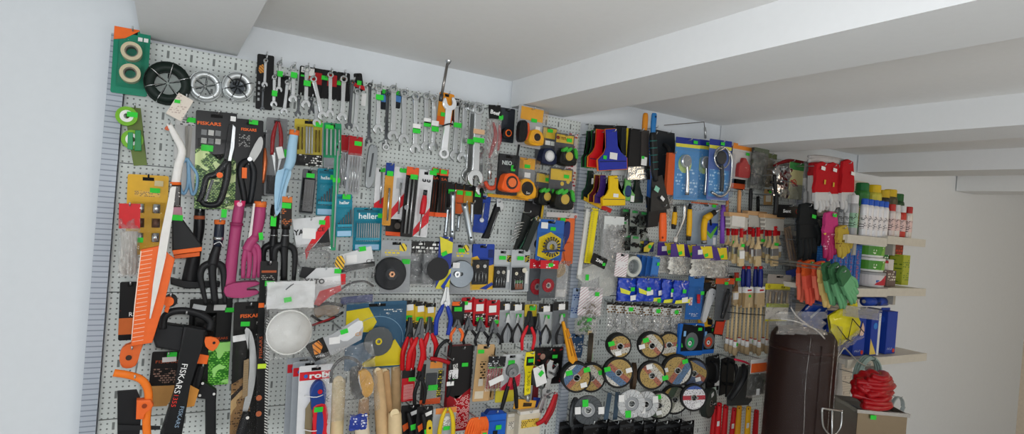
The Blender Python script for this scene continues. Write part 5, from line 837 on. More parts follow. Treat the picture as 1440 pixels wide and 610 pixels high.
def adjustable(lab, a, b, w, d, mat, grip=None):
    s = T('adjustable_spanner', lab, 'spanner', a, b, w, d); s.poly('handle', [(.36, .25), (.64, .25), (.72, .9), (.6, 1), (.4, 1), (.28, .9)], grip or mat, .009, 0, .002); s.poly('head', [(.25, .3), (.1, .1), (.25, .0), (.5, .02), (.42, .14), (.55, .2), (.85, .05), (.95, .16), (.8, .3), (.6, .36), (.4, .36)], mat, .012, .002, .002); s.rod('worm', [(.45, .24, .015), (.68, .26, .015)], .004, DARKSTEEL, 1, 8, sm=0); s.disc('hang_hole', .5, .94, .0035, m('#2a2b2c'), .001, .0012, seg=12); hook(a[0], a[1]+6, d, lab.split(' with')[0].split(' hanging')[0].split(' behind')[0]); return s
adjustable('chrome adjustable spanner hanging across the black and red card', (779, 506), (762, 580), 22, .055, CHROME); adjustable('dark adjustable spanner behind the white tag', (756, 520), (752, 584), 20, .04, m('#4a4d50', .4, .7), m('#6d2228', .4)); adjustable('small chrome adjustable spanner lowest of the three by the post', (770, 545), (756, 588), 16, .085, STEEL)
s = T('bolt_cutter', 'red curved cutter handle below the adjustable spanners', 'cutters', (776, 550), (762, 598), 16, .10); s.rod('handle', [(.9, .0, 0), (.75, .4, .004), (.5, .8, .004), (.0, 1.0, 0)], [.006, .0085, .0085, .006], m('#b0141e', .4), .8); s.rod('second_handle', [(1.1, .05, -.004), (1.05, .5, 0), (.75, .95, 0)], [.005, .0065, .005], m('#8d1219', .4), .8); hook(777, 552, .1, 'red cutter handle')
# bottom edge
for k, (a, b, w, lab) in enumerate((((578, 569), (574, 625), 26, 'black knife pack with a green tag, under the red typed card'), ((598, 571), (594, 625), 22, 'black knife pack with a yellow-buttoned knife at the lower edge'))):
    s = card('knife_pack', lab, 'knife', a, b, w, .06+.03*k, m('#161617', .4)); s.rod('knife_body', [(.3, .15, .01), (.5, .5, .014), (.6, .95, .012)], [.006, .009, .008], BLACK, .7); s.tagp(.6, .5+.1*k, None, .02, .016, .02, .2); s.poly('orange_print', [(.1, .5), (.6, .38), (.7, .5), (.2, .66)], m('#e0612a', .4), .0006, .001); s.poly('white_print', [(.4, .2), (.95, .12), (.95, .22), (.4, .3)], PAPER, .0005, .001)
    if k: s.poly('yellow_button', [(.5, .35), (.8, .35), (.85, .8), (.55, .8)], m('#d9b92a', .4), .003, .024, .001, 3); s.disc('button_hole', .68, .5, .004, BLACK, .001, .0255, seg=12)
    hook(a[0], a[1]+2, .06+.03*k, lab.split(' with')[0]+(' under the typed card' if k == 0 else ' at the lower edge'))
s = card('pliers_pack', 'grey orange-topped card with yellow plier handles', 'pliers', (626, 573), (622, 630), 32, .085, m('#a8abad', .4)); s.rect('orange_top', .1, 0, 1, .14, m('#e08a4a', .4), .0006, .001)
for sg in (-1, 1): s.rod('handle', [(.55+sg*.05, -.02, .01), (.55+sg*.22, .2, .012), (.55+sg*.3, .6, .012), (.55+sg*.2, 1.0, .01)], [.004, .0065, .007, .006], m('#dcbd22', .4), .8)
s.rect('barcode_label', .4, .22, .75, .5, printed('#e0e0dd', '#4a4a4a', 2, .6), .0005, .001); s.tagp(.6, .5); hook(626, 575, .085, 'yellow plier handles card')
s = T('rope_net', 'bundle of bright orange cord at the lower edge', 'cord', (670, 584), (667, 622), 34, .10)
for k in range(8): s.rod('cord', [(.06+.11*k, .9, .0), (.1+.1*k, .3, .012), (.25+.075*k, .04, .014), (.4+.075*k, .35, .012), (.3+.09*k, .95, 0)], .0042, m('#ef6b2a', .5), 1, 6)
s.tagp(.75, .75, None, .014, .03, .022); s.rect('label', .62, .5, .9, .9, printed('#e87a3a', '#5a2a6a', 1.2, .5), .0008, .02); hook(670, 587, .1, 'orange cord bundle')
s = T('blue_case', 'bright blue plastic case hung between the orange cord and cream boxes', 'case', (696, 575), (692, 622), 30, .07); s.rect('case_body', 0, .12, 1, 1, m('#1f5fc0', .35), .03, .012, .003); s.poly('case_top', [(.05, .14), (.2, 0), (.8, .02), (.95, .14)], m('#1a3f8f', .4), .02, .008, .002); s.rect('black_tab', .4, .6, .6, 1, BLACK, .002, .015); s.tagp(.62, .5, None, .02, .014, .016); s.rect('seam', .05, .3, .95, .33, m('#17479a', .4), .001, .013); hook(696, 578, .07, 'blue case')
for k, (a, b, w, lab) in enumerate((((724, 580), (721, 622), 24, 'cream boxed pack with a green tag beside the blue case'), ((744, 576), (741, 622), 30, 'cream boxed pack with a yellow label, last before the post'))):
    s = T('boxed_pack', lab, 'box', a, b, w, .05+.03*k); s.rect('box', 0, .1, 1, 1, m('#cfc6b2', .5), .028, .01, .002); s.rect('label', .1, .25, .9, .5, printed('#d9b84a' if k else '#d8d4c8', '#4a3a2a', 1.2, .5), .0006, .0108); s.tagp(.6, .62); s.rect('blister_lid', .05, .0, .95, .14, m('#d6d2c8', .3), .02, .008, .002); hook(a[0], a[1]+2, .05+.03*k, lab.split(' with')[0]+' '+lab.split(' ')[4]if 0 else ('cream box with the green tag', 'cream box with the yellow label')[k])
s = T('yellow_wallet', 'yellow-orange flat packet above the cream boxes', 'packet', (740, 562), (737, 576), 30, .065); s.rect('packet', 0, 0, 1, 1, m('#e2a63a', .45), .004, 0, .001); s.rect('blue_end', .85, -.3, 1.2, .8, m('#24357c', .45), .003, -.002); s.poly('dark_print', [(.4, .3), (.8, .25), (.8, .6), (.4, .7)], m('#3a2a1a', .5), .0006, .001); hook(740, 563, .065, 'yellow-orange packet')
# ================================================================ second board: scrapers and trowels
def spreader(lab, a, b, w, d, body, edge, group=None, tags=(), hl=None):
    s = T('filling_knife', lab, 'scraper', a, b, w, d); pts = [(.28, .02), (.62, 0), (.66, .06), (.66, .42), (.78, .58), (1.0, .7), (1.0, .98), (.02, 1.0), (0, .74), (.2, .6), (.28, .45)]
    s.poly('blade', pts, m(body, .4), .006, .002, .0012); s.poly('edge_rim', [((u-.5)*1.09+.5, (v-.5)*1.03+.5) for u, v in pts], m(edge, .45), .003, -.003); s.rect('fold_line', .03, .78, .97, .8, m('#16203e', .5), .0006, .0028)
    for u, v, mt2, ww, hh in tags: s.tagp(u, v, mt2, ww, hh, .004)
    hook(a[0], a[1]+4, d, hl or lab.split(' with')[0].split(',')[0]); return s
spreader('black rubber scraper with a green rim, rearmost of the top scraper row', (831, 184), (829, 235), 20, .05, '#181b1a', '#1f6b34'); spreader('dark green rimmed black scraper beside the red scraper', (838, 183), (835, 236), 22, .065, '#202523', '#2a8a45')
spreader('red plastic scraper with an orange rim', (846, 182), (841, 236), 28, .085, '#c4161c', '#d9702a'); spreader('blue plastic scraper with an orange rim and white label, front of the top row', (861, 181), (862, 239), 40, .11, '#24329c', '#d9702a', None, ((.5, .66, PAPER, .032, .022), (.2, .69, None, .014, .012)))
s = T('float_board', 'wide black rubber float behind the blue and red scrapers', 'float', (862, 174), (858, 246), 46, .03); s.poly('board', [(.0, .06), (.95, 0), (1, .75), (.1, .85)], m('#191b1d', .5), .012, 0, .002); s.rect('grey_side', .78, .05, .98, .7, m('#3b3f42', .5), .004, .003); s.poly('white_lip', [(.6, .62), (1.0, .58), (1.02, .98), (.5, 1)], m('#d5d7d6', .5), .004, .004); hook(862, 178, .03, 'wide black float')
s = T('yellow_edge_strip', 'narrow yellow strip between the float and the wide black brush', 'scraper', (884, 180), (883, 240), 4, .06); s.rect('strip', 0, 0, 1, 1, m('#d9bd2c', .45), .004, 0, .0006); hook(884, 182, .06, 'narrow yellow strip')
s = T('wallpaper_brush', 'wide black brush with a crinkled silver foil foot and white label', 'brush', (900, 181), (898, 254), 31, .075); s.poly('body', [(.1, 0), (.9, .02), (1.0, .72), (0, .74)], m('#1d1d1e', .55), .012, 0, .002); s.rect('grey_side', .55, .02, .9, .7, m('#3a3634', .5), .003, .003); s.poly('foil_foot', [(0, .74), (1.02, .7), (1.03, .97), (-.04, 1.0)], m('#c9cccd', .2, 1.0, .05, 0, 1.0), .014, .002, .002); s.tagp(.68, .62, PAPER, .026, .03, .005); s.tagp(.62, .55, None, .012, .01, .0062)
for k in range(4): s.rod('fibre_edge', [(.92, .3+.06*k, .004), (1.08, .32+.06*k, .002)], .0012, m('#c79a52', .6), 1, 5, sm=0)
hook(900, 184, .075, 'wide black brush')
s = T('putty_knife', 'orange-handled knife sticking up behind the black gripped trowel', 'knife', (908, 159), (905, 205), 9, .05); s.rod('handle', [(.5, 0), (.5, .1), (.5, .45), (.5, .6)], [.007, .011, .011, .008], m('#d98a24', .42), .8, 12); s.rect('blade', .1, .58, .9, 1, STEEL, .002); hook(908, 190, .05, 'orange-handled knife')
s = T('trowel', 'blue-handled plastic trowel with a long blue bar hanging down', 'trowel', (920, 159), (914, 292), 10, .045); s.rod('handle', [(.5, 0), (.5, .03), (.45, .15), (.45, .26)], [.008, .011, .011, .008], m('#2f7dc0', .4), .8, 12); s.rect('bar', .1, .24, .8, 1, m('#2460ae', .42), .006, 0, .001); s.disc('hang_hole', .5, .04, .004, m('#16355e'), .001, .0095, seg=12); hook(920, 180, .045, 'blue-handled trowel')
s = T('smoothing_trowel', 'dark trowel with a teal-ringed black grip', 'trowel', (919, 186), (925, 296), 24, .095); s.rod('grip', [(.45, 0), (.45, .05), (.45, .3), (.42, .5), (.5, .62)], [.010, .0135, .0145, .013, .009], m('#17191b', .45), .85, 14)
for k in range(5): s.rod('grip_ring', [(.45, .1+.09*k), (.45, .113+.09*k)], .0152, m('#24615c', .45), .85, 14, sm=0)
s.poly('blade', [(.3, .58), (.9, .55), (1.3, 1.0), (.1, 1.0)], m('#232527', .4), .004, -.002); s.tagp(.4, .72, m('#8fc9b2', .5), .022, .018, .01, -.4, 'teal_label'); s.tagp(.75, .85, PAPER, .02, .012, .006, -.6); hook(919, 189, .07, 'teal-ringed trowel')
s = T('float_board', 'dark plastering float hung just before the shower packs', 'float', (939, 184), (934, 282), 26, .03); s.poly('board', [(-.2, .0), (.9, .02), (.95, .2), (.9, 1.0), (.0, .98)], m('#22262a', .5), .008, 0, .002); s.rod('handle', [(.3, .2, .004), (.3, .3, .03), (.3, .6, .03), (.3, .7, .004)], .008, BLACK, 1, 8); hook(939, 187, .03, 'dark plastering float')
s = T('scrub_brush', 'orange-bristled brush hung against the first shower pack', 'brush', (946, 214), (942, 275), 12, .08); s.rect('back', .5, 0, 1, 1, m('#a34218', .5), .012, -.004, .001); s.rect('bristles', 0, .02, .8, .98, stripes('#ef6a2a', '#b3451a', .0022, PI/2, .6, .7), .014, .004, .002); s.poly('clear_wrap', [(.2, .96), (1, .9), (.7, 1.5), (-.1, 1.5)], BAG, .01, .002); hook(946, 216, .08, 'orange-bristled brush')
spreader('black scraper with a blue and white print, first of the lower row', (832, 240), (828, 281), 18, .05, '#182420', '#2a6b45', None, ((.7, .35, PAPER, .02, .02),)); spreader('maroon scraper with a yellow rim in the lower row', (842, 246), (838, 285), 20, .075, '#5c1a22', '#d9b92a'); spreader('purple-blue scraper beside the yellow one', (849, 246), (846, 286), 20, .095, '#3a2468', '#c98a2a')
spreader('yellow scraper with a white sticker, front of the lower row', (864, 247), (863, 289), 32, .115, '#e4be16', '#c99a10', None, ((.55, .66, PAPER, .022, .012),))
s = spreader('light green scraper with a dark oval cut-out', (884, 251), (882, 282), 20, .07, '#6fae62', '#4a8a4a'); s.poly('oval_print', [(.35, .35), (.65, .35), (.72, .7), (.5, .85), (.28, .7)], m('#1d3a6a', .4), .0006, .0028, 0, 3); s.tagp(.8, .9, PAPER, .016, .022)
spreader('black scraper at the end of the lower row, by the blue bar', (897, 252), (896, 285), 16, .06, '#1b2420', '#2a5a3a')
s = T('flat_scraper', 'flat yellow and red blade lying under the lower scraper row', 'scraper', (835, 280), (833, 290), 26, .06); s.poly('blade', [(0, 0), (1, .5), (1, 1), (0, .5)], m('#d6a51f', .45), .004, 0, .0008); s.poly('red_tail', [(1, .4), (1.6, .6), (1.55, 1.2), (1, 1)], m('#b52422', .45), .004, .0); hook(835, 281, .06, 'flat yellow and red blade')
# shower heads
SHB = m('#4f8fc9', .35)
def shower(lab, a, b, w, d, kind, ttag):
    s = card('shower_pack', lab, 'shower head', a, b, w, d, SHB if kind < 2 else m('#5b74b4', .35)); s.rect('dark_top', 0, 0, 1, .1, m('#1d2f86', .4), .0006, .001); s.rect('yellow_band', 0, .1, 1, .155, m('#d9d04a', .4), .0006, .001); s.rect('water_print', .05, .5, .95, .95, printed('#4f8fc9', '#a7cdea', .5, .5), .0004, .0008); s.tagp(ttag, .06)
    if kind < 2:
        s.disc('halo_print', .4, .42, min(.034, s.W*.55), m('#b9cf8a', .4), .0004, .0014); s.rod('handle', [(.38, .4, .012), (.42, .6, .014), (.44, .92, .012)], [.006, .007, .0085], CHROME, 1, 12); s.disc('head', .36, .38, .024, m('#c9ccce', .3, .6), .012, .018, 0, .003); s.disc('spray_plate', .36, .38, .0195, m('#8f9498', .5, .3), .002, .020, .0)
    else:
        s.rod('hose', [(.15, .3, .01), (.5, .14, .012), (.88, .25, .012), (.95, .5, .012), (.85, .82, .012), (.5, .94, .012), (.1, .88, .012)], .0055, CHROME, 1, 10); s.rod('handle', [(.45, .42, .014), (.5, .62, .016), (.52, .86, .014)], [.008, .008, .0075], m('#3a3d40', .35), 1, 12); s.disc('head', .42, .3, .027, m('#33363a', .4), .014, .02, 0, .003); s.rod('head_ring', [(.42+.34*math.cos(2*PI*k/20), .3+.34*s.W/s.H*math.sin(2*PI*k/20), .018) for k in range(21)], .003, CHROME, 1, 8, sm=0)
    s.blister(.02, .17, .98, .98, .034, CLEAR); hook(a[0], a[1]+3, d, lab); return s
shower('chrome hand shower on light blue card, nearest the orange brush', (968, 194), (964, 281), 34, .085, 0, .78); shower('second hand shower card, half covered by the hose shower pack', (994, 197), (989, 281), 21, .06, 1, .55); shower('dark-faced hand shower ringed by a chrome hose', (1014, 197), (1009, 281), 31, .10, 2, .55)
s = card('sprayer_pack', 'orange-topped pack with a dull red bottle shape', 'bottle', (1045, 203), (1041, 252), 27, .07, m('#c6c3c0', .35)); s.rect('orange_header', 0, 0, 1, .16, m('#d9832e', .4), .0006, .001); s.tagp(.75, .26); s.poly('bottle', [(.42, .4), (.56, .4), (.6, .52), (.78, .58), (.8, .9), (.72, .95), (.26, .95), (.2, .9), (.22, .58), (.38, .52)], m('#a8393a', .35), .016, .018, .004, 2); s.blister(.03, .2, .97, .98, .03, CLEAR); hook(1045, 205, .07, 'red bottle pack')
s = card('sprayer_pack', 'darker blue-edged pack half hidden behind the red bottle pack', 'pack', (1031, 201), (1028, 262), 14, .04, m('#3a5a9c', .4)); s.rect('orange_header', 0, 0, 1, .14, m('#c9873a', .4), .0006, .001); s.rod('loop', [(.6, .5, .006), (.9, .56, .008), (.7, .7, .006)], .003, m('#c9c9c9', .3)); hook(1031, 203, .04, 'blue-edged pack')
s = card('tool_card', 'black card with an orange foot below the red bottle pack', 'card', (1038, 248), (1036, 266), 22, .04, m('#1a1816', .4)); s.poly('orange_foot', [(0, .6), (1, .5), (1, .9), (0, 1)], m('#c9532a', .4), .0006, .001); hook(1038, 250, .04, 'black and orange card below the bottle')
s = pouch('hose_fitting_pack', 'dark crinkled bag with greenish contents beside the red bottle pack', 'bag', (1068, 208), (1061, 266), 21, .085, clear('#b5bab4', .10, .2, 1.0, .06), m('#515a4a', .5), .12, .02)
for k, (u, v, h) in enumerate(((.35, .4, '#4e5a3c'), (.62, .55, '#6a725e'), (.4, .75, '#3f4548'), (.7, .32, '#57604a'))): s.poly('fitting', [(u-.2, v-.1), (u+.16, v-.14), (u+.22, v+.1), (u-.12, v+.14)], m(h, .6), .012, .006, .003, 2)
hook(1068, 210, .08, 'dark crinkled bag')
s = pouch('cloth_pack', 'olive and beige cloth bag hung past the dark crinkled bag', 'bag', (1082, 216), (1078, 262), 16, .06, BAG, m('#58603f', .6), .15, .015); s.poly('cloth', [(.1, .15), (.8, .2), (1.0, .5), (.7, .7), (.95, .95), (.3, 1), (.1, .6)], m('#7d7355', .75, 0, .3), .012, .004, .003, 2); s.tagp(.8, .3, m('#c9bfae', .6), .018, .018, .02, .7); hook(1082, 218, .06, 'olive cloth bag')
s = T('ceiling_wire', 'thin bent wire with a small chrome end standing above the shower packs', 'wire', (934, 176), (992, 191), 0, .07); s.rod('wire', [(934, 176), (965, 173.5), (990, 171.5), (991, 180)], .0016, m('#6d6862', .4, .5), 1, 6, sm=0); s.rod('end', [(991, 179), (992, 186), (992, 194)], [.004, .005, .004], STEEL, 1, 10, sm=0); s.rod('post', [(992, 194), (992, 194, -.07)], .003, STEEL, 1, 6, sm=0)
# hammers, gun, trowels
def stick(name, lab, cat, pts, r, col, d, head=None):
    s = T(name, lab, cat, pts[0], pts[-1], 0, d); s.rod('handle', pts, r, m(col, .55, 0, .12), .85, 12)
    if head: s.poly('head', head[0], head[1], .02, .012, .003)
    hook(pts[0][0], pts[0][1]+3, d, lab); return s
WH = m('#d8d6d0', .7, 0, .1)
def blockbrush(lab, x0, x1, yt, d, hx, hy0, hcol, labelc=None):
    s = T('whitewash_brush', lab, 'brush', ((x0+x1)/2, hy0), ((x0+x1)/2-1, yt+24), 0, d); s.rod('handle', [(hx, hy0), (hx-.3, hy0+8), (hx-1, yt+1)], [.007, .0085, .0075], m(hcol, .5, 0, .1), .85, 10); s.poly('block', [(x0, yt), (x1, yt+2), (x1, yt+8), (x0, yt+6)], m('#c49c70', .55), .028, .012, .002); s.poly('bristles', [(x0+1, yt+6), (x1-1, yt+8), (x1-1.5, yt+25), (x0+1.5, yt+23)], stripes('#d6d2c8', '#9e9a90', .003, 0, .6, .8), .024, .010, .002)
    if labelc: s.poly('label', [(x0+4, yt+5), (x0+22, yt+7), (x0+21, yt+22), (x0+3, yt+19)], m(labelc, .6), .001, .0125)
    hook(hx, hy0+2, d, lab); return s
blockbrush('wooden-handled white wall brush with a pale label, first of three', 1026, 1053, 298, .09, 1040, 267, '#c08a58', '#d6d4ce'); blockbrush('white wall brush with a black handle, middle of three', 1052, 1079, 296, .07, 1056, 265, '#1c1c1e'); blockbrush('white wall brush with a black handle, last of three', 1075, 1104, 300, .10, 1091, 272, '#1c1c1e')
stick('hammer_shaft', 'orange-wood handle hanging beside the first wall brush', 'hammer handle', [(1023, 281), (1022, 300), (1022, 318)], [.006, .0075, .0065], '#b97a4a', .05); stick('hammer_shaft', 'short black handle between two wall brush handles', 'hammer handle', [(1066, 276), (1066, 298)], [.0075, .0075], '#1a1a1b', .04)
s = card('box_card', 'small tan carton with a pale picture behind the wall brushes', 'box', (1081, 266), (1080, 288), 12, .03, m('#b9935f', .55)); s.rect('picture', .2, .4, .8, .8, m('#d9d2c2', .5), .0005, .001); s.tagp(.6, .15, None, .016, .012); hook(1081, 268, .03, 'small tan carton')
s = card('glue_gun_pack', 'blue-grey card with a yellow and black glue gun', 'glue gun', (991, 285), (987, 347), 42, .04, m('#8e9dab', .4)); s.rect('type_lines', .08, .04, .5, .2, printed('#8e9dab', '#3a4652', 1.3, .5), .0005, .0008); s.rect('orange_line', .05, .0, .95, .03, m('#b5502a', .4), .0005, .0009); s.poly('blue_print', [(.55, .45), (1, .45), (1, .72), (.6, .72)], m('#1f3f9c', .4), .0005, .001); s.poly('green_print', [(.6, .6), (.75, .7), (.95, .5), (.98, .56), (.78, .82), (.6, .68)], m('#5aa83a', .4), .0004, .0016); s.tagp(.8, .06); s.rect('barcode', .86, .78, .95, .95, printed('#d8d8d8', '#222', 2, .5) if 0 else m('#d8d8d8', .5), .0005, .001)
s.rod('barrel', [(.42, .35, .02), (.72, .2, .02)], [.0125, .011], m('#2c2a28', .4), .9, 14, sm=0); s.rod('yellow_barrel', [(.4, .36, .022), (.58, .27, .022)], [.0135, .013], m('#e2ae1c', .4), .9, 14, sm=0); s.rod('nozzle', [(.72, .2, .02), (.95, .1, .02)], [.007, .0035], STEEL, 1, 12, sm=0); s.rod('grip', [(.42, .36, .02), (.38, .55, .022), (.42, .85, .02)], [.012, .0125, .0115], m('#e2ae1c', .4), .9, 14); s.rod('grip_end', [(.42, .84, .02), (.43, .92, .02)], [.0125, .0115], m('#9a9c9c', .3, .7), .9, 14, sm=0); s.rod('trigger', [(.56, .36, .024), (.6, .5, .024)], .004, BLACK); hook(991, 288, .04, 'glue gun card')
s = T('purple_roller', 'purple ribbed plastic tube hanging by the glue gun card', 'roller', (1017, 290), (1015, 343), 0, .06); s.rod('body', [(1017, 291), (1016.6, 300), (1016.4, 303), (1016, 320), (1015.8, 323), (1015.4, 342)], [.010, .011, .0085, .0115, .009, .010], m('#7a4ab0', .4), .9, 14, sm=0); s.rod('cap', [(1017, 288), (1016.9, 292)], .0085, m('#5c3590', .4), .9, 14, sm=0); hook(1017, 290, .06, 'purple ribbed tube')
s = T('putty_trowel', 'orange-handled trowel with a black neck', 'trowel', (932, 268), (932, 340), 0, .085); s.rod('handle', [(932, 299), (932, 305), (932, 330), (932, 339)], [.012, .015, .0155, .013], m('#ef6328', .42), .85, 14); s.poly('neck', [(911, 276), (938, 290), (938, 301), (927, 304), (926, 318), (911, 320), (913, 295)], BLACK, .012, 0, .003); s.disc('hang_hole', 932, 334, .004, m('#7a2a12'), .001, .0135, seg=12); hook(932, 290, .085, 'orange-handled trowel')
for k, (x, y0, y1, lab) in enumerate(((949, 292, 322, 'yellow-handled tool beside the orange-handled trowel'), (970, 288, 338, 'yellow-handled tool with black ends beside the glue gun card'))):
    s = T('scraper_tool', lab, 'scraper', (x, y0), (x-2, y1), 0, .075); s.rod('neck', [(x+.5, y0-2), (x, y0+8)], [.006, .008], BLACK, .85, 12, sm=0); s.rod('handle', [(x, y0+6), (x-.5, (y0+y1)/2), (x-1.5, y1-6)], [.0095, .011, .0105], m('#e2ab1c', .42), .85, 14); s.rod('end', [(x-1.5, y1-7), (x-2, y1)], [.0105, .0085], m('#2a2a2a', .45), .85, 14, sm=0); hook(x, y0, .075, lab)
s = T('chrome_spoon', 'long chrome-wrapped tool with a white knob between the two yellow handles', 'tool', (961, 286), (950, 340), 0, .10); s.rod('rod', [(963, 287), (962, 305), (956, 322), (950, 335)], [.006, .007, .006, .004], CHROME, .5, 8); s.rod('knob', [(950.5, 333), (949.5, 340)], .0075, m('#d8d4cc', .5), 1, 12, sm=0); hook(962, 289, .1, 'chrome-wrapped tool')
# rulers, white bags
s = T('spirit_level', 'yellow plastic rule hanging at the post', 'ruler', (838, 293), (827, 370), 9, .085); s.rect('rule', 0, 0, 1, 1, m('#e3d01a', .42), .006, 0, .001); s.rect('scale_print', .1, .02, .4, .98, stripes('#e3d01a', '#6a611a', .004, PI/2, .25), .0004, .0006); hook(838, 296, .085, 'yellow rule')
s = T('plastic_strip', 'long white strip beside the yellow rule', 'strip', (828, 294), (815, 387), 5, .07); s.rect('strip', 0, 0, 1, 1, m('#d9dad6', .45), .006, 0, .001); s.rect('clear_edge', 1, 0, 1.6, 1, CLEAR, .004); hook(828, 297, .07, 'long white strip')
s = card('label_card', 'black lettered end card across the foot of the yellow rule', 'card', (845, 360), (840, 374), 22, .105, m('#171717', .4)); s.text('ZAN', .5, .5, .010, WHITE, .0014, .03, bold=.04); s.tagp(.82, .6, None, .012, .01, .003); hook(845, 362, .105, 'black lettered end card')
s = pouch('cable_tie_bag', 'white cable tie bag with green type and a barcode', 'bag', (861, 304), (857, 366), 28, .06, FOGGY, m('#d6dad8', .5), .3, .02); s.rect('contents', .08, .3, .92, .96, stripes('#e0e2e0', '#b9bdbb', .004, 0, .5), .008, -.001); s.tagp(.78, .13, None, .018, .016, .011); s.rect('barcode_label', .35, .5, .7, .72, printed('#e4e4e2', '#333333', 1.6, .65), .0005, .016); s.film('bag_gloss', 0, .2, 1, 1, BAG, .024, .004); hook(861, 306, .06, 'white cable tie bag')
s = pouch('white_bag', 'limp translucent white bag beside the yellow rule', 'bag', (848, 296), (851, 345), 14, .04, FOGGY, None, .1, .012); s.rect('white_sheet', .1, .1, .9, .9, m('#dcdcd8', .6), .003); hook(848, 298, .04, 'limp white bag')
for k, (x, y, lab) in enumerate(((880, 293, 'first of the top row'), (893, 295, 'second of the top row'), (906, 297, 'last of the top row'), (877, 310, 'first of the middle row'), (890, 313, 'second of the middle row'), (903, 315, 'last of the middle row'), (882, 329, 'first of the lowest row'), (894, 331, 'second of the lowest row'), (906, 333, 'last of the lowest row'))):
    s = card('screw_card', 'small blister of black screws under the scrapers, '+lab, 'screws', (x, y), (x-1, y+23), 13, .03+.013*(k % 4), m('#8b918a' if k % 2 else '#454b46', .4)); s.rect('green_print', .2, .05, .8, .2, m('#2f8a44', .45), .0006, .001)
    rr = random.Random(k+40)
    for j in range(8): u, v, a2 = rr.uniform(.12, .88), rr.uniform(.35, .9), rr.uniform(0, PI); s.rod('screw', [(u-.2*math.cos(a2), v-.12*math.sin(a2), .006), (u+.2*math.cos(a2), v+.12*math.sin(a2), .009)], [.0042, .0022], m('#151716', .35, .4), 1, 6, sm=0)
    s.blister(.02, .22, .98, .98, .014, CLEAR); hook(x, y+1, .03+.013*(k % 4), 'dark screw blister, '+lab)
s = T('masking_tape_roll', 'wide white tape ring in clear wrap beside the blue combs', 'tape roll', (885, 355), (882, 393), 34, .05); s.disc('tape', .6, .5, .0385, m('#c9cbc2', .45), .03, .018, .027, .002); s.disc('core', .6, .5, .0268, m('#9aa0a0', .5), .024, .014, .024); hook(889, 358, .05, 'white tape ring')
s = card('striped_pack', 'white card with slanting pink lines in front of the tape ring', 'card', (876, 356), (872, 389), 17, .09, stripes('#e2dfe0', '#a03a5a', .008, math.radians(-60), .18)); s.rect('small_type', .1, .35, .9, .6, printed('#e2dfe0', '#6a4a56', 1.6, .4), .0004, .0008); hook(876, 358, .09, 'small slant-lined card')
s = card('striped_pack', 'white card with slanting pink lines and a bag of small screws', 'screws', (833, 404), (828, 444), 32, .06, stripes('#e2dfe0', '#a03a5a', .009, math.radians(-55), .16)); s.tagp(.72, .22, None, .018, .014)
rr = random.Random(5)
for j in range(11): u, v, a = rr.uniform(.25, .6), rr.uniform(.55, .9), rr.uniform(0, PI); s.rod('screw', [(u, v, .006+.001*j), (u+.12*math.cos(a), v+.1*math.sin(a), .006+.001*j)], [.0032, .0014], m('#9a8c7a', .3, .8), 1, 6, sm=0)
s.film('bag_front', .05, .45, .95, 1, BAG, .024, .002); hook(833, 406, .06, 'slant-lined screw card')
s = pouch('corner_bag', 'crumpled clear bag of pale plastic pieces under the yellow rule', 'bag', (838, 369), (842, 418), 48, .045, FOGGY, None, .1, .02); s.poly('pale_piece', [(.0, .1), (.9, .02), (.96, .25), (.1, .5)], m('#cfd0c8', .5), .01, .004, .002, 2); s.poly('pale_piece', [(.55, .3), (.9, .25), (.98, .9), (.6, .98)], m('#c6c8bf', .5), .01, .006, .002, 2); s.tagp(.12, .32, None, .014, .02, .02); hook(838, 371, .045, 'clear bag of pale pieces')
s = card('tool_strip', 'blue-edged narrow pack behind the slant-lined screw card at the post', 'pack', (812, 405), (807, 447), 11, .03, printed('#9fb0c9', '#2f4a8a', .8, .5)); hook(812, 407, .03, 'blue-edged narrow pack')
s = T('green_dot_bag', 'clear bag of green rawl plugs above the grinding discs', 'bag', (826, 441), (823, 470), 27, .05); s.film('bag_back', 0, 0, 1, 1, FOGGY, 0, .001); rr = random.Random(9)
for j in range(22): s.disc('green_plug', rr.uniform(.08, .92), rr.uniform(.12, .88), .0045, m('#5f9c5a', .5), .008, .008, .0018, seg=10)
s.tagp(.5, .25, None, .02, .014, .014); s.tagp(.6, .88, m('#cdb98a', .5), .018, .014, .014); s.film('bag_front', 0, 0, 1, 1, BAG, .014, .003); hook(826, 443, .05, 'green plug bag')
# blue combs and tile spacer bags
for k in range(4):
    x = 899+7.5*k; s = T('notched_comb', 'blue notched plastic comb, '+('first', 'second', 'third', 'fourth')[k]+' from the white tape ring', 'comb', (x+2, 358+k), (x-1, 389), 11, .04+.02*k); s.poly('plate', [(.1, 0), (1, .02), (.9, 1), (.0, .96)], m('#2a5fa8' if k < 3 else '#3a74bb', .4), .004, 0, .0008); s.rect('notches', .1, .9, .85, .97, stripes('#2a5fa8', '#16305c', .003, 0, .5), .0006, .0008); s.tagp(.7, .35, None, .012, .012) if k == 3 else None; hook(x+2, 360+k, .04+.02*k, ('first', 'second', 'third', 'fourth')[k]+' blue comb')
for k, (x, y) in enumerate(((900, 337), (913, 339))):
    s = card('spacer_pack', ('dark blue and yellow header card by the black screws, before its twin', 'dark blue and yellow header card next to the purple headers')[k], 'card', (x, y), (x-1, y+15), 14, .03+.01*k, m('#2a2f5a', .4)); s.poly('yellow_print', [(.0, .6), (.6, .1), (1, .1), (.5, 1), (0, 1)], m('#d9c23a', .4), .0005, .001); s.tagp(.55, .5, None, .014, .012, .003); hook(x, y+1, .03+.01*k, ('first', 'second')[k]+' blue and yellow header')
PURP = m('#4a3280', .4)
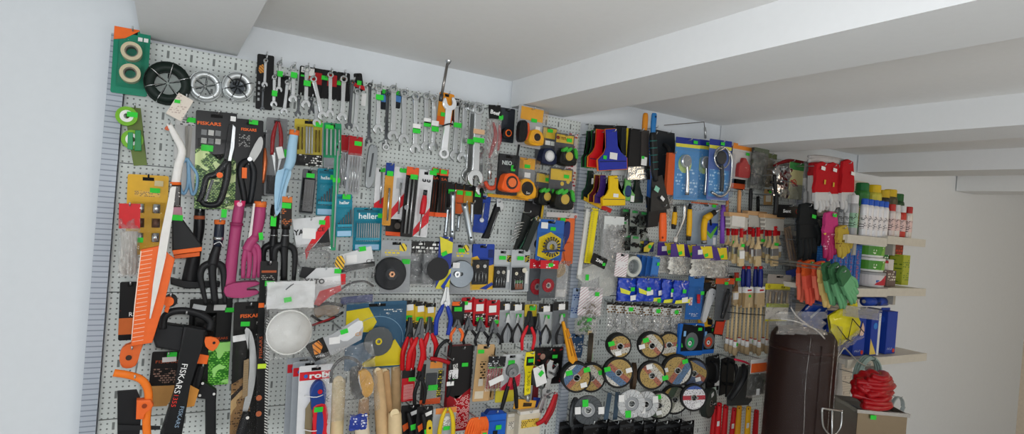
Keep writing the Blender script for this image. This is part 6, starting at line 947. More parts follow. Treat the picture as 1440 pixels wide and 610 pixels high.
for k, (x, y, w) in enumerate(((934, 340, 20), (950, 342, 16), (966, 343, 17), (985, 345, 24), (1008, 347, 20))):
    nth = ('nearest the blue combs', 'second from the combs', 'third from the combs', 'fourth in its row', 'last in its row')[k]
    s = T('tile_spacer_bag', 'white tile spacers in a bag headed purple and yellow, '+nth, 'tile spacers', (x, y), (x-2, y+44), w*1.22, (.04, .085, .05, .095, .06)[k], 'tile spacer bags')
    s.rect('header', 0, 0, 1, .42, PURP, .0015, .014); s.poly('yellow_print', [(.35, .02), (.9, .02), (1, .4), (.6, .4)], m('#dcc62c', .4), .0005, .0148); s.tagp(.65, .3, None, .018, .012, .016, .3)
    if k in (0, 3): s.tagp(.35, .2, PAPER, .024, .018, .0155, .1)
    rr = random.Random(k+20)
    o = s.film('spacer_fill', .03, .42, .97, .97, m('#ebe8de', .6, 0, .12, 0, .5), .006, .006, 16, 16, bulge=.012, seed=k); o['kind'] = 'stuff'; o.parent = s.e
    for j in range(26):
        u, v, a = rr.uniform(.08, .92), rr.uniform(.48, .93), rr.uniform(0, PI); c, n = .0055*math.cos(a), .0055*math.sin(a); xx, zz = s.q(u, v); bz = .012*math.sin(PI*u)+.012
        link('tile_spacer', prism([(xx+c*1+n*.25, zz+n*1-c*.25), (xx+n*1.0+c*.25, zz-c*1.0+n*.25)][:1]+[(xx+c*p2-n*q2, zz+n*p2+c*q2) for p2, q2 in ((1, .22), (.22, .22), (.22, 1), (-.22, 1), (-.22, .22), (-1, .22), (-1, -.22), (-.22, -.22), (-.22, -1), (.22, -1), (.22, -.22), (1, -.22))][0:], -bz-.004, .002), m('#f0eee6', .6), s.e)
    s.film('bag_front', 0, .4, 1, 1, BAG, .026, .004, bulge=.012); hook(x, y+2, (.04, .085, .05, .095, .06)[k], 'purple-headed spacer bag '+nth.split(' with')[0])
s = card('red_card', 'red and grey card at the end of the purple header row', 'card', (1028, 346), (1026, 363), 13, .04, m('#b5352c', .4)); s.rect('type', .15, .4, .85, .7, printed('#b5352c', '#d9c9c6', 1.6, .5), .0005, .0008); hook(1028, 348, .04, 'red and grey card')
# blue sachets, grey labels
for k, (x, y, w) in enumerate(((884, 391, 30), (907, 391, 24), (923, 391, 26), (941, 393, 22), (957, 394, 22))):
    nth = ('first and widest', 'second', 'third', 'fourth', 'last')[k]+' of five from the tape ring'
    s = T('blue_sachet', 'glossy blue sachet with yellow flash, '+nth, 'sachet', (x, y), (x-3, y+32), w, .05+.014*((k+1) % 3), 'blue sachets'); s.film('sachet_back', 0, 0, 1, 1, m('#1c2f8f', .3), 0, .001); s.film('sachet_front', 0, 0, 1, 1, m('#2446b8', .22, 0, .12, .5), .008, .003, bulge=.006, seed=k)
    s.poly('yellow_flash', [(.0, .4), (.5, .55), (.45, .7), (.05, .62)] if k in (0, 1) else [(.1, .86), (1, .78), (1, .95), (.05, 1)], m('#dfe04a', .4), .001, .018); s.tagp(.65, .82 if k in (0, 4) else .6, PAPER, .03, .018, .019, .15); s.tagp(.55, .45 if k != 2 else .95, None, .018, .014, .021); hook(x, y+2, .05+.014*((k+1) % 3), 'blue sachet, '+nth.split(' of')[0]+' of five')
for k in range(8):
    x = 859+12.8*k; y = 424+.8*k; nth = ('first', 'second', 'third', 'fourth', 'fifth', 'sixth', 'seventh', 'last')[k]+' of eight'
    s = T('hardware_bag', 'clear bag of bright hardware with white-brown header, '+nth+' in its row', 'hardware', (x, y), (x-2, y+42), 15, .035+.012*(k % 3), 'clear hardware bags'); s.rect('header', 0, 0, 1, .36, printed('#c6c8c6', '#6a4a1c', .7, .5), .0012, .01); s.rect('black_edge', 0, 0, 1, .08, m('#1c1c1c', .4), .0005, .0106)
    if k in (2, 5, 7): s.tagp(.5, .2, None, .02, .014, .012)
    rr = random.Random(k+70)
    for j in range(4): u, v = rr.uniform(.25, .75), rr.uniform(.5, .85); s.rod('screw', [(u, v, .005), (u+rr.uniform(-.2, .2), v+.13, .007)], [.003, .0015], STEEL, 1, 6, sm=0)
    s.film('bag_front', 0, .34, 1, 1, clear('#ffffff', .22, .09, 1.0, .14, .8), .016, .005, 8, 12, bulge=.006, seed=k); hook(x, y+1, .035+.012*(k % 3), nth+' clear hardware bag')
# grinding discs
def labelmat(cols, seed):
    key = f'disc_label_{seed}'
    if key in MATS: return MATS[key]
    mt, n, l, b = new_mat(key); tc = n.new('ShaderNodeTexCoord'); mp = n.new('ShaderNodeMapping'); mp.inputs['Rotation'].default_value = (0, math.radians(seed*47 % 360), 0); vs = n.new('ShaderNodeVectorMath'); vs.operation = 'SUBTRACT'; vs.inputs[1].default_value = (.5, .5, .5); l.new(tc.outputs['Generated'], vs.inputs[0]); l.new(vs.outputs[0], mp.inputs['Vector'])
    sp = n.new('ShaderNodeSeparateXYZ'); l.new(mp.outputs[0], sp.inputs[0]); cr = n.new('ShaderNodeValToRGB'); cr.color_ramp.interpolation = 'CONSTANT'
    ma = n.new('ShaderNodeMath'); ma.operation = 'MULTIPLY_ADD'; ma.inputs[1].default_value = .85; ma.inputs[2].default_value = .5; l.new(sp.outputs['X'], ma.inputs[0]); l.new(ma.outputs[0], cr.inputs[0])
    el = cr.color_ramp.elements; el[0].color = srgb(cols[0]); el[0].position = 0; el[1].color = srgb(cols[1]); el[1].position = .42
    for p2, c3 in zip((.58, .8), cols[2:]): e = el.new(p2); e.color = srgb(c3)
    nz = n.new('ShaderNodeTexNoise'); nz.inputs['Scale'].default_value = 260; l.new(tc.outputs['Object'], nz.inputs['Vector']); gt = n.new('ShaderNodeMath'); gt.operation = 'GREATER_THAN'; gt.inputs[1].default_value = .6; l.new(nz.outputs['Fac'], gt.inputs[0]); mx = n.new('ShaderNodeMix'); mx.data_type = 'RGBA'; mx.inputs[7].default_value = srgb('#3a3428'); l.new(gt.outputs[0], mx.inputs[0]); l.new(cr.outputs[0], mx.inputs[6]); l.new(mx.outputs[2], b.inputs['Base Color']); b.inputs['Roughness'].default_value = .5
    return mt
GOLD = ('#a88b4a', '#a05a44', '#bdb9ae', '#a88b4a'); GB = ('#a88b4a', '#a05a44', '#4b6a8c', '#c9c6bd'); WHB = ('#d8d6d8', '#b02a3a', '#d8d6d8', '#3a5aa8'); GRN = ('#d0cfc4', '#8a8a7a', '#4a5a48', '#b89a4e')
def gdisc(lab, cx, cy, r, d, n, lm, seed, tags=(), rim='#232323', yaw=0.0, pin=True):
    s = T('grinding_disc', lab, 'grinding disc', (cx+r*.09, cy-r*1.1), (cx-r*.09, cy+r*1.1), 2.2*r, d, None); R = s.H/2; c = m(rim, .7)
    s.disc('disc', .5, .5, R, c, .0032*n, 0, .0105, .0008); s.disc('label', .5, .5, R*.86, lm, .0006, .0007, .011); s.disc('bore_ring', .5, .5, .0125, m('#a9a9a4', .35, .7), .0008, .0014, .0095)
    for u, v, mt2 in tags: s.tagp(u, v, mt2, .022, .016, .003, .3)
    s.e.rotation_euler = (0, 0, yaw or math.radians(-22))
    if pin: hook(cx, cy, d, lab.split(',')[0])
    return s
G_ = labelmat(GOLD, 1); G2 = labelmat(GB, 3); G3 = labelmat(GB, 5); G4 = labelmat(GOLD, 6); W_ = labelmat(WHB, 2); N_ = labelmat(GRN, 4)
P_ = PAPER; N0 = None
gdisc('thick stack of grinding discs with a gold and blue label, nearest the post', 811, 531, 19.5, .10, 10, G2, 3, ((.28, .35, N0), (.7, .72, P_), (.75, .22, N0)))
gdisc('gold-labelled disc half behind the thick stack nearest the post', 832, 531, 19, .05, 4, G_, 1, ((.75, .3, N0),))
gdisc('small grinding disc turned nearly edge on above the thick stack', 833, 489, 18.5, .075, 5, G_, 1, ((.5, .8, N0), (.6, .4, P_)), '#3a3228', math.radians(52))
gdisc('gold-labelled disc with a white label, upper row before the dark gap', 872, 487, 15.5, .11, 12, G4, 6, ((.2, .4, N0), (.45, .78, P_)))
gdisc('disc with a grey and gold label, upper row, front of a stack', 917, 486, 17, .11, 9, G_, 1, ((.3, .3, N0), (.2, .55, P_)))
gdisc('gold-labelled disc behind the grey and gold one in the upper row', 941, 485, 16.5, .07, 4, G4, 6, ((.8, .5, N0),))
gdisc('large disc with gold, blue and white label in the middle row', 870, 524, 20, .105, 6, G3, 5, ((.2, .4, N0), (.75, .4, P_)))
gdisc('disc turned edge on between two middle row labels', 893, 530, 18, .06, 4, G_, 1, ((.6, .85, N0),), '#4a3a2a', math.radians(55))
gdisc('disc with a white label at its top in the middle row', 917, 528, 18.5, .125, 5, G_, 8, ((.4, .2, P_), (.85, .55, N0)))
gdisc('disc with a vertical gold and blue label, middle row', 953, 521, 20.5, .10, 6, labelmat(GB, 7), 7, ((.65, .2, N0), (.2, .5, P_)))
gdisc('blue-edged disc half behind the vertical gold and blue one', 976, 525, 19.5, .06, 4, labelmat(('#4b5a78', '#a05a44', '#a88b4a', '#4b5a78'), 9), 9, ((.6, .68, P_),))
FL = m('#a4a7aa', .28, .8, .2)
def fdisc(lab, cx, cy, r, d, bright, tags, yaw=0.0):
    s = T('flap_disc', lab, 'flap disc', (cx+1, cy-r*1.08), (cx-1, cy+r*1.08), 2.16*r, d); R = s.H/2
    s.disc('backing', .5, .5, R*.98, BLACK, .004, 0, .01); s.disc('flap_ring', .5, .5, R, m('#dfe2e4' if bright else '#55595c', .2 if bright else .45, .65 if bright else .5, .2), .006, .006, R*.5, .002)
    for j in range(16): a2 = 2*PI*j/16; s.rod('flap_edge', [C2(s, R*.52*math.cos(a2), R+R*.52*math.sin(a2))+(.0075,), C2(s, R*.96*math.cos(a2+.3), R+R*.96*math.sin(a2+.3))+(.0075,)], .0008, m('#e6e8ea' if bright else '#8b8f92', .2, .9), 1, 4, sm=0)
    s.disc('hub', .5, .5, R*.48, m('#9a9da0', .4, .3), .003, .004, .0105); s.disc('hub_ring', .5, .5, R*.26, m('#d5d6d4', .4), .001, .0055, .0105)
    for u, v, mt2 in tags: s.tagp(u, v, mt2, .02, .024, .009, .1)
    s.e.rotation_euler = (0, 0, yaw or math.radians(-22)); hook(cx, cy, d, lab); return s
fdisc('dark flap disc tilted away at the post, lower row', 806, 579, 19, .05, 0, ((.6, .6, P_),), math.radians(40)); fdisc('grey flap disc with two white labels, lower row', 827, 576, 19, .10, 0, ((.2, .5, P_), (.85, .5, P_), (.4, .25, N0)))
fdisc('shiny silver flap disc with white label, first of the bright pair', 888, 567, 18.5, .115, 1, ((.2, .3, P_), (.4, .85, N0))); fdisc('shiny silver flap disc, second of the bright pair', 908, 568, 17.5, .085, 1, ((.75, .3, P_), (.4, .7, P_)))
gdisc('pale green disc with a white label, lower row next to the bright pair', 927, 570, 18, .06, 4, N_, 4, ((.5, .75, P_), (.45, .2, N0)))
gdisc('green disc with white label above the white and blue disc', 949, 562, 19, .035, 4, labelmat(GRN, 11), 11, ((.75, .6, P_),))
gdisc('white disc with red and blue print at the lower end', 976, 559, 17.5, .115, 4, W_, 2, ((.6, .75, P_),)); gdisc('dark green thick disc stack turned away beside the white and blue disc', 1000, 567, 19, .078, 7, m('#3b463f', .6), 0, ((.5, .2, P_),), '#2a302c', math.radians(20))
for k, (a, b, c) in enumerate((((793, 452), (806, 512), '#e09a22'), ((799, 462), (810, 510), '#d98a1c'))): s = T('plastic_wedge', ('orange-yellow plastic spatula leaning on the post', 'second orange-yellow spatula, behind the one leaning on the post')[k], 'spatula', a, b, 9-2*k, .11-.03*k); s.poly('body', [(.3, 0), (.6, .0), (1, .95), (.5, 1), (.1, .9)], m(c, .42), .008, 0, .0015); s.poly('groove', [(.42, .2), (.55, .2), (.7, .8), (.5, .82)], m('#a86a12', .5), .001, .0006); hook(a[0]+4, a[1]+22, .098-.03*k, ('front', 'rear')[k]+' orange-yellow spatula')
s = card('blade_card', 'blue-grey card with a white ring, half behind the orange-yellow spatulas', 'card', (812, 469), (808, 503), 20, .02, printed('#3f5a7c', '#c9c9c4', .7, .5)); s.disc('ring', .3, .55, .009, m('#d6d6d2', .4), .004, .004, .005); hook(812, 471, .02, 'blue-grey ring card')
for k, (a, b) in enumerate((((858, 552), (852, 590)), ((869, 551), (865, 590)))): s = T('empty_blade_card', ('thin blue-grey slat card hung below the middle disc row', 'second thin slat card, beside the bright flap discs')[k], 'card', a, b, 6, .05); s.rect('card', 0, 0, 1, 1, m('#4d6173', .5), .002); hook(a[0], a[1]+1, .05, ('first', 'second')[k]+' thin slat card')
for k in range(11):
    x = 797+17*k; s = card('dark_tool_pack', 'black tool pack below the grinding discs, '+('first', 'second', 'third', 'fourth', 'fifth', 'sixth', 'seventh', 'eighth', 'ninth', 'tenth', 'last')[k]+' from the post', 'pack', (x, 592-(k % 2)*2), (x-3, 640), 19, .04+.03*(k % 3), printed('#131314', '#4a4d50', .9, .45)); s.rect('top_band', 0, .12, 1, .2, m('#2a2c2f', .4), .0005, .001); hook(x, 594-(k % 2)*2, .04+.03*(k % 3), 'black bottom pack, '+('first', 'second', 'third', 'fourth', 'fifth', 'sixth', 'seventh', 'eighth', 'ninth', 'tenth', 'last')[k]+' from the post', .012, .002)
# diamond discs, blades
for k, (a, b, w, c, lab) in enumerate((((998, 457), (995, 497), 17, '#c2452e', 'blue and black diamond disc box with a red hub, behind its twin'), ((974, 455), (970, 500), 34, '#2f9c5a', 'blue and black diamond disc box with a green ringed hub'))):
    s = card('diamond_disc_pack', lab, 'disc', a, b, w, .04+.05*k, m('#1f63b8', .35), .012); s.poly('black_print', [(.12, .0), (.85, .06), (1, .1), (1, .85), (.1, .85), (.08, .4)], m('#15171b', .35), .0006, .001); s.disc('disc', .5, .55, min(.034, s.W*.45), m('#8d9398', .35, .7), .002, .003, .010); s.disc('hub_print', .45, .58, min(.02, s.W*.4), m(c, .4), .0008, .0045, .009); s.disc('white_hub', .42, .6, .009, m('#d9dcdc', .4), .0008, .0052, .004); s.tagp(.8, .17); s.tagp(.2, .3, m('#7fb0dc', .5), .012, .02, .002); hook(a[0], a[1]+2, .04+.05*k, lab.split(' hub')[0]+' hub')
s = card('knife_pack', 'blue card with a red craft knife', 'knife', (980, 387), (974, 449), 22, .07, m('#2a66ae', .4)); s.rod('knife', [(.6, .42, .01), (.62, .62, .012)], [.008, .007], m('#cf2a34', .4), .7, 10, sm=0); s.tagp(.65, .38, None, .018, .014, .024); s.rect('white_red_label', .15, .5, .36, .68, printed('#dcd6d8', '#b52a3a', .8, .5), .0006, .001); s.blister(.1, .25, .95, .95, .02, CLEAR); s.rect('dark_foot', .2, .86, .8, .95, printed('#2a66ae', '#d6dce4', 1.2, .5), .0005, .001); hook(980, 390, .07, 'blue craft knife card')
s = T('scraper_set', 'white and black hand tool angled between the blue knife card and orange-topped card', 'hand tool', (1000, 400), (990, 452), 18, .06); s.poly('white_grip', [(.4, .15), (.85, .1), (1, .25), (.7, .6), (.6, 1), (.3, .98), (.3, .6)], m('#c6c8ca', .4), .01, .004, .002, 2); s.poly('black_grip', [(.0, .0), (.5, -.05), (.5, .18), (.05, .22)], BLACK, .01, .0, .002); s.disc('bolt', .78, .24, .003, BLACK, .001, .0045, seg=10); s.poly('black_side', [(.0, .3), (.3, .35), (.2, .9), (-.1, .9)], BLACK, .008, 0, .002); hook(1000, 402, .06, 'white and black hand tool')
s = card('tool_card', 'tan-topped dark card behind the white and black hand tool', 'card', (1003, 391), (1000, 420), 22, .03, m('#2a2622', .4)); s.rect('tan_top', 0, .1, 1, .45, printed('#7a5a3a', '#d6d2c8', .9, .5), .0005, .001); s.tagp(.7, .12); hook(1003, 393, .03, 'tan-topped dark card')
s = card('gun_pack', 'orange-topped blister with a dark grey caulking tool', 'tool', (1020, 391), (1015, 450), 22, .08, m('#5a5d60', .4)); s.rect('orange_header', -.1, 0, 1.1, .14, m('#c9532a', .4), .0006, .001); s.tagp(.55, .12); s.rod('tool', [(.6, .25, .012), (.5, .5, .016), (.35, .95, .012)], [.006, .012, .008], m('#26282b', .4), .8, 10); s.disc('knob', .62, .35, .008, m('#3a3d40', .4), .008, .024); s.blister(.05, .16, .95, .98, .026, CLEAR); hook(1020, 394, .08, 'orange-topped blister')
s = T('yellow_pouch', 'yellow and black flat tool end under the white and black hand tool', 'hand tool', (993, 444), (991, 459), 19, .05); s.poly('body', [(0, .3), (.5, 0), (1, .3), (1, .9), (.2, 1)], m('#c99a24', .45), .006, 0, .001, 2); s.poly('dark_end', [(.6, .2), (1, .3), (1, .8), (.7, .8)], BLACK, .002, .002); hook(993, 446, .05, 'yellow and black tool end')
s = card('blade_card', 'red and black slanting card beside the round brushes', 'card', (1017, 431), (1009, 471), 14, .07, m('#191614', .4)); s.poly('red_panel', [(.1, .55), (.95, .5), (.95, .95), (.1, .98)], m('#c23a24', .4), .0006, .001); s.poly('red_edge', [(.8, 0), (1, 0), (1, .5), (.85, .5)], m('#b02a20', .4), .0005, .001); hook(1017, 433, .07, 'red and black slanting card')
# paint brushes
HW = m('#d6bd90', .55, 0, .12); RTIP = m('#b8141c', .4)
for k in range(13):
    x = 1024+5.9*k+(k % 2)*1.2; y = 321-(k % 3)*1.5; y1 = 362+(k % 4)*4
    s = flatbrush('red-tipped wooden paint brush, '+('first', 'second', 'third', 'fourth', 'fifth', 'sixth', 'seventh', 'eighth', 'ninth', 'tenth', 'eleventh', 'twelfth', 'last')[k]+' of the red-tipped row', (x, y), (x-1.5, y1), 7.5+(k % 3), .05+.02*(k % 4), HW, RTIP, STEEL, None, 'red-tipped paint brushes', .45 if k in (1, 3, 8, 11) else None, lab=k % 3 == 0)
    hook(x, y+3, .05+.02*(k % 4), 'red-tipped brush number '+('one', 'two', 'three', 'four', 'five', 'six', 'seven', 'eight', 'nine', 'ten', 'eleven', 'twelve', 'thirteen')[k])
BRB = stripes('#cfb994', '#a88c60', .0018, 0, .5, .8)
for k, (x, w) in enumerate(((1046, 9), (1053, 9), (1063, 9), (1070, 9))):
    nth = ('first', 'second', 'third', 'last')[k]+' of four'
    s = T('radiator_brush', 'thick blue-handled brush with a red tip, '+nth, 'brush', (x, 374), (x-2, 432), w*1.4, .07+.025*(k % 2), 'blue-handled brushes'); s.rod('handle', [(.5, .06), (.5, .14), (.5, .4), (.5, .52)], [.007, .0105, .0115, .009], m('#1c2a72', .35), .85, 12); s.rod('red_tip', [(.5, 0), (.5, .09)], .0075, RTIP, .85, 12, sm=0); s.rect('ferrule', .1, .5, .9, .64, PAPER, .014, .007, .001); s.rect('red_print', .3, .56, .75, .6, m('#b8303a', .5), .0005, .0076); s.poly('bristles', [(.12, .64), (.88, .64), (.95, 1), (.05, 1)], BRB, .012, .006); s.tagp(.55, .72, None, .014, .01, .008) if k == 1 else None; hook(x, 377, .07+.025*(k % 2), 'blue-handled brush, '+nth)
s = flatbrush('beige-handled flat brush with a green sticker before the blue-handled ones', (1036, 383), (1034, 430), 12, .06, m('#7a5a3a', .5), m('#a8392a', .4), m('#c9b189', .5), BRB, None, .2); hook(1036, 386, .06, 'beige-handled flat brush')
s = card('pinkish_card', 'small green and dark card left of the beige-handled flat brush' if 0 else 'small green and dark card beside the beige-handled flat brush', 'card', (1029, 387), (1027, 412), 7, .03, printed('#3a2a22', '#3fae4a', .7, .5)); hook(1029, 389, .03, 'small green and dark card')
for k in range(11):
    x = 1024+5.6*k; y0 = 428-(k % 2)*2; nth = ('first', 'second', 'third', 'fourth', 'fifth', 'sixth', 'seventh', 'eighth', 'ninth', 'tenth', 'last')[k]
    s = T('round_brush', 'round brush on a long pale stick, '+nth+' of its row', 'brush', (x+1.5, y0), (x-2.5, 494+(k % 3)*3), 8, .05+.025*(k % 3), 'round brushes on long sticks'); s.rod('stick', [(.5, 0), (.5, .4), (.5, .72)], [.0042, .005, .0055], HW, 1, 10, sm=0); s.rod('red_band', [(.5, .70), (.5, .725)], .0062, m('#a8302c', .5), 1, 10, sm=0); s.rod('white_band', [(.5, .72), (.5, .84)], .0085, PAPER, 1, 12, sm=0); s.rod('bristles', [(.5, .83), (.5, .9), (.5, .97), (.5, 1)], [.0085, .011, .009, .003], m('#a99473', .85, 0, .2, 0, .6), 1, 12); s.tagp(.5, .77, None, .008, .012, .010) if k in (2, 6) else None
    if k % 2 == 0: hook(x+1.5, y0+3, .05+.025*(k % 3), 'long-sticked round brush, '+nth+' of its row')
s = T('brush_rail', 'thin dark wire rail across the round brush sticks', 'rail', (1055, 441), (1054, 443), 0, .155); s.rod('rail', [(1024, 439), (1054, 441.5), (1076, 443)], .0017, BLACK, 1, 6, sm=0); s.rod('rail_post', [(1024, 439), (1024, 439, -.155)], .0017, BLACK, 1, 6, sm=0)
s = card('brush_set_pack', 'brush set card with a yellow price strip and white printed foot', 'brush set', (1097, 386), (1091, 451), 33, .10, m('#a9a39a', .4)); s.rect('yellow_strip', -.1, .2, .95, .33, m('#dcd23a', .42), .0008, .004); s.text('15.x', .62, .265, .008, m('#2a2a1a', .5), .0056, .024, bold=.03); s.disc('emblem', .05, .26, .008, m('#b8a92a', .45), .0006, .0052, seg=16)
for k in range(7): s.rod('small_brush', [(.1+.12*k, .36, .008), (.1+.12*k, .5, .008), (.1+.12*k, .62, .008)], [.002, .0042, .0042], STEEL if k % 2 else HW, .7, 8, sm=0)
s.rect('green_band', .0, .62, .95, .7, m('#b9c94a', .45), .0008, .006); s.rect('printed_foot', 0, .7, .95, 1, printed('#d2d0ca', '#6a6a6a', 1.5, .4), .0008, .004); s.rect('yellow_foot', 0, .96, .95, 1, m('#d6cf3a', .45), .0006, .0052); s.film('sleeve', 0, .3, 1, .7, BAG, .016, .003); hook(1097, 389, .1, 'brush set card with the price strip')
s = pouch('roller_bag', 'clear sleeve with pale wooden sticks beside the red-tipped brushes', 'brush', (1107, 315), (1113, 386), 16, .07, BAG, None, .1, .016)
for k in range(3): s.rod('stick', [(.15+.2*k, .05, .006), (.3+.25*k, .6, .008), (.5+.2*k, .95, .006)], .0045, m('#b89a7c', .6), 1, 8, sm=0)
s.poly('blue_label', [(-.3, .85), (.9, .88), (.95, 1.02), (-.3, 1.0)], m('#3a4a8c', .4), .001, .02); hook(1107, 317, .07, 'clear sleeve of pale sticks')
# black trowels and red handles at the foot
for k, (a, b, w, lab) in enumerate((((1004, 499), (1001, 552), 19, 'black plastic float with two white stickers'), ((1022, 502), (1017, 556), 12, 'narrow black trowel beside the float with stickers'), ((1030, 500), (1025, 558), 10, 'narrow black trowel behind the large grey trowel'))):
    s = T('plastic_trowel', lab, 'trowel', a, b, w, (.03, .012, .06)[k]); s.poly('plate', [(.0, .05), (.9, .0), (1.0, .2), (1, .95), (.1, 1)], m('#17191b', .45), .006, 0, .0015); s.rod('handle', [(.3, .15, .004), (.3, .22, .03), (.35, .6, .03), (.35, .68, .004)], .007, BLACK, 1, 8)
    if k == 0: s.tagp(.75, .75, PAPER, .026, .02, .006); s.tagp(.5, .9, m('#c9ddd2', .5), .034, .016, .006, .15)
    hook(a[0], a[1]+3, (.03, .012, .06)[k], lab)
s = T('plastering_trowel', 'large dark grey trowel with a pink clip', 'trowel', (1048, 506), (1040, 570), 34, .15); s.poly('blade', [(.3, .15), (.8, .1), (.95, .4), (1.0, .9), (.85, 1), (.0, 1), (-.05, .8), (.15, .6)], m('#3a3d3e', .4, .3), .003, 0, .0008); s.rod('grip', [(.4, .1, .004), (.3, .25, .03), (.1, .55, .03), (.0, .85, .01)], [.008, .012, .012, .009], m('#1c1d1f', .4), 1, 12); s.rod('pink_clip', [(.0, -.02, .006), (.4, .03, .01), (.7, .1, .006)], .004, m('#d6284a', .4)); hook(1048, 509, .14, 'large grey trowel')
s = pouch('steel_wool_pack', 'bag of grey mesh under a white and orange header', 'bag', (1071, 503), (1067, 557), 35, .215, BAG, m('#dcdad6', .45), .36, .016); s.rect('orange_band', 0, .1, 1, .33, m('#e0612a', .4), .0006, .014); s.tagp(.8, .24, PAPER, .02, .01, .016); s.rect('grey_mesh', .08, .42, .92, .95, m('#55554f', .7, 0, .3, 0, .5), .01, .002, .002); s.tagp(.65, .58, None, .018, .012, .022); s.tagp(.25, .82, PAPER, .018, .024, .022); hook(1071, 505, .215, 'white and orange header bag')
for k, (a, b, c, lab) in enumerate((((1006, 570), (1001, 625), '#b5141c', 'red tool handle, first of the bottom row of handles'), ((1012, 566), (1008, 625), '#c2161e', 'red tool handle highest in the bottom row'), ((1021, 569), (1017, 625), '#b0121a', 'red tool handle between the highest one and the yellow one'), ((1033, 573), (1028, 625), '#c4202a', 'red tool handle beside the orange-yellow handle'), ((1040, 570), (1036, 625), '#d99a24', 'orange-yellow tool handle between red ones'), ((1053, 571), (1050, 625), '#e0aa1e', 'yellow tool handle with a hook across it'), ((1064, 576), (1061, 625), '#b8141e', 'red tool handle last in the bottom row'))):
    s = T('gripped_tool', lab, 'tool handle', a, b, 0, .06+.02*(k % 3), 'bright tool handles at the foot'); p = lambda t: (a[0]+(b[0]-a[0])*t, a[1]+(b[1]-a[1])*t); s.rod('grip', [p(0), p(.04), p(.3), p(.6), p(1)], [.008, .0105, .0115, .0125, .0135], m(c, .4), .9, 12); s.disc('hang_hole', p(.07)[0], p(.07)[1], .0035, m('#5a0a10'), .001, .0105, seg=12); s.tagp(p(.5)[0], p(.5)[1], PAPER, .014, .02, .0135) if k % 2 else None; hook(a[0], a[1]+5, .06+.02*(k % 3)-.014, lab.split(' of the')[0])
# ================================================================ gloves and shelves beyond the boards
s = T('foil_pack', 'crinkled silver foil pack beside the olive cloth bag', 'pack', (1101, 234), (1096, 277), 23, .14); s.film('foil', 0, 0, 1, 1, m('#c3c7c9', .18, 1.0, .05, 0, 1.0), .004, .004, 10, 12, bulge=.008); s.rect('card', .05, .05, .95, .95, m('#7d8082', .4), .002); s.rect('fold_line', 0, .45, 1, .48, m('#54575a', .4), .0006, .014); hook(1101, 237, .14, 'silver foil pack')
s = T('clamp', 'black clamp with a crossbar hung in front of the silver foil pack', 'clamp', (1089, 244), (1091, 272), 0, .17); s.rod('screw', [(1089, 246), (1090, 262), (1091, 272)], [.007, .009, .006], BLACK, 1, 10); s.rod('crossbar', [(1084, 256), (1090, 257), (1101, 258)], .0055, BLACK, 1, 8); s.rod('silver_tip', [(1087, 239), (1089, 246)], .006, CHROME, 1, 10); hook(1089, 246, .16, 'black clamp')
s = card('insect_net_pack', 'pale yellow card with green top and a red ringed emblem', 'card', (1121, 229), (1117, 280), 20, .12, m('#c9c48e', .45)); s.rect('green_top', 0, 0, 1, .2, m('#3f8f4a', .4), .0006, .001); s.disc('ring_print', .38, .56, .0155, m('#b5403a', .4), .0006, .0012, .0115); s.disc('insect_print', .38, .56, .006, m('#4a4238', .5), .0005, .0012); s.poly('slash', [(.1, .52), (.16, .48), (.66, .62), (.6, .66)], m('#b5403a', .4), .0005, .0018); s.film('sleeve', 0, .6, 1, 1.2, clear('#d6dbe0', .08, .15, 1.0, .1), .01, .004); hook(1121, 232, .12, 'pale yellow emblem card')
s = T('red_cloth_strip', 'dark red folded strip across the top of the emblem card', 'cloth', (1107, 224), (1108, 233), 0, .1); s.rod('fold', [(1088, 233), (1100, 228), (1112, 226), (1133, 229)], [.004, .007, .008, .006], m('#7d1a1e', .7), .8, 8); hook(1112, 227, .1, 'dark red folded strip')
s = card('sealant_label', 'black label card with white lettering and a red and green dot', 'card', (1110, 288), (1109, 306), 32, .15, m('#161616', .4), slot=False); s.text('Sent', .4, .5, .013, WHITE, .0014, .05, bold=.04); s.disc('dot', .86, .5, .0095, m('#b5222a', .4), .0006, .001); s.disc('dot_ring', .86, .5, .0055, m('#3a8f4a', .4), .0006, .0016); hook(1110, 290, .15, 'black lettered label')
s = T('gripped_tool', 'black hammer grip hanging between the wall brushes and the black label', 'hammer', (1092, 272), (1090, 302), 0, .16); s.rod('grip', [(1092, 272), (1091.5, 285), (1090, 302)], [.007, .010, .009], BLACK, .85, 12); s.rod('collar', [(1092.2, 270), (1092, 274)], .0085, m('#3a3c3e', .4, .5), .85, 12, sm=0); hook(1092, 273, .15, 'black hammer grip')
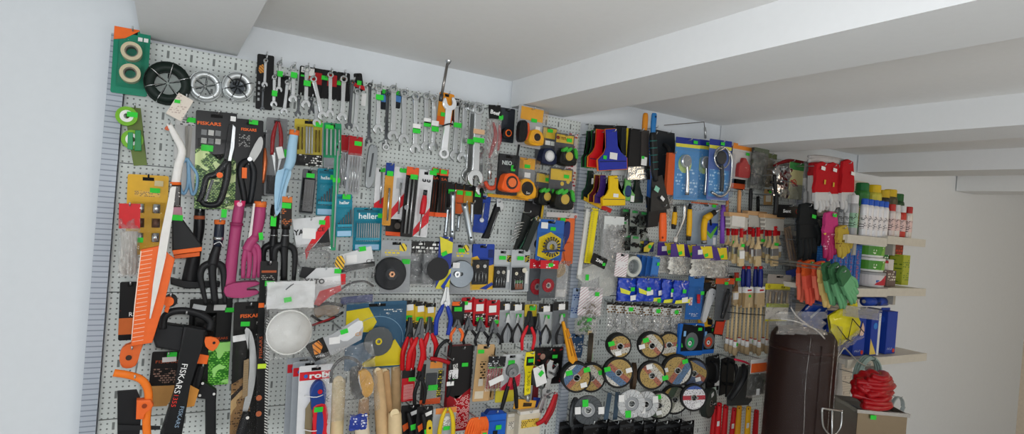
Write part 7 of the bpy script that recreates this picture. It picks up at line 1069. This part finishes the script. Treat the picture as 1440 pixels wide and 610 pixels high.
def glove(lab, x0, y0, x1, y1, d, cuff, hand, split=.5, grp=None, lean=0, tagc=None, n=4, name='work_glove', fr=.0105, hl=None, bump=.3):
    'a glove hung by its cuff: cuff, palm, fingers, thumb'
    s = T(name, lab, 'glove', ((x0+x1)/2+lean, y0), ((x0+x1)/2-lean, y1), x1-x0, d, grp); mc = m(cuff, .8, 0, .12, 0, bump); mh = m(hand, .75, 0, .1, 0, bump)
    s.poly('cuff', [(.12, 0), (.88, 0), (.94, split*.6), (1.0, split), (.02, split), (.06, split*.6)], mc, .014, .008, .004, 2); 
    s.poly('palm', [(.03, split*.97), (.98, split*.97), (1.0, split+(1-split)*.45), (.04, split+(1-split)*.45)], mh, .016, .009, .004)
    for k in range(n):
        u = (k+.5)/n; e = 1-(.06, .0, .03, .14)[k % 4]
        s.rod('finger', [(.06+.88*u, split+(1-split)*.38, .001), (.05+.9*u, split+(1-split)*.7, .004+.003*(k % 2)), (.04+.92*u+.03*math.sin(k*2), e, .002)], [fr*.95, fr, fr*.7], mh, .9, 8)
    s.rod('thumb', [(.9, split*1.02, .004), (1.12, split+(1-split)*.32, .006), (1.08, split+(1-split)*.62, .004)], [fr, fr, fr*.7], mh, .9, 8)
    if tagc: s.tagp(*tagc[:2], tagc[2], .026, .014, .014, -.1)
    hook((x0+x1)/2+lean, y0+3, d, hl or lab.split(' with')[0].split(',')[0]); return s
RG, GW = '#b3151f', '#c3c3c2'
glove('red and grey work glove at the emblem card side of the rack', 1129, 228, 1146, 292, .12, '#8f8d8d', GW, .35, 'red work gloves', 1); glove('red and grey work glove second from the emblem card', 1137, 226, 1156, 296, .17, '#a82028', GW, .3, 'red work gloves', 1)
glove('red work glove with white label and yellow mark, front of the rack', 1144, 230, 1165, 298, .24, RG, GW, .6, 'red work gloves', 1, (.4, .1, PAPER)).tagp(.55, .38, m('#c9a83a', .6), .01, .018, .013)
glove('red work glove with white label, beside the front one on the rack', 1158, 231, 1180, 299, .205, RG, GW, .62, 'red work gloves', 1, (.5, .12, PAPER)).tagp(.45, .42, m('#c9a83a', .6), .01, .018, .013)
glove('red work glove hung last on the rack with an oval white label', 1181, 227, 1199, 298, .22, RG, GW, .62, 'red work gloves', 1, (.75, .24, PAPER)); glove('grey-cuffed work glove between the labelled red ones', 1171, 229, 1186, 299, .15, '#b9b5b5', GW, .4, 'red work gloves', 1)
s = T('glove_rack', 'row of grey folded cuffs along the top of the red glove rack', 'gloves', (1162, 219), (1162, 233), 0, .2); s.rod('folded_cuff', [(1137, 226), (1150, 224), (1170, 226), (1188, 230)], [.008, .011, .011, .009], m('#b9b7b6', .8, 0, .15, 0, .4), .9, 10); s.rod('folded_cuff', [(1137, 220), (1155, 221), (1175, 224), (1187, 226)], [.006, .009, .009, .007], m('#a8a5a4', .8, 0, .15, 0, .4), .9, 10); hook(1165, 226, .19, 'folded grey cuffs')
glove('black knitted glove with a green price sticker', 1121, 287, 1147, 366, .22, '#14181a', '#121618', .35, None, 1, (.72, .22, None), fr=.014); 
s = card('glove_pack', 'black pack with a bright reflective edge beside the black knitted glove', 'gloves', (1152, 303), (1149, 372), 22, .17, m('#10171a', .35)); s.rod('reflex_edge', [(.62, .03, .006), (.8, .15, .008), (.72, .32, .008), (.8, .5, .006), (.6, .62, .006)], .003, m('#eceeee', .2), .6); s.rect('lower_print', 0, .55, 1, 1, printed('#11171b', '#2c4a8c', .5, .4), .0005, .0008); hook(1152, 306, .17, 'reflective-edged black pack')
s = T('sponge_pack', 'blue and white glove tips hanging under the black knitted glove', 'gloves', (1130, 335), (1129, 372), 0, .15); 
for k, (x, c) in enumerate(((1124, '#c9cdd2'), (1131, '#c9cdd2'), (1140, '#2a4aa0'))): s.rod('finger', [(x+1, 336), (x, 350), (x-.5, 359+k)], [.009, .010, .006], m(c, .7), .9, 8)
hook(1131, 338, .15, 'blue and white glove tips')
PFL = printed('#a8285e', '#d9a0b4', .6, .42, .6, '#d6b84a')
s = glove('pink flower-printed glove hanging by the shelf', 1157, 299, 1176, 366, .26, '#c03a78', '#a8285e', .42, None, 1, (.6, .05, None), hl='pink flower-printed glove')
for o in [q for q in s.e.children if q.name.split('.')[0] in ('palm', 'finger')]: o.data.materials[0] = PFL
s = glove('yellow flower-printed glove beside the pink one', 1176, 318, 1192, 362, .28, '#b39a3a', '#a8923a', .4, None, -1, hl='yellow flower-printed glove')
for o in [q for q in s.e.children if q.name.split('.')[0] in ('palm', 'finger')]: o.data.materials[0] = printed('#b39c3c', '#7a5a2a', .6, .45, .6, '#d6cf8a')
for k, (x0, y0, x1, y1, d, c, c2, lab) in enumerate(((1121, 366, 1136, 424, .195, '#d9542a', '#ec7a60', 'coral rubber glove with an orange cuff, nearest the clear stick sleeve'), (1130, 367, 1147, 428, .235, '#e0602a', '#e8604c', 'coral rubber glove in the middle of the coral bunch'), (1144, 369, 1162, 422, .275, '#e05a3a', '#ee7a62', 'coral rubber glove in front, next to the yellow glove'))): glove(lab, x0, y0, x1, y1, d, c, c2, .3, None, -2 if k else 1, (.6, .06, None) if k else None, 4, 'rubber_glove', .0105, bump=.05)
glove('pale yellow rubber glove between coral and green ones', 1153, 374, 1170, 431, .306, '#d9b46a', '#e3c37a', .35, None, -4, None, 4, 'rubber_glove', .0105, bump=.05)
for k, (x0, y0, x1, y1, d, lab) in enumerate(((1161, 371, 1173, 428, .345, 'green rubber glove tucked behind the pale yellow one'), (1172, 373, 1187, 432, .373, 'green rubber glove in the middle of the green bunch'), (1185, 379, 1199, 424, .40, 'green rubber glove reaching toward the blue boxes'))): glove(lab, x0, y0, x1, y1, d, '#3a6a44', '#6ba878', .35, None, -6-2*k, None, 4, 'rubber_glove', .0085, bump=.05)
s = T('glove_bag', 'glossy blue glove bag slanting above the brown roll', 'bag', (1137, 425), (1152, 466), 34, .115); s.film('bag_front', 0, 0, 1, 1, m('#1f49b0', .2, 0, .15, .6), .012, .005, bulge=.012); s.rect('card', .03, .02, .97, .98, m('#1a3a8c', .4), .003); s.poly('white_print', [(.2, .2), (.6, .25), (.65, .32), (.2, .28)], m('#9fb4dc', .5), .0006, .028); hook(1137, 428, .115, 'glossy blue glove bag')
s = T('glove_bag', 'yellow glove bag with black crossing lines', 'bag', (1182, 432), (1188, 478), 38, .29); s.film('bag_front', 0, 0, 1, 1, m('#dcd21f', .3, 0, .08, .4), .012, .004, bulge=.012); s.rect('card', .03, .02, .97, .98, m('#b8b01a', .4), .003)
for pts in ([(.05, .3), (.3, .8), (.45, .95)], [(.6, .35), (.35, .85)], [(.6, .35), (.95, .95)], [(.75, .95), (.95, .6)]): s.rod('black_line', [(u, v, .032) for u, v in pts], .0022, BLACK, .5, 6, sm=0)
s.film('clear_edge', -.08, .8, .9, 1.08, BAG, .03, .004); hook(1182, 434, .29, 'yellow glove bag')
# shelving on the wall
SHW = m('#d4d0c6', .5)
def world_x(px, py, d): return P(px, py, d).x
DSH = .30
def board(lab, pl, pr, th, d=DSH, d0=.012):
    a = P(pl[0], pl[1], d); xr = world_x(pr, pl[1]+(pr-pl[0])*.086, d); o = T('wall_shelf', lab, 'shelf', pl, (pl[0], pl[1]+1), 0, d)
    y0 = WALL_Y+.024-o.e.location.y; x = xr-o.e.location.x; z = 0.0
    link('board', boxm((0, .004, -th), (x, y0, 0)), SHW, o.e); link('price_rail', boxm((0, -.006, -th-.012), (x, .004, .002)), m('#c6c2b6', .35), o.e); link('bracket', boxm((x*.5, .05, -th-.06), (x*.5+.02, y0, -th)), m('#a8a59c', .5), o.e)
    return o, a.z
b1, z1 = board('upper white shelf carrying the spray cans and tubes', (1190, 329), 1246, .02)
b2, z2 = board('lower white shelf carrying the blue boxes and paint tubs', (1166, 404), 1246, .02)
b3, z3 = board('upper white shelf section at the far end', (1246.6, 331), 1300, .02); b4, z4 = board('lower white shelf section at the far end', (1246.6, 404), 1300, .02)
def stand(name, lab, cat, px, d, z, grp=None):
    'an object standing on a board at height z, its middle under this column of the photograph'
    lo, hi = 0.0, 700.0
    for _ in range(40):
        mid = (lo+hi)/2
        if P(px, mid, d).z > z: lo = mid
        else: hi = mid
    p = P(px, lo, d); e = bpy.data.objects.new(name, None); C.objects.link(e); e.location = (p.x, p.y, z+.0005); e.empty_display_size = .02; tagprops(e, lab, cat, grp); return e
def can(lab, px, d, z, h, r, body, cap, caph, name='spray_can', cat='spray can', label=None, grp=None, dome=True):
    e = stand(name, lab, cat, px, d, z, grp)
    link('body', lathe_z([(r*.96, 0), (r, .003), (r, h-caph-.012), (r*.92, h-caph-.004), (r*.8, h-caph)], 0, 0, 20), m(body, .35, .1), e, False); link('cap', lathe_z([(r*.84, h-caph), (r*.84, h-.004), (r*.75, h)], 0, 0, 20), m(cap, .4), e)
    if label: link('label_band', lathe_z([(r*1.015, h*.18), (r*1.015, h*.55)], 0, 0, 20), printed(label, '#2a2a2a', 1.2, .5), e)
    return e
for k, (x, d, h, body, cap, lab, band, lab2) in enumerate(((1183, .2, .17, '#8f9294', '#c9c9c9', 0, '#b9bcbc', 'silver spray can nearest the pink glove'), (1191, .23, .165, '#9a9d9f', '#a9abab', 0, '#c6c8c8', 'silver spray can second from the pink glove'), (1198, .25, .165, '#a3a5a6', '#d0d0d0', 0, '#8fb89a', 'silver spray can with a greenish label'), (1207, .14, .24, '#3a7a3a', '#1d6a35', 0, '#d6cf5a', 'tall green-capped spray can'), (1224, .14, .24, '#c9c04a', '#dcb91f', 0, '#4a8a3a', 'tall yellow-capped spray can next to the green-capped one'), (1237, .13, .225, '#3a3a34', '#c9a91f', 0, '#b9b29a', 'dark spray can with a yellow cap'), (1247, .12, .225, '#54503a', '#cfae22', 0, '#c9c08a', 'spray can with a yellow cap over the far shelf joint'), (1257, .12, .21, '#2c4a30', '#1d5a2c', 0, '#8a8a7a', 'dark green spray can at the far end'))):
    can(lab2, x, d, z1 if x < 1246 else z3, h, .032 if k > 2 else .0175, body, cap, .035, label=band)
for k, x in enumerate((1212.5, 1219.5, 1227, 1234, 1241)): can('white glue tube with a blue cap, '+('first', 'second', 'third', 'fourth', 'last')[k]+' from the spray cans', x, .265, z1, .155, .0165, '#d6d6d8', '#2456b8', .025, 'glue_tube', 'tube', '#d9d4d4', 'white tubes with blue caps')
for k, (x, c, cp) in enumerate(((1251, '#cfc4c0', '#b8322c'), (1258, '#d2cdc8', '#c9c9c9'), (1266, '#b5382c', '#d0d0d0'), (1275, '#cfc9c0', '#a82a2a'))): can('pinkish white tube standing at the far shelf end, '+('first', 'second', 'third', 'last')[k]+' after the shelf joint', x, .25, z3, .14, .0175, c, cp, .03, 'glue_tube', 'tube', '#d6b9b4')
def box(lab, px, d, z, w, h, dep, body, front, name='carton', cat='box', grp=None, strip=None):
    e = stand(name, lab, cat, px, d, z, grp); link('carton_body', boxm((-w/2, 0, 0), (w/2, dep, h)), m(body, .45), e); link('front_print', boxm((-w*.46, -.0008, h*.04), (w*.46, 0, h*.96)), front, e); link('side_print', boxm((-w/2-.0008, dep*.05, h*.04), (-w/2, dep*.95, h*.96)), front, e)
    if strip: link('strip_print', boxm((-w*.16, -.0016, h*.12), (w*.16, -.0008, h*.85)), printed(strip[0], strip[1], 1.4, .6), e)
    return e
for k, x in enumerate((1171.5, 1179, 1186.5, 1194, 1203)): box('tall narrow blue box with a reddish vertical print, '+('first', 'second', 'third', 'fourth', 'last')[k]+' from the gloves', x, .24, z2, .036 if k < 4 else .05, .175, .1, '#22488f', printed('#2458a0', '#3a7ab8', .6, .5), 'carton', 'box', 'tall narrow blue boxes', ('#3a5a9a', '#c9584a'))
def tub(lab, px, d, z, r, h, body, lid, band, name='paint_tub', lidh=.012):
    e = stand(name, lab, 'tub', px, d, z); link('body', lathe_z([(r*.92, 0), (r*.95, .003), (r, h-lidh)], 0, 0, 28), m(body, .45), e, False); link('lid', lathe_z([(r*1.04, h-lidh), (r*1.04, h-.003), (r*.98, h)], 0, 0, 28), m(lid, .4), e); link('label_band', lathe_z([(r*.965+.0025, h*.15), (r*.985+.0025, h*.8)], 0, 0, 28), band, e); return e
GT = printed('#4f8f34', '#d9e0c4', .5, .45, .4, '#7ab04a'); RB = printed('#c9c5c6', '#3a5aa0', .35, .5, .4, '#b8303c')
tub('blue, white and red tin at the bottom of the tub stack', 1222, .22, z2, .058, .064, '#c9c9cb', '#9a9a9c', RB); tub('white tub with a green landscape band, middle of the stack', 1222, .22, z2+.0655, .056, .06, '#d9dad6', '#dcdcd8', GT); tub('white tub with a green landscape band, on top of its twin', 1222, .22, z2+.127, .056, .06, '#d9dad6', '#dcdcd8', GT)
for k, x in enumerate((1196, 1209, 1221, 1232)): tub('red-lidded tin on the back row, '+('first', 'second', 'third', 'last')[k]+' behind the blue boxes and tubs', x, .07, z2, .033, .225, '#b9bcc9', '#b3182a', RB, 'paint_tin')
tub('red and white tin standing beside the tub stack', 1236, .2, z2, .028, .115, '#c9bfbf', '#a8202c', RB, 'paint_tin'); box('green and white carton above the red and white tin', 1243, .15, z2, .045, .235, .04, '#2f6a3c', printed('#3a7a48', '#d9ddd6', .5, .5))
box('small white carton past the tub stack', 1250, .2, z4, .05, .115, .06, '#d3d0cc', printed('#d3d0cc', '#6a6a78', 1, .4)); box('flower-printed seed carton at the front of the far shelf', 1252, .27, z4, .075, .07, .03, '#5a4a48', printed('#6a5a54', '#d9d4c4', .5, .5, .4, '#3a3a4a')); box('brown and red packet on the far shelf', 1259, .12, z4, .09, .22, .05, '#6a2a20', printed('#7a3020', '#b8452c', .4, .5)); box('yellow-green carton at the far shelf end', 1272, .2, z4, .06, .14, .06, '#a8b03a', printed('#a8b03a', '#5a7a2a', .6, .5))
# blue boxes below the shelf, standing on a lower shelf
b5, z5 = board('bottom white shelf under the blue glove boxes', (1190, 505), 1300, .02, .30)
BXF = printed('#1f3f9c', '#c9a58a', .28, .36, .35, '#2a4fb4')
for k, (x, d, w, h, lab) in enumerate(((1206, .27, .085, .17, 'dark blue box with a hand picture beside the yellow glove bag'), (1228, .28, .072, .18, 'blue box with a white edge and yellow corner, middle of three'), (1251, .275, .08, .185, 'blue box with pictures and a red dot, last of three'))):
    e = box(lab, x, d, z5, w, h, .12, '#1d3a94', BXF); hw = w/2
    if k == 1: link('white_edge', boxm((hw*.5, -.0018, .0), (hw*.95, -.0009, h)), m('#d3d6d8', .5), e); link('yellow_corner', prism([(-hw*.9, .005), (-hw*.9, h*.4), (hw*.4, .005)], -.0018, .0008), m('#d9bf5a', .5), e); link('oval_print', lathe_y([(0, -.002), (.014, -.002), (.014, -.001), (0, -.001)], -hw*.1, h*.7, 20), m('#2f7ac9', .4), e)
    if k == 0: link('hand_print', prism(smooth_closed([(-.01, h*.55), (.025, h*.5), (.03, h*.68), (.015, h*.82), (.008, h*.7), (-.012, h*.66)], 3), -.0018, .0008), m('#d9b8a0', .6), e)
    if k != 1: link('red_dot', lathe_y([(0, -.002), (.009, -.002), (.009, -.001), (0, -.001)], hw*.6, .014, 16), m('#c9402c', .5), e); link('foot_print', boxm((-hw*.7, -.0018, h*.1), (hw*.3, -.0009, h*.15)), printed('#1d3a94', '#b9c4dc', 1.5, .6), e)
    link('carry_flap', boxm((-hw*.8, .03, h), (hw*.8, .034, h+.012)), m('#1f3f9c', .45), e)
for k, x in enumerate((1240, 1252)):
    e = stand('blue_roll', ('blue plastic roll lying on the blue boxes', 'second blue plastic roll at the far end')[k], 'roll', x, .26, z5+.199); link('roll', sweep([(-.05, .05, .02), (.05, .05, .02)], .02, 1, 16), m('#2a4aa8', .35), e, True); link('core', sweep([(-.052, .05, .02), (.052, .05, .02)], .008, 1, 12), m('#b9b5aa', .6), e)
s = T('film_pouch', 'greyish clear bag slumped over the blue boxes', 'bag', (1212, 432), (1210, 447), 50, .335); s.film('bag_front', 0, 0, 1, 1, clear('#e6e6e6', .03, .2, 1.0, .15), .01, .004, bulge=.012); s.film('bag_back', 0, 0, 1, 1, FOGGY, 0, .001); hook(1212, 433, .335, 'greyish clear bag')
# brown leatherette roll standing on the floor
e = bpy.data.objects.new('leatherette_roll', None); C.objects.link(e); tagprops(e, 'tall roll of dark brown leatherette wrapped in clear film', 'roll'); pc = P(1124, 545, .36); pz = P(1124, 462, .36).z; pe = P(1162, 545, .36).x-pc.x; e.location = (pc.x, pc.y, 0)
BRN = m('#26120c', .55, 0, .12, .0, .1)
R0 = pe*.68
link('roll', lathe_z([(R0, 0.001), (R0, .3), (R0*1.01, .7), (R0, pz-.06), (R0*.97, pz-.03), (R0*.85, pz-.008), (R0*.6, pz)], 0, 0, 40), BRN, e, True)
link('seam', sweep([(-R0*.45, -R0*.9, .01), (-R0*.42, -R0*.915, .6), (-R0*.44, -R0*.91, pz-.04)], .003, 1, 6), m('#24100c', .5), e, True); link('fold_ring', lathe_z([(R0*1.012, pz-.075), (R0*1.02, pz-.07), (R0*1.012, pz-.062)], 0, 0, 40), m('#2f1610', .4), e, True)
bm = bmesh.new(); rnd = random.Random(3); rings = []
for j in range(24):
    z = .02+(pz-.0)*j/23; rings.append([bm.verts.new(((R0*1.05+rnd.uniform(-.003, .004)+(.012*(j == 23)))*math.cos(2*PI*k/36), (R0*1.05+rnd.uniform(-.003, .004))*math.sin(2*PI*k/36), z)) for k in range(36)])
for a, b in zip(rings, rings[1:]):
    for k in range(36): bm.faces.new((a[k], a[(k+1) % 36], b[(k+1) % 36], b[k]))
for a_, r_ in ((-2.35, .0025), (-1.6, .0018), (-1.2, .003)):
    rn_ = random.Random(int(a_*100)); link('wrap_sheen_streak', sweep(smooth_open([((R0*1.055)*math.cos(a_+rn_.uniform(-.06, .06)), (R0*1.055)*math.sin(a_+rn_.uniform(-.06, .06)), zz_*pz) for zz_ in (.4, .6, .75, .88, .99)], 5), r_, .4, 6), clear('#ffffff', .10, .16, .8, .0, .6), e, True)  # thin clear strips added to draw sheen streaks down the wrap
link('clear_wrap', bm, clear('#ffffff', .0, .10, .25, .0, .35), e, True)
s = T('film_curl', 'loose clear film hanging over the top of the brown roll', 'film', (1112, 436), (1128, 466), 0, .475)
s.film('film_sheet', 1093, 438, 1160, 470, clear('#ffffff', .10, .12, 1.0, .12), .0, .008, 14, 8)
for pts in ([(1098, 448), (1120, 452), (1145, 462), (1160, 476)], [(1112, 432), (1122, 446), (1138, 458)]): s.rod('fold', [(a, b, .01) for a, b in pts], .003, clear('#ffffff', .25, .1, .6, .2), .5, 6)
# stainless bin, coil, red bag
e = bpy.data.objects.new('steel_bin', None); C.objects.link(e); tagprops(e, 'stainless steel square bin holding a red plastic bundle', 'bin'); a = P(1207, 575, .51); e.location = (a.x, a.y, 0)
STB = m('#a9a59e', .3, .9, .06); wd = .17; dp = .17; zt = a.z
rot = math.radians(-32); e.rotation_euler = (0, 0, rot)
link('front_wall', boxm((0, 0, .003), (wd, .004, zt)), m('#8f7f68', .35, .7, .06), e); link('side_wall', boxm((-.0, .004, .003), (.004, dp, zt)), STB, e); link('far_wall', boxm((.004, dp-.004, .003), (wd, dp, zt)), STB, e); link('end_wall', boxm((wd-.004, .004, .003), (wd, dp-.004, zt)), STB, e); link('base_plate', boxm((.004, .004, .0), (wd-.004, dp-.004, .004)), STB, e); link('top_plate', boxm((.004, .004, zt-.02), (wd-.004, dp-.004, zt-.016)), m('#6d6a66', .4, .7), e)
bm = bmesh.new(); add_box(bm, (-.006, -.006, zt-.012), (wd+.006, .006, zt)); rim = link('rim', bm, m('#c3bfb8', .25, .9), e); rim2 = link('rim', boxm((-.006, .006, zt-.012), (.006, dp, zt)), m('#c3bfb8', .25, .9), e)
link('price_sticker', boxm((.04, -.0075, zt-.03), (.06, -.006, zt-.015)), GREEN_TAG, e)
cen = e.matrix_world
def inbin(x, y): return Vector((a.x+x*math.cos(rot)-y*math.sin(rot), a.y+x*math.sin(rot)+y*math.cos(rot), zt))
c0 = inbin(.078, .075)
def bundle(name, lab, cat, loc, w, dth, h, mat, seed, n=9, part='fold'):
    e2 = bpy.data.objects.new(name, None); C.objects.link(e2); e2.location = loc; tagprops(e2, lab, cat); rnd = random.Random(seed)
    for k in range(n):
        z = h*(k+.3)/n; sx = w*(1-.35*(k/n)**2)
        pts = [(-sx/2+rnd.uniform(-.01, .01), rnd.uniform(-dth, dth)*.4, z), (-sx*.2, -dth*.5+rnd.uniform(-.01, .01), z+rnd.uniform(-.008, .012)), (sx*.2, -dth*.45+rnd.uniform(-.012, .012), z+rnd.uniform(-.008, .012)), (sx/2+rnd.uniform(-.01, .01), rnd.uniform(-dth, dth)*.4, z)]
        link(part, sweep(smooth_open(pts, 6), [h/n*.9]*(len(smooth_open(pts, 6))), 1.6, 8), mat, e2, True)
    bm = bmesh.new(); bmesh.ops.create_icosphere(bm, subdivisions=4, radius=1); rn = random.Random(seed+1)
    for v in bm.verts: k = 1+.13*math.sin(9*v.co.x+5*v.co.z+seed)*math.sin(7*v.co.z-4*v.co.y); v.co = Vector((v.co.x*w*.5*k, v.co.y*dth*.6*k, h*.5+v.co.z*h*.52*k))
    link('bundle_body', bm, mat, e2, True); return e2
bundle('red_bundle', 'crumpled glossy red plastic gloves bundled on the stainless bin', 'gloves', c0+Vector((-.03, -.015, .014)),   .155, .085, .115, m('#a00c16', .3, 0, .12, .2), 4)
s = T('cable_coil', 'grey-green coated cable coil behind the red bundle', 'cable coil', (1218, 499), (1213, 556), 56, .322); R = s.H/2; x0, _y, z0 = s.q3(.5, .5); pts = []
for k in range(9*28+1): t = 2*PI*k/28; rr_ = R*(.97-.1*((k//28) % 3)/3); pts.append((x0+rr_*math.cos(t), -.03*k/252, z0+rr_*math.sin(t)))
link('cable', sweep(pts, .0042, 1, 7), m('#8fa39e', .35, 0, .1), s.e, True); s.rod('tie', [(.5, -.02, -.004), (.5, .02, .035), (.5, .09, .03), (.5, .1, -.006)], .002, m('#5a6a66', .4)); hook(1218, 512, .322, 'cable coil')
s = T('wire_bracket', 'chrome wire bracket bent beside the cable coil', 'bracket', (1184, 488), (1176, 503), 0, .40); s.rod('wire', [(1174, 500), (1180, 499), (1186, 490), (1190, 491), (1204, 506), (1216, 514)], .0026, CHROME, 1, 8)
s = T('grey_sheet', 'light grey board standing between the brown roll and the red bundle', 'board', (1166, 488), (1172, 640), 26, .2); s.rect('sheet', 0, 0, 1, 1, m('#a9a8a8', .5), .006, 0, .001); s.rect('lower_fold', .5, .0, 1.2, .52, m('#b3b2b1', .5), .004, -.007); hook(1166, 490, .2, 'light grey board')
s = T('wire_stand', 'chrome wire frame in front of the brown roll and bin', 'wire frame', (1171, 574), (1170, 640), 0, .56)
s.rod('wire', [(1156, 574), (1158, 600), (1170, 612), (1182, 600), (1184, 576)], .0028, CHROME, 1, 8); s.rod('wire', [(1170, 575), (1170, 640)], .0028, CHROME, 1, 8, sm=0); s.rod('top_bar', [(1156, 574), (1170, 576), (1184, 578)], .003, CHROME, 1, 8)
pz2 = P(1170, 640, .56); link('leg', sweep([(0, 0, 0), (0, 0, -pz2.z+.001)], .003, 1, 8), CHROME, s.e)
s = card('dark_card', 'black and red card tucked behind the cable coil', 'card', (1237, 532), (1233, 562), 20, .36, printed('#1a1718', '#b02430', .5, .45)); hook(1237, 534, .36, 'black and red card by the coil')
s = T('red_strap', 'dull red curved strip hanging past the cable coil', 'strap', (1244, 522), (1240, 604), 0, .39); s.rod('strap', [(1236, 522), (1248, 536), (1252, 556), (1246, 580), (1239, 604)], [.006, .011, .012, .011, .008], m('#a33a40', .45), .35, 8); hook(1238, 525, .39, 'dull red strip')
s = T('cable_coil', 'thin pale cable coil at the far lower edge', 'cable coil', (1262, 556), (1258, 588), 34, .38); R = s.H/2; x0, _y, z0 = s.q3(.5, .5); link('cable', sweep([(x0+R*(.9+.02*(k//24))*math.cos(2*PI*k/24), -.003*(k//24), z0+R*.9*math.sin(2*PI*k/24)) for k in range(97)], .003, 1, 6), m('#9aa3a3', .4), s.e, True); hook(1262, 558, .38, 'thin pale cable coil')
s = card('dark_basket', 'black slotted box at the far lower edge', 'box', (1258, 588), (1256, 640), 34, .17, m('#1c1c1e', .5), .03, slot=False); s.rect('slots', .1, .12, .9, .3, stripes('#1c1c1e', '#b9bab8', .008, .3, .4), .0006, .001); s.tagp(.8, .35); hook(1258, 590, .17, 'black slotted box')
